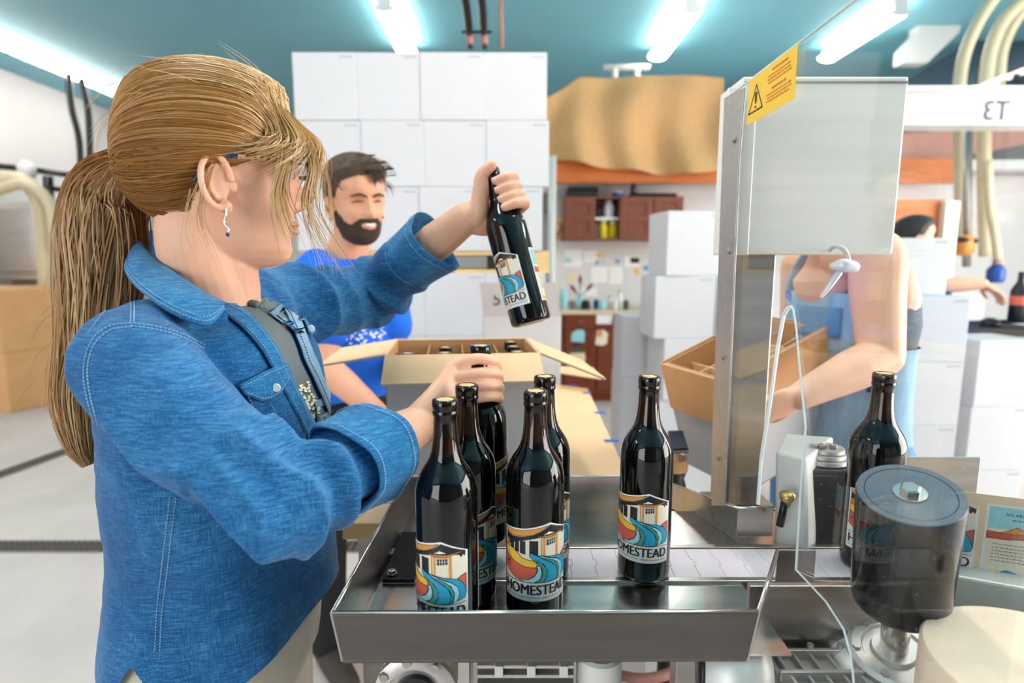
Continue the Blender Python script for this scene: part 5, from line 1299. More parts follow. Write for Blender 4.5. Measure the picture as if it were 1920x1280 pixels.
# left arm and hand round the raised bottle
S2 = Vector((-0.425, 0.985, 1.285)); E2 = P(688, 556, 1.165); W2 = P(872, 410, 1.09)
body.limb([S2, (S2 + E2) / 2, E2], [0.042, 0.036, 0.032], 20, 12)
body.limb([E2, E2.lerp(W2, 0.35), E2.lerp(W2, 0.7), W2], [0.026, 0.030, 0.037, 0.030], 22, 14)
zA = GAX; yA = (CAMP - G1); yA = (yA - zA * yA.dot(zA)).normalized(); xA = yA.cross(zA) if yA.cross(zA).x > 0 else zA.cross(yA)
def GA(xr, yc, zl): return G0 + xA * xr + yA * yc + zA * zl
zls = (0.268, 0.250, 0.232, 0.215)
for k, z in enumerate(zls):
    g = (0.0, 0.001, 0.003, 0.007)[k]
    kn = GA(0.030 + g, -0.020, z + 0.004)
    body.limb([W2, GA(-0.026, -0.034, z - 0.012), GA(0.006, -0.036 - g, z), kn], [0.021, 0.0165, 0.014, 0.0115], 14, 14)
    body.limb([kn, GA(0.038 + g, 0.006, z + 0.003), GA(0.024 + g, 0.027 + g, z), GA(0.004 + g * 0.5, 0.030 + g, z - 0.002)], [0.0112, 0.0102, 0.0094, 0.0080], 14, 18)
body.limb([W2, GA(-0.050, 0.000, 0.215), GA(-0.030, 0.010, 0.255), GA(-0.018, 0.018, 0.286), GA(0.004, 0.024, 0.297)], [0.024, 0.021, 0.0165, 0.0125, 0.0098], 16, 18)
body.limb([W2, GA(-0.034, -0.014, 0.205), GA(-0.02, -0.026, 0.235)], [0.025, 0.022, 0.018], 16, 10)
bme = fuse(body, 0.0019, 2, 0.5)
bo = finish('body', bme, 'skin', W, smooth=True)
# finger nails on the raised hand
for k, z in enumerate(zls):
    g = (0.0, 0.001, 0.003, 0.007)[k]
    MB().ellipsoid(GA(0.001 + g * 0.5, 0.0365 + g, z - 0.001), (0.0048, 0.0022, 0.0042), Matrix((xA, yA, zA)).transposed(), 12, 8).build('nail', 'nail', bo, smooth=True)
# lips, eyes
for sy in (-1, 1):
    MB().ellipsoid(H(0.073, sy * 0.031, 0.006), (0.0125, 0.0125, 0.0115), None, 16, 12).build('eye', 'eye_white', bo, smooth=True)
    MB().ellipsoid(H(0.0825, sy * 0.0315, 0.005), (0.0035, 0.0055, 0.0055), None, 12, 8).build('iris', 'iris', bo, smooth=True)
    MB().limb([H(0.090, sy * 0.015, 0.026), H(0.088, sy * 0.030, 0.031), H(0.077, sy * 0.047, 0.027)], [0.0022, 0.003, 0.0015], 8, 10).build('eyebrow', 'cardboard_dark', bo, smooth=True)
MB().limb([H(0.072, -0.024, -0.0605), H(0.0845, -0.010, -0.055), H(0.0865, 0, -0.0565), H(0.0845, 0.010, -0.055), H(0.072, 0.024, -0.0605)], [0.0015, 0.0034, 0.0034, 0.0034, 0.0015], 8, 16).build('upper_lip', 'lip', bo, smooth=True)
MB().limb([H(0.072, -0.022, -0.0615), H(0.0845, -0.008, -0.066), H(0.0845, 0.008, -0.066), H(0.072, 0.022, -0.0615)], [0.0015, 0.004, 0.004, 0.0015], 8, 16).build('lower_lip', 'lip', bo, smooth=True)

# denim shirt: torso and sleeves as one cloth
TS = [(0.70, -0.450, 0.160, 0.192), (0.80, -0.447, 0.158, 0.188), (0.88, -0.442, 0.152, 0.180), (0.95, -0.440, 0.148, 0.176), (1.02, -0.440, 0.150, 0.182), (1.10, -0.434, 0.146, 0.188), (1.17, -0.430, 0.142, 0.192), (1.225, -0.430, 0.132, 0.186), (1.262, -0.430, 0.116, 0.164), (1.288, -0.430, 0.092, 0.128), (1.306, -0.428, 0.074, 0.092)]
sh_ = MB()
cen = [Vector((x, 0.83, z)) for z, x, a, b in TS]
zs_ = np.linspace(0.70, 1.306, 40)
sh_.tube([Vector((interp([t[0] for t in TS], [t[1] for t in TS], z), 0.83, z)) for z in zs_], [(interp([t[0] for t in TS], [t[2] for t in TS], z), interp([t[0] for t in TS], [t[3] for t in TS], z)) for z in zs_], 48, (1, 0, 0))
C1 = E1.lerp(W1, 0.44)
sh_.limb([S1 + Vector((0.0, 0.05, 0.022)), S1 + Vector((0.006, 0.004, 0.0)), S1.lerp(E1, 0.45) + Vector((0, 0.0, 0.0)), S1.lerp(E1, 0.8), E1 + Vector((0.008, 0.008, 0)), E1.lerp(W1, 0.3), C1], [0.060, 0.068, 0.067, 0.061, 0.055, 0.053, 0.050], 32, 34)
C2 = E2.lerp(W2, 0.50)
sh_.limb([S2 + Vector((0, -0.05, -0.005)), S2, S2.lerp(E2, 0.5), E2, E2.lerp(W2, 0.25), C2], [0.070, 0.074, 0.068, 0.066, 0.062, 0.054], 32, 30)
sh_.limb([Vector((-0.435, 0.72, 1.262)), Vector((-0.432, 0.83, 1.272)), Vector((-0.428, 0.95, 1.285))], [0.052, 0.062, 0.056], 24, 10)
tor = MB(); tor.v = list(sh_.v[:40 * 48]); tor.f = [f for f in sh_.f if max(f) < 40 * 48]; tor.m = [0] * len(tor.f)
sme = fuse(sh_, 0.0042, 6, 0.5)
def seg_t(p, a, b):
    d = b - a; t = max(0, min(1, (p - a).dot(d) / d.length_squared)); return t, (p - (a + d * t)).length
def rdg(a): return 0.9 - 1.9 * abs(math.sin(a)) ** 0.95     # sharp crease, rounded valley
def folds(x, y, z):
    p = Vector((x, y, z)); n1 = mnoise.noise(Vector((x * 9, y * 9, z * 5)))
    d = 0.0040 * n1 + 0.0020 * mnoise.noise(p * 34)
    t, r = seg_t(p, S1, E1); t2, r2 = seg_t(p, E1, W1); t3, r3 = seg_t(p, E2, W2); t4, r4 = seg_t(p, S2, E2)
    if r < 0.10:   # drag lines sweeping down the upper sleeve
        q = (p - S1).dot((E1 - S1).normalized()); w = (p.z - S1.z) * 1.0
        d += 0.0115 * rdg(31 * (q * 0.55 + w * 0.9) + 2.5 * n1) * min(1, max(0, (0.10 - r) * 30)) * (0.30 + 0.70 * t)
    if r2 < 0.09:  # tight creases inside the bent elbow
        q = (p - E1).dot((W1 - E1).normalized()); d += 0.0115 * rdg(62 * q + 3 * n1 + 9 * (p.z - E1.z)) * math.exp(-((t2 - 0.22) / 0.26) ** 2)
    if r3 < 0.09 or r4 < 0.09:
        q = (p - S2).dot((E2 - S2).normalized()) if r4 < r3 else 0.22 + (p - E2).dot((W2 - E2).normalized())
        d += 0.0105 * rdg(44 * q + 2.6 * n1 + 8 * (p.z - E2.z)) * (0.6 + 0.4 * math.sin(30 * q))
    if z < 1.12 and r > 0.085 and r2 > 0.08:
        d += 0.0062 * math.sin(34 * (x * 0.8 + y * 0.7) + 9 * z + 3 * mnoise.noise(Vector((x * 4, y * 4, z * 3)))) * min(1, (1.12 - z) * 5)
    return d
wrinkle(sme, folds)
SH = Surf(sme, 0.80); SHB = Surf(sme, 0.80); SHB.lay_under(tor.mesh('torso'))
bm = bmesh.new(); bm.from_mesh(sme)
def hem_z(x, y):
    h = 0.800 + 0.012 * math.sin(x * 20)
    h = max(h, 0.862 - 1.4 * abs(x + 0.478)) if y < 0.83 else h
    return max(h, 0.800 + 0.62 * max(0, x + 0.375))
dead = [f for f in bm.faces if all(v.co.z < hem_z(v.co.x, v.co.y) for v in f.verts)]
bmesh.ops.delete(bm, geom=dead, context='FACES')
for v in bm.verts:
    if v.co.z < hem_z(v.co.x, v.co.y): v.co.z = hem_z(v.co.x, v.co.y)
bm.to_mesh(sme); bm.free()
so = finish('denim_shirt', sme, 'denim', W, smooth=True)
_m = so.modifiers.new('soften', 'SMOOTH'); _m.factor = 0.5; _m.iterations = 3
# rolled cuffs
def cuff(a, b, r0, r1, rw, name='cuff'):
    a, b = Vector(a), Vector(b); d = (b - a).normalized(); L = (b - a).length
    z = d; x = z.orthogonal().normalized(); y = z.cross(x)
    def ring(r, s_, ph): return [a + d * (s_ + 0.006 * math.sin(2 * k * PI / 40 * 2 + ph)) + (x * math.cos(2 * PI * k / 40) + y * math.sin(2 * PI * k / 40)) * (r * (1 + 0.045 * math.sin(3 * 2 * PI * k / 40 + ph) + 0.02 * math.sin(7 * 2 * PI * k / 40 + 2 * ph))) for k in range(40)]
    prof = [(r0 * 0.90, 0.012, 0.2), (r0, 0.0, 0.2), (r0 * 1.06, 0.004, 0.2), (r0 * 0.6 + r1 * 0.4, L * 0.35, 0.4), (r0 * 0.25 + r1 * 0.75, L * 0.7, 0.8), (r1, L * 0.97, 1.0), (r1 * 0.985, L + 0.003, 1.0), (r1 * 0.94, L, 1.0), (r1 * 0.90, L * 0.8, 1.0), (rw, L * 0.4, 1.0)]
    V = []; F = []
    for p in prof: V += ring(*p)
    for i in range(len(prof) - 1):
        for k in range(40): F.append((i * 40 + k, i * 40 + (k + 1) % 40, (i + 1) * 40 + (k + 1) % 40, (i + 1) * 40 + k))
    c = MB().add(V, F).build(name, 'denim_cuff', so, smooth=True)
    md = c.modifiers.new('soft', 'SUBSURF'); md.levels = 1; md.render_levels = 1
    for s_, q in ((0.86, 5), (0.12, 3)):
        r = prof[q][0] * 1.012
        pth = [p.copy() for p in ring(r, L * s_, prof[q][2])]; pth.append(pth[0])
        stitches([pth], 0.0006, pitch=0.0036).build('stitching', 'thread', c)
    return c
cuff(E1.lerp(W1, 0.36), E1.lerp(W1, 0.64), 0.054, 0.063, 0.040)
cuff(E2.lerp(W2, 0.40), E2.lerp(W2, 0.72), 0.055, 0.066, 0.044)
# collar: stand, near leaf, far leaf
def px_pts(L): return [P(*p) for p in L]
ring = px_pts([(424, 572, 0.742), (385, 552, 0.728), (335, 520, 0.728), (292, 488, 0.752), (266, 458, 0.80), (272, 438, 0.855), (310, 436, 0.895), (380, 458, 0.91), (440, 490, 0.90), (474, 520, 0.875)])
n_ = 44; top = catmull(ring, n_)
low = [SH.near(p + Vector((0, 0, -0.045)), 0.004) * 0.45 + (p + Vector((0, 0, -0.040))) * 0.55 for p in top]
st_ = MB().grid(lambda i, j: top[round(i * (n_ - 1))].lerp(low[round(i * (n_ - 1))], j), n_, 6).build('collar_stand', 'denim', so, smooth=True, solid=0.003)
outer = catmull(px_pts([(420, 582, 0.712), (392, 609, 0.680), (345, 598, 0.668), (296, 571, 0.672), (256, 538, 0.700), (236, 508, 0.760), (243, 492, 0.86), (300, 480, 0.95), (390, 500, 0.965), (466, 530, 0.935)]), n_)
def leaf(i, j):
    k = round(i * (n_ - 1)); a, b = top[k] + Vector((0, 0, 0.002)), outer[k]
    d = (a - Vector((-0.40, 0.83, a.z))); d.z = 0; d = d.normalized() * 0.010
    c = (a + b) / 2 + Vector((0, 0, 0.010)) + d
    return a * (1 - j) ** 2 + c * 2 * j * (1 - j) + b * j * j
cl_ = MB().grid(leaf, n_, 9).build('collar', 'denim_cuff', so, smooth=True, solid=0.0035)
stitches([[leaf(i / 43, 0.93) + (leaf(i / 43, 0.93) - Vector((-0.40, 0.83, 1.20))).normalized() * 0.0028 for i in range(0, 43)], [leaf(i / 43, 0.84) + (leaf(i / 43, 0.84) - Vector((-0.40, 0.83, 1.20))).normalized() * 0.0028 for i in range(0, 43)]], 0.0006, pitch=0.0038).build('stitching', 'thread', cl_)
# grey tee showing between the fronts, printed low down
tnear = [(402, 546), (428, 570), (462, 590), (500, 632), (530, 684), (562, 744), (590, 806), (606, 862)]
tfar = [(470, 510), (490, 542), (514, 572), (540, 622), (566, 682), (592, 742), (616, 802), (628, 850)]
te = SHB.patch(tnear, tfar, 26, 7, 0.0025).build('tee_shirt', 'tee_grey', W, smooth=True)
sk = MB(); r5 = random.Random(3)
for i in range(120):
    t = r5.random(); c = Vector((552, 716)).lerp(Vector((608, 846)), t) + Vector((r5.uniform(0, 22), r5.uniform(-4, 4)))
    sk.add([SHB.at(c.x + 3.4 * math.cos(k * 1.257 + i) * r5.uniform(0.5, 1.2), c.y + 3.0 * math.sin(k * 1.257 + i) * r5.uniform(0.5, 1.2), 0.0036) for k in range(5)], [(0, 1, 2, 3, 4)])
sk.build('tee_print', 'tee_print', te, smooth=True)['kind'] = 'stuff'
MB().tube([SHB.at(p.x, p.y, 0.006) for p in catmull([Vector(q) for q in ((426, 567, 0), (438, 571, 0), (458, 568, 0), (474, 554, 0), (484, 536, 0))], 16)], 0.0058, 8).build('neckband', 'tee_grey', te, smooth=True)
# front bands
fb1 = SHB.patch([(428, 570), (466, 594), (504, 636), (533, 688), (564, 748), (592, 810), (607, 866)], [(410, 588), (444, 612), (482, 652), (511, 700), (542, 758), (570, 818), (590, 872)], 30, 4, 0.0048).build('front_band', 'denim_cuff', so, smooth=True, solid=0.002)
fb2 = SHB.patch([(490, 534), (516, 566), (542, 616), (568, 676), (594, 736), (618, 796), (632, 852)], [(512, 540), (538, 570), (562, 616), (586, 672), (610, 730), (633, 792), (646, 848)], 30, 5, 0.0060).build('front_band', 'denim_inside', so, smooth=True, solid=0.002)
stitches([SHB.stitch([(424, 576), (462, 600), (500, 642), (529, 693), (560, 752), (588, 813)], 0.0066), SHB.stitch([(412, 585), (447, 609), (485, 648), (514, 697), (545, 755), (573, 815)], 0.0066)], 0.0006).build('stitching', 'thread', fb1)
stitches([SHB.stitch([(530, 585), (550, 620), (575, 678), (601, 737), (624, 796)], 0.0078)], 0.0007).build('stitching', 'thread_dark', fb2)
# chest pockets with flaps and pearl snaps
pk = SHB.patch([(458, 738), (487, 722), (516, 706), (540, 696)], [(516, 852), (534, 846), (552, 838), (570, 826)], 14, 12, 0.0026).build('chest_pocket', 'denim', so, smooth=True, solid=0.0016)
pf = SHB.patch([(446, 722), (478, 704), (508, 690), (534, 681)], [(456, 741), (486, 752), (516, 742), (544, 704)], 18, 7, 0.0058).build('pocket_flap', 'denim_cuff', so, smooth=True, solid=0.002)
stitches([SHB.stitch([(450, 727), (480, 709), (510, 695), (533, 686)], 0.0078), SHB.stitch([(459, 737), (487, 747), (514, 737), (539, 705)], 0.0078)], 0.0006).build('stitching', 'thread', pf)
stitches([SHB.stitch([(462, 744), (490, 806), (518, 848), (566, 824), (540, 706)], 0.0040), SHB.stitch([(498, 742), (520, 790), (532, 838)], 0.0040)], 0.0006).build('stitching', 'thread', pk)
def snap(parent, p, n, r=0.0058): MB().lathe([(r, 0), (r, 0.001), (r * 0.8, 0.0022), (r * 0.45, 0.0018), (0.0008, 0.0022)], 20, p, n).build('snap_button', 'button_pearl', parent, smooth=True, auto=0.9)
snap(pf, SHB.at(510, 727, 0.0075), (CAMP - SHB.at(510, 727)).normalized())
pf2 = SHB.patch([(540, 556), (550, 562), (560, 570)], [(560, 604), (572, 632), (584, 624)], 10, 6, 0.0092).build('pocket_flap', 'denim_cuff', so, smooth=True, solid=0.002)
snap(pf2, SHB.at(571, 622, 0.0105), (CAMP - SHB.at(571, 622)).normalized())
# seams
seams = [[(247, 540), (246, 575), (245, 606)], [(253, 540), (252, 576), (251, 608)], [(245, 606), (290, 612), (340, 626), (392, 652)], [(246, 611), (290, 618), (340, 632), (390, 658)], [(245, 606), (205, 612), (172, 640), (158, 690), (164, 745), (180, 800)], [(247, 613), (209, 619), (178, 646), (165, 692), (171, 745), (186, 798)],
         [(330, 932), (322, 1000), (314, 1070), (304, 1150), (300, 1225)], [(319, 932), (311, 1000), (303, 1070), (294, 1150), (291, 1222)], [(222, 560), (190, 592), (164, 628)]]
stitches([SH.stitch(p, 0.0009, 60) for p in seams], 0.00065).build('seam_stitching', 'thread', so)
# trousers and shoes
tr = MB()
tr.tube([Vector((-0.455, 0.83, z)) for z in (0.70, 0.76, 0.82, 0.88, 0.94)], [(0.11, 0.16), (0.138, 0.176), (0.145, 0.178), (0.135, 0.165), (0.12, 0.15)], 32, (1, 0, 0))
for sy in (-1, 1): tr.limb([Vector((-0.45, 0.83 + sy * 0.085, 0.80)), Vector((-0.44, 0.83 + sy * 0.09, 0.50)), Vector((-0.455, 0.83 + sy * 0.095, 0.10))], [0.098, 0.075, 0.060], 24, 16)
finish('trousers', fuse(tr, 0.008, 4), 'pants_beige', W, smooth=True)
for sy in (-1, 1): MB().limb([Vector((-0.49, 0.83 + sy * 0.095, 0.045)), Vector((-0.40, 0.83 + sy * 0.098, 0.045)), Vector((-0.29, 0.83 + sy * 0.105, 0.035))], [(0.042, 0.038), (0.044, 0.042), (0.032, 0.038)], 16, 12, up=(0, 0, 1)).build('shoe', 'shoe', W, smooth=True)

# ---- hair
def hairline(z): return interp([-0.10, -0.085, -0.05, -0.03, -0.005, 0.015, 0.035, 0.055, 0.072, 0.086, 0.12], [-0.075, -0.055, -0.034, -0.026, -0.004, 0.040, 0.056, 0.066, 0.076, 0.090, 0.14], z)
def keepW(p): return hairline(p.z) - p.x if p.z > -0.088 else -0.01
def thickW(p, d):
    s_ = min(1, max(0, d / 0.05)); s_ = s_ * s_ * (3 - 2 * s_)
    return min(0.002, max(-0.003, d * 0.25)) + s_ * (0.011 + 0.012 * max(0, min(1, (p.z - 0.01) / 0.08)) + 0.010 * max(0, min(1, -p.x / 0.08)) * max(0, min(1, (0.06 - abs(p.z + 0.01)) / 0.05)))
capm = shell('hair_cap', MH, keepW, thickW, None, None)
cap_me = capm.mesh('hair_cap')
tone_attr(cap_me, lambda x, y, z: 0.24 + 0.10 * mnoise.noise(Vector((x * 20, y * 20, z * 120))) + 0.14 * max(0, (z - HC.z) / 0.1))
hair = finish('hair', cap_me, 'hair_blonde', W, smooth=True)
CT = bvh(cap_me); C0 = H(-0.005, 0, 0.01)
KN = P(256, 308, 0.775)
KD = (KN - C0).normalized()
rnd = random.Random(11)
def on_cap(d, off):
    h = CT.ray_cast(C0, d)
    if h[0] is None: h = CT.find_nearest(C0 + d * 0.09)
    return h[0] + d * off
strands = []
def tone(base=0.45, spread=0.3): return min(1, max(0, rnd.gauss(base, spread)))
for i in range(6800):
    z = rnd.uniform(-0.075, 0.112); th = rnd.uniform(-PI, PI)
    p = head_point(z, th, False); hx = hairline(z)
    if p.x > hx + rnd.uniform(0.0, 0.007) or z < -0.082: continue
    if rnd.random() < 0.6 and p.x < hx - 0.04: continue
    p0 = H(p.x, p.y, p.z); d0 = (p0 - C0).normalized()
    ang = d0.angle(KD); end = 1.0
    pts = []; n = 15; off = rnd.uniform(0.0004, 0.0036); wob = rnd.uniform(-0.10, 0.10); k0 = rnd.uniform(5, 9)
    ax_ = d0.cross(KD)
    if ax_.length < 0.15: continue
    ax_.normalize(); bad = False
    sag = 0.12 if p.z < 0.02 else 0.05
    for k in range(n):
        t = k / (n - 1)
        d = Quaternion(ax_, ang * t * 0.985) @ d0
        d = (d + ax_ * (wob * math.sin(t * PI) * 0.35) + Vector((0, 0, -sag * math.sin(t * PI)))).normalized()
        q = on_cap(d, off * (0.3 + math.sin(min(1, t * 3) * PI / 2)))
        if q is None: bad = True; break
        w = max(0, (t - 0.80) / 0.20); pts.append(q.lerp(KN + (q - KN) * 0.35, w * w))
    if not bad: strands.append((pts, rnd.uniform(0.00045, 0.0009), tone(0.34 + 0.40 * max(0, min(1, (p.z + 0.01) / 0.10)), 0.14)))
# ponytail
TP = [KN, P(232, 318, 0.790), P(204, 360, 0.805), P(196, 440, 0.812), P(190, 540, 0.815), P(172, 640, 0.82), P(146, 740, 0.82), P(150, 830, 0.82), P(166, 872, 0.82)]
TR = [0.013, 0.028, 0.043, 0.050, 0.047, 0.040, 0.032, 0.019, 0.008]
tpp = catmull(TP, 40); txs = [i / 8 for i in range(9)]
core = MB().tube(tpp, [interp(txs, TR, i / 39) * 0.86 for i in range(40)], 18)
cme = core.mesh('ponytail_core'); tone_attr(cme, lambda x, y, z: 0.26 + 0.2 * mnoise.noise(Vector((x * 90, y * 90, z * 6))))
for i in range(1300):
    a = rnd.uniform(0, 2 * PI); f = math.sqrt(rnd.uniform(0.45, 1.12)); ph = rnd.uniform(0, 6); L = rnd.uniform(0.70, 1.0) if rnd.random() < 0.6 else 1.0
    n = 24; pts = []; a1 = rnd.gauss(0, 0.5); amp = rnd.uniform(0.0, 0.14)
    for k in range(n):
        t = k / (n - 1) * L; q = t * 39; k0 = min(int(q), 38); c = tpp[k0].lerp(tpp[k0 + 1], q - k0); T = (tpp[min(k0 + 2, 39)] - tpp[max(k0 - 1, 0)]).normalized()
        x = T.cross(Vector((0, 1, 0))).normalized(); y = T.cross(x); r = interp(txs, TR, t) * f * (1 + amp * math.sin(7 * t + ph))
        aa = a + a1 * t + 0.18 * math.sin(9 * t + ph)
        pts.append(c + x * (r * math.cos(aa)) + y * (r * math.sin(aa)))
    strands.append((pts, rnd.uniform(0.0006, 0.0012), tone(0.50, 0.17)))
# stray hairs off the ponytail, hanging fringe over temple and face, wisps at the nape
for i in range(46):
    t0 = rnd.uniform(0.15, 0.7); c = tpp[int(t0 * 39)]; a = rnd.uniform(0, 2 * PI); e = c + Vector((rnd.uniform(-0.09, -0.02), rnd.uniform(-0.05, 0.03), rnd.uniform(-0.13, -0.02)))
    strands.append((catmull([c, (c + e) / 2 + Vector((-0.015, 0, 0.02)), e], 12), 0.00032, tone(0.75, 0.15)))
def fringe(n, a, b, c, d, r, base):
    for i in range(n):
        s_ = rnd.random(); j = lambda q: Vector((rnd.gauss(0, q), rnd.gauss(0, q), rnd.gauss(0, q)))
        w = lambda L: Vector(L[0]).lerp(Vector(L[1]), s_)
        g_ = j(0.0035); strands.append((catmull([w(a) + g_ * 0.5, w(b) + g_, w(c) + g_ * 1.6 + j(0.001), w(d) + g_ * 2.6 + j(0.003)], 18), r * rnd.uniform(0.6, 1.2), tone(base, 0.16)))
def OC(x, y, z, o=0.002): return on_cap((H(x, y, z) - C0).normalized(), o)
fringe(300, (OC(0.020, -0.050, 0.105), OC(0.045, 0.030, 0.110)), (OC(0.072, -0.060, 0.078, 0.006), OC(0.092, 0.015, 0.080, 0.008)), (H(0.082, -0.080, 0.034), H(0.118, -0.020, 0.040)), (H(0.046, -0.086, 0.010), H(0.112, -0.058, -0.004)), 0.00055, 0.92)
fringe(110, (OC(0.010, -0.065, 0.085), OC(0.045, -0.055, 0.095)), (OC(0.055, -0.070, 0.055, 0.004), OC(0.075, -0.060, 0.060, 0.006)), (OC(0.040, -0.078, 0.030, 0.005), H(0.074, -0.080, 0.030)), (H(0.006, -0.086, 0.020), H(0.040, -0.086, 0.012)), 0.0006, 0.74)
fringe(44, (H(0.064, -0.060, 0.068), H(0.072, -0.052, 0.070)), (H(0.074, -0.084, 0.020), H(0.078, -0.080, 0.022)), (H(0.066, -0.086, -0.030), H(0.070, -0.084, -0.030)), (H(0.078, -0.080, -0.085), H(0.088, -0.074, -0.080)), 0.0007, 0.72)
fringe(40, (H(0.078, -0.040, 0.072), H(0.084, -0.030, 0.074)), (H(0.104, -0.066, 0.020), H(0.108, -0.060, 0.020)), (H(0.096, -0.074, -0.040), H(0.104, -0.066, -0.040)), (H(0.112, -0.066, -0.105), H(0.150, -0.06, -0.118)), 0.0006, 0.78)
fringe(14, (H(0.085, 0.0, 0.076), H(0.088, 0.01, 0.076)), (H(0.118, -0.02, 0.02), H(0.122, -0.01, 0.02)), (H(0.120, -0.03, -0.04), H(0.130, -0.03, -0.04)), (H(0.118, -0.04, -0.11), H(0.135, -0.04, -0.12)), 0.0004, 0.85)
fringe(26, (H(0.002, -0.082, 0.010), H(-0.03, -0.080, -0.03)), (H(-0.006, -0.088, -0.02), H(-0.035, -0.080, -0.06)), (H(-0.012, -0.086, -0.055), H(-0.038, -0.072, -0.085)), (H(0.006, -0.080, -0.105), H(-0.03, -0.066, -0.115)), 0.00035, 0.75)
for i in range(40):
    th = rnd.uniform(-PI, PI); z = rnd.uniform(0.05, 0.105); p = head_point(z, th, False); d = (H(p.x, p.y, p.z) - C0).normalized(); q = on_cap(d, 0.001)
    if q is None or p.x > hairline(z): continue
    b2 = (KD - d * KD.dot(d)).normalized(); strands.append((catmull([q, q + b2 * 0.03 + d * 0.008, q + b2 * 0.07 + d * rnd.uniform(0.0, 0.012)], 10), 0.0003, tone(0.85, 0.1)))
finish('hair_strands', strands_mesh('hair_strands', strands), 'hair_blonde', hair)
finish('ponytail', cme, 'hair_blonde', hair, smooth=True)
el = [KN + (TP[1] - KN).normalized() * s_ for s_ in (-0.008, 0.0, 0.012, 0.02)]
MB().limb(el, [0.016, 0.019, 0.019, 0.017], 20, 8).build('hair_tie', 'elastic', W, smooth=True)
# glasses
gl = bpy.data.objects.new('glasses', None); COL.objects.link(gl); gl.location = H(0.1, 0, 0.005); put(gl, W)
gl.matrix_parent_inverse = WM(W).inverted()
def rim(sy):
    pts = []
    for k in range(28):
        t = 2 * PI * k / 28; c, s_ = math.cos(t), math.sin(t); yy = 0.0265 * math.copysign(abs(c) ** 0.6, c); zz = 0.0205 * math.copysign(abs(s_) ** 0.6, s_)
        pts.append(H(0.107 - 0.010 * ((yy * sy + 0.034) / 0.06) ** 2 if False else 0.108 - 0.35 * max(0, abs(sy * 0.034 + yy) - 0.03) ** 1.0 * 0.6, sy * 0.034 + yy, 0.000 + zz + 0.08 * 0))
    return pts
for sy in (-1, 1):
    r = rim(sy); MB().tube(r + [r[0]], 0.0022, 8).build('rim', 'tortoiseshell', gl, smooth=True)
    MB().add(r, [tuple(range(28))]).build('lens', 'lens', gl)
    hx = H(0.098, sy * 0.0635, 0.016)
    MB().limb([hx, H(0.085, sy * 0.0740, 0.016), H(0.04, sy * 0.0830, 0.015), H(0.022, sy * 0.0850, 0.0145)], [(0.0030, 0.0016)] * 4, 8, 12, up=(0, 0, 1)).build('temple', 'tortoiseshell', gl, smooth=True)
    MB().limb([H(0.022, sy * 0.0850, 0.0145), H(0.006, sy * 0.0835, 0.014), H(-0.010, sy * 0.0790, 0.006), H(-0.024, sy * 0.078, -0.016)], [(0.0030, 0.0018)] * 4, 8, 12, up=(0, 0, 1)).build('temple_tip', 'temple_blue', gl, smooth=True)
    MB().box(H(0.1005, sy * 0.0625, 0.0155), (0.006, 0.006, 0.007), yaw).build('hinge', 'black_plastic', gl, bevel=0.001)
MB().limb([H(0.1075, -0.008, 0.008), H(0.110, 0, 0.010), H(0.1075, 0.008, 0.008)], [0.002] * 3, 8, 8).build('bridge', 'tortoiseshell', gl, smooth=True)
# earring
er = bpy.data.objects.new('earring', None); COL.objects.link(er); er.location = H(0.008, -0.083, -0.045); er.parent = W; er.matrix_parent_inverse = WM(W).inverted()
e0 = H(0.0085, -0.0855, -0.044)
MB().ellipsoid(e0, (0.0022, 0.0022, 0.0022), None, 10, 8).build('stud', 'silver', er, smooth=True)
MB().tube(catmull([e0, e0 + Vector((0, -0.001, -0.010)), e0 + Vector((-0.003, -0.001, -0.020)), e0 + Vector((0.002, -0.001, -0.027)), e0 + Vector((0.0005, -0.001, -0.033))], 16), 0.0013, 8).build('twist', 'silver', er, smooth=True)
MB().ellipsoid(e0 + Vector((0, -0.001, -0.034)), (0.0024, 0.0018, 0.003), None, 10, 8).build('stone', 'temple_blue', er, smooth=True)
# ------------------------------------------------------------------ a relaxed or gripping hand
def hand(mb, wrist, fwd, palm, size=1.0, curl=0.5, thumb_side=1):
    f = Vector(fwd).normalized(); n = Vector(palm); n = (n - f * n.dot(f)).normalized(); s_ = f.cross(n) * thumb_side
    w = Vector(wrist)
    def L(a, b, c): return w + (f * a + s_ * b + n * c) * size
    mb.limb([L(-0.01, 0, 0), L(0.035, 0.002, 0.002), L(0.08, 0.002, 0.004)], [(0.020 * size, 0.026 * size), (0.016 * size, 0.038 * size), (0.013 * size, 0.040 * size)], 18, 12, up=n)
    for k, (b, L0) in enumerate(((0.030, 0.072), (0.010, 0.080), (-0.011, 0.075), (-0.031, 0.058))):
        p = [L(0.085 - abs(b) * 0.1, b, 0.003)]; a = 0.15 + curl * 0.5
        q = Vector((0.085 - abs(b) * 0.1, b, 0.003))
        for seg, fr in enumerate((0.44, 0.31, 0.25)):
            q = q + Vector((math.cos(a), 0, math.sin(a))) * (L0 * fr); p.append(L(*q)); a += curl * 0.75
        mb.limb(p, [0.0100 * size, 0.0092 * size, 0.0084 * size, 0.0070 * size], 12, 14)
    mb.limb([L(0.012, 0.024, 0.006), L(0.045, 0.048, 0.014), L(0.070, 0.052, 0.022 + 0.02 * curl), L(0.088, 0.046, 0.030 + 0.03 * curl)], [0.015 * size, 0.012 * size, 0.0105 * size, 0.008 * size], 12, 12)

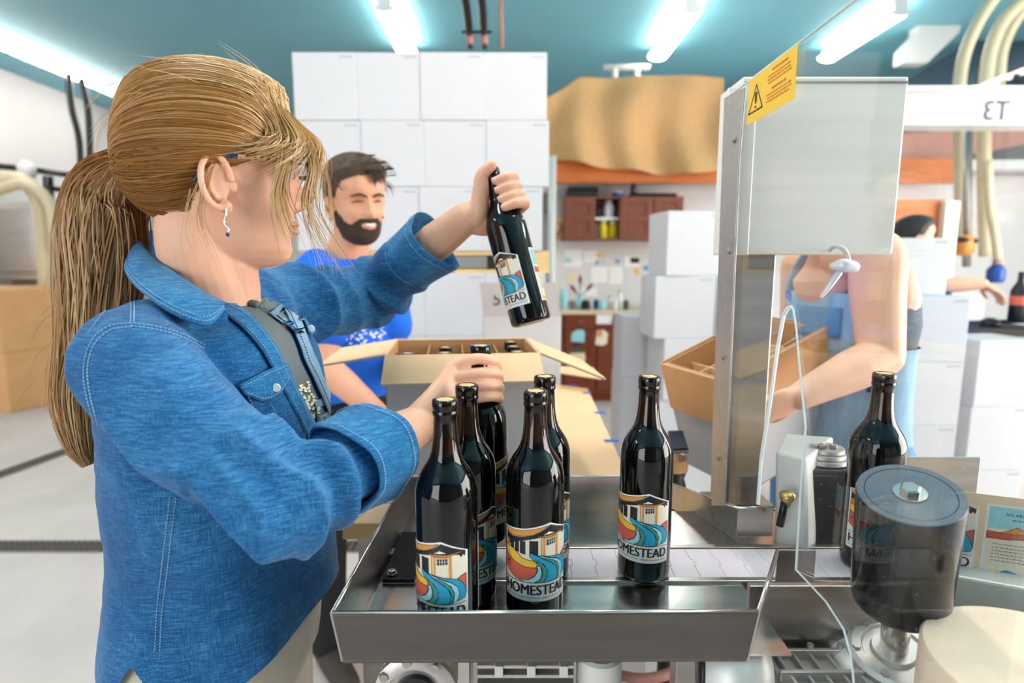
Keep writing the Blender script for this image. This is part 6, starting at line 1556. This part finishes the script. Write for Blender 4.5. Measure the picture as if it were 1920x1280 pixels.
# ------------------------------------------------------------------ the man in the blue T-shirt
MN = thing('person', 'bearded man in a bright blue printed T-shirt laughing behind the open carton', 'person', (-0.53, 1.80, 0))
hc = P(668, 378, 1.78)
MM = Matrix.Translation(hc) @ Matrix.Rotation(math.radians(-50), 4, 'Z') @ Matrix.Rotation(math.radians(9), 4, 'Y') @ Matrix.Rotation(math.radians(4), 4, 'X') @ Matrix.Scale(1.04, 4)
def HM(x, y, z): return MM @ Vector((x, y, z))
mb = MB(); head_grid(mb, MM); ear(mb, MM, -1); ear(mb, MM, 1)
nb = P(648, 488, 1.83)
mb.limb([HM(-0.02, 0, -0.03), HM(-0.035, 0, -0.10), nb, nb + Vector((-0.01, 0.01, -0.06))], [(0.058, 0.058), (0.060, 0.060), (0.066, 0.066), (0.09, 0.10)], 24, 14)
tc = Vector((nb.x - 0.01, nb.y + 0.01, 0)); ywm = math.radians(-52)
wd = Vector((math.cos(ywm + PI / 2), math.sin(ywm + PI / 2), 0)); fw = Vector((math.cos(ywm), math.sin(ywm), 0))
sR = P(592, 512, 1.74); sL = P(724, 520, 1.92)
eR = P(612, 690, 1.64); wR = P(706, 772, 1.54); eL = P(738, 668, 1.86); wL = P(770, 730, 1.64)
zt0 = sR.z
mb.tube([tc + Vector((0, 0, z)) for z in (0.86, 0.95, 1.10, 1.22, 1.30, nb.z - 0.03)], [(0.10, 0.15), (0.10, 0.15), (0.105, 0.17), (0.10, 0.18), (0.085, 0.16), (0.06, 0.08)], 28, fw)
for s_, e_, w_ in ((sR, eR, wR), (sL, eL, wL)):
    mb.limb([s_, s_.lerp(e_, 0.5), e_], [0.056, 0.052, 0.044], 18, 10); mb.limb([e_, e_.lerp(w_, 0.35), w_], [0.044, 0.042, 0.030], 18, 10)
hand(mb, wR, (wR - eR) + Vector((0.02, -0.02, -0.02)), (0.5, 0.4, -0.8), 1.05, 0.5, -1)
hand(mb, wL, (wL - eL), (-0.6, -0.4, -0.6), 1.05, 0.5, 1)
mbo = finish('body', fuse(mb, 0.0036, 3), 'skin_warm', MN, smooth=True)
# face: closed laughing eyes, brows, open mouth
for sy in (-1, 1):
    MB().limb([HM(0.083, sy * 0.018, 0.006), HM(0.082, sy * 0.031, 0.0085), HM(0.069, sy * 0.045, 0.004)], [0.0014, 0.0024, 0.0014], 8, 10).build('closed_eyelid', 'hair_brown', mbo, smooth=True)
    MB().limb([HM(0.092, sy * 0.012, 0.021), HM(0.090, sy * 0.030, 0.027), HM(0.077, sy * 0.050, 0.021)], [0.003, 0.004, 0.0022], 8, 10).build('eyebrow', 'hair_brown', mbo, smooth=True)
MB().limb([HM(0.068, -0.026, -0.056), HM(0.084, -0.010, -0.0615), HM(0.086, 0, -0.0625), HM(0.084, 0.010, -0.0615), HM(0.068, 0.026, -0.056)], [0.004, 0.0095, 0.0105, 0.0095, 0.004], 10, 16).build('open_mouth', 'lip', mbo, smooth=True)
MB().limb([HM(0.074, -0.020, -0.0550), HM(0.0895, -0.008, -0.0575), HM(0.091, 0, -0.0580), HM(0.0895, 0.008, -0.0575), HM(0.074, 0.020, -0.0550)], [0.0025, 0.0048, 0.0052, 0.0048, 0.0025], 10, 16).build('teeth', 'teeth', mbo, smooth=True)
def hl_m(z): return interp([-0.06, -0.03, 0.0, 0.02, 0.045, 0.062, 0.078, 0.12], [-0.06, -0.045, -0.022, 0.022, 0.034, 0.046, 0.074, 0.14], z)
hm = shell('h', MM, lambda p: (hl_m(p.z) - p.x) if p.z > -0.055 else -0.01, lambda p, d: 0.002 + min(1, max(0, d / 0.03)) * (0.010 + 0.014 * max(0, (p.z - 0.02) / 0.09)), None, None).build('hair', 'hair_brown', MN, smooth=True)
hs = []
for i in range(420):
    z = rnd.uniform(-0.04, 0.112); th = rnd.uniform(-PI, PI); p = head_point(z, th, False)
    if p.x > hl_m(z) + 0.004: continue
    t_ = 0.010 + 0.014 * max(0, (p.z - 0.02) / 0.09); q = HM(p.x * 1.03, p.y * 1.03, p.z); n = (q - hc).normalized()
    q = q + n * t_ * 0.8; sw = HM(p.x + 0.03, p.y + (0.012 if p.z > 0.05 else 0), p.z - (0.03 if p.z < 0.06 else 0.0)) - HM(p.x, p.y, p.z)
    hs.append((catmull([q, q + sw * 0.5 + n * 0.006, q + sw + n * (0.002 if p.z < 0.06 else 0.007)], 7), 0.0014, rnd.random()))
for i in range(60):   # forelock swept over the brow
    s_ = rnd.uniform(-1, 1); a = HM(0.062, 0.012 + 0.028 * s_, 0.092); b = HM(0.092, 0.020 + 0.022 * s_, 0.088); c = HM(0.104, 0.022 + 0.012 * s_, 0.064 + rnd.gauss(0, 0.006))
    hs.append((catmull([a, b, c], 8), 0.0016, rnd.random()))
finish('hair_strands', strands_mesh('hair_strands', hs), 'hair_brown', hm)
def beard_keep(p):
    jaw = interp([-0.116, -0.09, -0.07, -0.05, -0.03, -0.01, 0.01], [-0.02, 0.005, 0.0, -0.002, -0.004, -0.004, -0.002], p.z)
    if p.x < jaw: return -1
    cheek = interp([0.0, 0.02, 0.04, 0.06, 0.08, 0.1], [0.002, -0.030, -0.054, -0.062, -0.044, -0.042], p.x)
    if abs(p.y) < 0.022 and -0.070 < p.z < -0.050 and p.x > 0.05: return -1
    if abs(p.y) < 0.030 and p.z > -0.050 and p.x > 0.04: return (0.002 if p.z < -0.043 else -1)
    return cheek - p.z
shell('b', MM, beard_keep, lambda p, d: 0.0012 + min(1, max(0, d / 0.02)) * 0.007, None, None, True).build('beard', 'beard', MN, smooth=True)
# T-shirt
ts = MB()
ts.tube([tc + Vector((0, 0, z)) for z in np.linspace(0.93, nb.z + 0.004, 16)], [(interp([0.93, 1.05, 1.2, 1.32, 1.38, 1.42], [0.128, 0.124, 0.122, 0.108, 0.085, 0.066], z), interp([0.93, 1.05, 1.2, 1.32, 1.38, 1.42], [0.170, 0.178, 0.192, 0.182, 0.130, 0.075], z)) for z in np.linspace(0.93, nb.z + 0.004, 16)], 36, fw)
for s_, e_ in ((sR, eR), (sL, eL)): ts.limb([s_ + (tc - s_) * Vector((0.3, 0.3, 0)), s_, s_.lerp(e_, 0.42), s_.lerp(e_, 0.62)], [0.064, 0.070, 0.070, 0.074], 24, 14)
tme = fuse(ts, 0.006, 5)
wrinkle(tme, lambda x, y, z: 0.005 * math.sin(22 * x + 16 * z + 3 * mnoise.noise(Vector((x * 6, y * 6, z * 4)))) * min(1, max(0, (1.36 - z) * 4)) + 0.002 * mnoise.noise(Vector((x * 20, y * 20, z * 20))))
TSf = Surf(tme, 1.7)
tso = finish('t_shirt', tme, 'tee_blue', MN, smooth=True)
sp_ = MB(); r2 = random.Random(5)
for i in range(150):
    u, v = r2.gauss(682, 22), r2.gauss(606, 24)
    if not (632 < u < 724 and 556 < v < 656): continue
    a, b = r2.uniform(1.2, 4.2), r2.uniform(1.0, 3.0); ph = r2.uniform(0, 3)
    q = [TSf.at(u + a * math.cos(t * PI / 3 + ph), v + b * math.sin(t * PI / 3 + ph), 0.0035) for t in range(6)]
    if max((q[k] - q[0]).length for k in range(6)) < 0.03: sp_.add(q, [tuple(range(6))])
po = sp_.build('chest_print', 'print_white', tso, smooth=True); po['kind'] = 'stuff'
tr = MB()
tr.tube([tc + Vector((0, 0, z)) for z in (0.80, 0.86, 0.92, 1.00)], [(0.11, 0.15), (0.118, 0.158), (0.118, 0.160), (0.11, 0.15)], 28, fw)
for sy in (-1, 1): tr.limb([tc + wd * (0.085 * sy) + Vector((0, 0, 0.88)), tc + wd * (0.10 * sy) + Vector((0, 0, 0.5)), tc + wd * (0.11 * sy) + Vector((0, 0, 0.09))], [0.095, 0.072, 0.06], 20, 14)
finish('trousers', fuse(tr, 0.010, 4), 'pants_black', MN, smooth=True)
for sy in (-1, 1): c = tc + wd * (0.11 * sy); MB().limb([c - fw * 0.05 + Vector((0, 0, 0.045)), c + fw * 0.06 + Vector((0, 0, 0.045)), c + fw * 0.17 + Vector((0, 0, 0.035))], [(0.042, 0.040), (0.044, 0.045), (0.032, 0.040)], 16, 12, up=(0, 0, 1)).build('shoe', 'shoe', MN, smooth=True)

# ------------------------------------------------------------------ the woman in overalls holding a carton behind the guard
P3 = thing('person', 'person in pale denim overalls carrying an open carton behind the acrylic guard', 'person', (0.86, 1.46, 0))
c3 = P(1590, 640, 1.46); c3z = Vector((c3.x, 1.46, 0))
y3 = math.radians(205); f3 = Vector((math.cos(y3), math.sin(y3), 0)); w3 = Vector((-f3.y, f3.x, 0))
h3 = P(1548, 372, 1.42)
M3 = Matrix.Translation(h3) @ Matrix.Rotation(y3, 4, 'Z') @ Matrix.Rotation(math.radians(8), 4, 'Y') @ Matrix.Scale(1.0, 4)
mb = MB(); head_grid(mb, M3); ear(mb, M3, -1); ear(mb, M3, 1)
nb3 = P(1562, 490, 1.45)
mb.limb([M3 @ Vector((-0.02, 0, -0.03)), M3 @ Vector((-0.03, 0, -0.09)), nb3, nb3 + Vector((0, 0, -0.05))], [0.052, 0.052, 0.06, 0.09], 22, 12)
mb.tube([c3z + Vector((0, 0, z)) for z in (0.9, 1.0, 1.16, 1.28, 1.35, 1.39)], [(0.10, 0.14), (0.10, 0.135), (0.112, 0.15), (0.10, 0.16), (0.075, 0.14), (0.055, 0.07)], 28, f3)
sN = P(1640, 478, 1.30); eN = P(1652, 668, 1.235); wN = P(1500, 742, 1.175)
sF = P(1500, 500, 1.60); eF = P(1490, 640, 1.66); wF = P(1400, 690, 1.56)
mb.limb([sN + Vector((-0.03, 0.08, 0.0)), sN, sN.lerp(eN, 0.4), eN], [0.05, 0.060, 0.056, 0.046], 22, 16); mb.limb([eN, eN.lerp(wN, 0.35), eN.lerp(wN, 0.8), wN], [0.045, 0.046, 0.034, 0.029], 22, 14)
mb.limb([sF, sF.lerp(eF, 0.5), eF], [0.05, 0.046, 0.042], 18, 10); mb.limb([eF, eF.lerp(wF, 0.4), wF], [0.042, 0.04, 0.029], 18, 10)
hand(mb, wN, P(1440, 768, 1.165) - wN, (0.0, 0.9, 0.45), 1.0, 0.35, 1)
hand(mb, wF, Vector((-0.1, -0.3, -0.35)), (0.3, -0.8, 0.3), 1.0, 0.4, -1)
b3 = finish('body', fuse(mb, 0.0032, 3), 'skin_pink', P3, smooth=True)
shell('h3', M3, lambda p: (hl_m(p.z) - p.x) if p.z > -0.10 else -0.01, lambda p, d: 0.002 + min(1, max(0, d / 0.03)) * 0.022, None, None).build('hair', 'hair_dark', P3, smooth=True)
for sy in (-1, 1): MB().ellipsoid(M3 @ Vector((0.072, sy * 0.031, 0.006)), (0.012, 0.012, 0.011), None, 14, 10).build('eye', 'eye_white', b3, smooth=True)
def torso3(z0, z1, gx, gy, n=12):
    zs = np.linspace(z0, z1, n); Z = [0.90, 1.00, 1.12, 1.21, 1.28, 1.32, 1.37]
    return MB().tube([c3z + Vector((0, 0, z)) for z in zs], [(interp(Z, [0.125, 0.115, 0.112, 0.122, 0.113, 0.104, 0.085], z) * gx, interp(Z, [0.155, 0.148, 0.146, 0.158, 0.150, 0.134, 0.112], z) * gy) for z in zs], 40, f3, caps=False)
tk3 = torso3(0.95, 1.315, 1.03, 1.03).build('tank_top', 'tank_grey', P3, smooth=True)
ov = torso3(0.86, 1.16, 1.075, 1.075, 10).build('overalls', 'denim_light', P3, smooth=True)
def front3(a, z, g): r = c3z + f3 * (0.118 * g * math.cos(a)) + w3 * (0.152 * g * math.sin(a)); return Vector((r.x, r.y, z))
MB().grid(lambda i, j: front3(-0.75 + 1.5 * i, 1.14 + 0.150 * j, 1.095), 16, 8).build('bib', 'denim_light', ov, smooth=True, solid=0.003)
MB().grid(lambda i, j: front3(-0.38 + 0.76 * i, 1.18 + 0.075 * j, 1.125), 10, 6).build('bib_pocket', 'jeans', ov, smooth=True, solid=0.002)
for s_ in (-1, 1):
    MB().tube(catmull([front3(0.62 * s_, 1.28, 1.10), front3(0.66 * s_, 1.33, 1.02), c3z + f3 * 0.05 + w3 * (0.085 * s_) + Vector((0, 0, 1.385)), c3z - f3 * 0.05 + w3 * (0.07 * s_) + Vector((0, 0, 1.385)), c3z - f3 * 0.128 + w3 * (0.05 * s_) + Vector((0, 0, 1.16))], 20), [(0.018, 0.003)] * 20, 8, up=(0, 0, 1)).build('strap', 'denim_light', ov, smooth=True)
    MB().lathe([(0.010, 0), (0.010, 0.003)], 14, front3(0.60 * s_, 1.275, 1.13), f3).build('buckle', 'silver', ov)
MB().grid(lambda i, j: front3(0.78 + 0.34 * i, 1.06 + 0.22 * j, 1.10), 10, 10).build('side_panel', 'plastic_blue', ov, smooth=True, solid=0.003)
MB().grid(lambda i, j: front3(0.80 + 0.16 * i, 1.15 + 0.035 * j, 1.12), 6, 5).build('white_patch', 'print_white', ov, smooth=True, solid=0.002)
tr = MB()
tr.tube([c3z + Vector((0, 0, z)) for z in (0.80, 0.86, 0.92, 0.97)], [(0.12, 0.165), (0.13, 0.172), (0.128, 0.165), (0.122, 0.158)], 28, f3)
for sy in (-1, 1): tr.limb([c3z + w3 * (0.088 * sy) + Vector((0, 0, 0.86)), c3z + w3 * (0.10 * sy) + Vector((0, 0, 0.48)), c3z + w3 * (0.10 * sy) + Vector((0, 0, 0.09))], [0.100, 0.074, 0.06], 20, 14)
lg = finish('jeans', fuse(tr, 0.010, 4), 'jeans', P3, smooth=True)
for sy in (-1, 1): c = c3z + w3 * (0.10 * sy); MB().limb([c - f3 * 0.05 + Vector((0, 0, 0.045)), c + f3 * 0.05 + Vector((0, 0, 0.045)), c + f3 * 0.15 + Vector((0, 0, 0.035))], [(0.040, 0.038), (0.042, 0.042), (0.030, 0.036)], 16, 12, up=(0, 0, 1)).build('shoe', 'shoe', P3, smooth=True)
# the carton in her hands: tan flaps folded down outside, dividers inside
N0 = P(1362, 716, 1.25); aL = (P(1257, 692, 1.40) - N0); bR = (P(1550, 614, 1.38) - N0)
bR = bR.normalized(); aL = (aL - bR * aL.dot(bR)).normalized(); up3 = aL.cross(bR); up3 = up3 if up3.z > 0 else -up3
hcx = thing('carried_carton', 'open carton with tan flaps and dividers carried behind the guard', 'box', N0 - up3 * 0.3)
def Q(a, b, c): return N0 + aL * a + bR * b + up3 * c
A3, B3, H3 = 0.215, 0.335, 0.30
def slab(a0, a1, b0, b1, c0, c1): return MB().hexa([Q(a0, b0, c0), Q(a0, b1, c0), Q(a1, b1, c0), Q(a1, b0, c0)], [Q(a0, b0, c1), Q(a0, b1, c1), Q(a1, b1, c1), Q(a1, b0, c1)])
for nm, ar in (('side', (0, 0.004, 0, B3)), ('side', (A3 - 0.004, A3, 0, B3)), ('side', (0, A3, 0, 0.004)), ('side', (0, A3, B3 - 0.004, B3))):
    slab(*ar, -H3, 0).build(nm, 'carton_white', hcx)
slab(0, A3, 0, B3, -H3, -H3 + 0.004).build('bottom', 'carton_white', hcx)
for ar in ((-0.008, -0.004, 0, B3), (A3 + 0.004, A3 + 0.008, 0, B3), (0, A3, -0.008, -0.004), (0, A3, B3 + 0.004, B3 + 0.008)): slab(*ar, -0.125, 0.004).build('flap', 'cardboard', hcx)
for ar in ((0.004, 0.007, 0.004, B3 - 0.004), (A3 - 0.007, A3 - 0.004, 0.004, B3 - 0.004), (0.004, A3 - 0.004, 0.004, 0.007), (0.004, A3 - 0.004, B3 - 0.007, B3 - 0.004)): slab(*ar, -H3 + 0.004, 0.002).build('liner', 'cardboard', hcx)
for k in (1, 2, 3): slab(0.007, A3 - 0.007, k * B3 / 4 - 0.0015, k * B3 / 4 + 0.0015, -H3 + 0.01, -0.03).build('divider', 'cardboard_pale', hcx)
for k in (1, 2): slab(k * A3 / 3 - 0.0015, k * A3 / 3 + 0.0015, 0.007, B3 - 0.007, -H3 + 0.01, -0.03).build('divider', 'cardboard_pale', hcx)

# ------------------------------------------------------------------ the dark-haired person beyond the far stacks
P4 = thing('person', 'dark-haired person mostly hidden behind the far white stack, one arm out', 'person', P(1722, 700, 3.45))
P4.location.z = 0
h4 = P(1716, 446, 3.45)
M4 = Matrix.Translation(h4) @ Matrix.Rotation(math.radians(-20), 4, 'Z') @ Matrix.Scale(1.02, 4)
mb = MB(); head_grid(mb, M4); ear(mb, M4, -1); ear(mb, M4, 1)
c4 = Vector((h4.x - 0.03, h4.y + 0.03, 0)); zsh = h4.z - 0.27
mb.limb([M4 @ Vector((-0.02, 0, -0.03)), M4 @ Vector((-0.03, 0, -0.1)), c4 + Vector((0, 0, zsh + 0.03))], [0.055, 0.055, 0.075], 18, 10)
mb.tube([c4 + Vector((0, 0, z)) for z in (zsh - 0.5, zsh - 0.25, zsh - 0.05, zsh + 0.02)], [(0.10, 0.15), (0.11, 0.17), (0.10, 0.17), (0.06, 0.08)], 24, (1, 0, 0))
sh4 = c4 + Vector((0.06, -0.17, zsh - 0.05)); e4 = P(1775, 534, 3.22); w4 = P(1842, 532, 3.16)
mb.limb([sh4, sh4.lerp(e4, 0.5), e4], [0.052, 0.048, 0.042], 16, 10); mb.limb([e4, e4.lerp(w4, 0.4), w4], [0.043, 0.042, 0.030], 16, 10)
hand(mb, w4, Vector((0.8, -0.1, -0.45)), (0.2, 0.0, -1), 1.05, 0.35, 1)
finish('body', fuse(mb, 0.0045, 3), 'skin_pink', P4, smooth=True)
shell('h4', M4, lambda p: (hl_m(p.z) - p.x) if p.z > -0.06 else -0.01, lambda p, d: 0.002 + min(1, max(0, d / 0.03)) * 0.020, None, None).build('hair', 'hair_dark', P4, smooth=True)
t4 = MB(); t4.tube([c4 + Vector((0, 0, z)) for z in (zsh - 0.52, zsh - 0.25, zsh - 0.05, zsh + 0.03)], [(0.118, 0.165), (0.125, 0.185), (0.112, 0.185), (0.07, 0.09)], 24, (1, 0, 0))
t4.limb([sh4, sh4.lerp(e4, 0.55)], [0.062, 0.064], 18, 8)
finish('t_shirt', fuse(t4, 0.008, 3), 'navy', P4, smooth=True)
t4 = MB(); t4.tube([c4 + Vector((0, 0, z)) for z in (zsh - 0.62, zsh - 0.5)], [(0.11, 0.16), (0.115, 0.16)], 20, (1, 0, 0))
for sy in (-1, 1): t4.limb([c4 + Vector((0, sy * 0.085, zsh - 0.55)), c4 + Vector((0, sy * 0.09, 0.45)), c4 + Vector((0, sy * 0.09, 0.06))], [0.09, 0.07, 0.055], 16, 10)
finish('trousers', fuse(t4, 0.012, 3), 'pants_black', P4, smooth=True)
for sy in (-1, 1): MB().limb([c4 + Vector((-0.05, sy * 0.09, 0.045)), c4 + Vector((0.05, sy * 0.09, 0.045)), c4 + Vector((0.15, sy * 0.09, 0.035))], [(0.040, 0.038), (0.042, 0.042), (0.030, 0.036)], 14, 10, up=(0, 0, 1)).build('shoe', 'shoe', P4, smooth=True)
for o in bpy.data.objects:
    if o.name.split('.')[0] in ('stitching', 'seam_stitching', 'hair_strands'): o['kind'] = 'stuff'
bpy.context.view_layer.update()
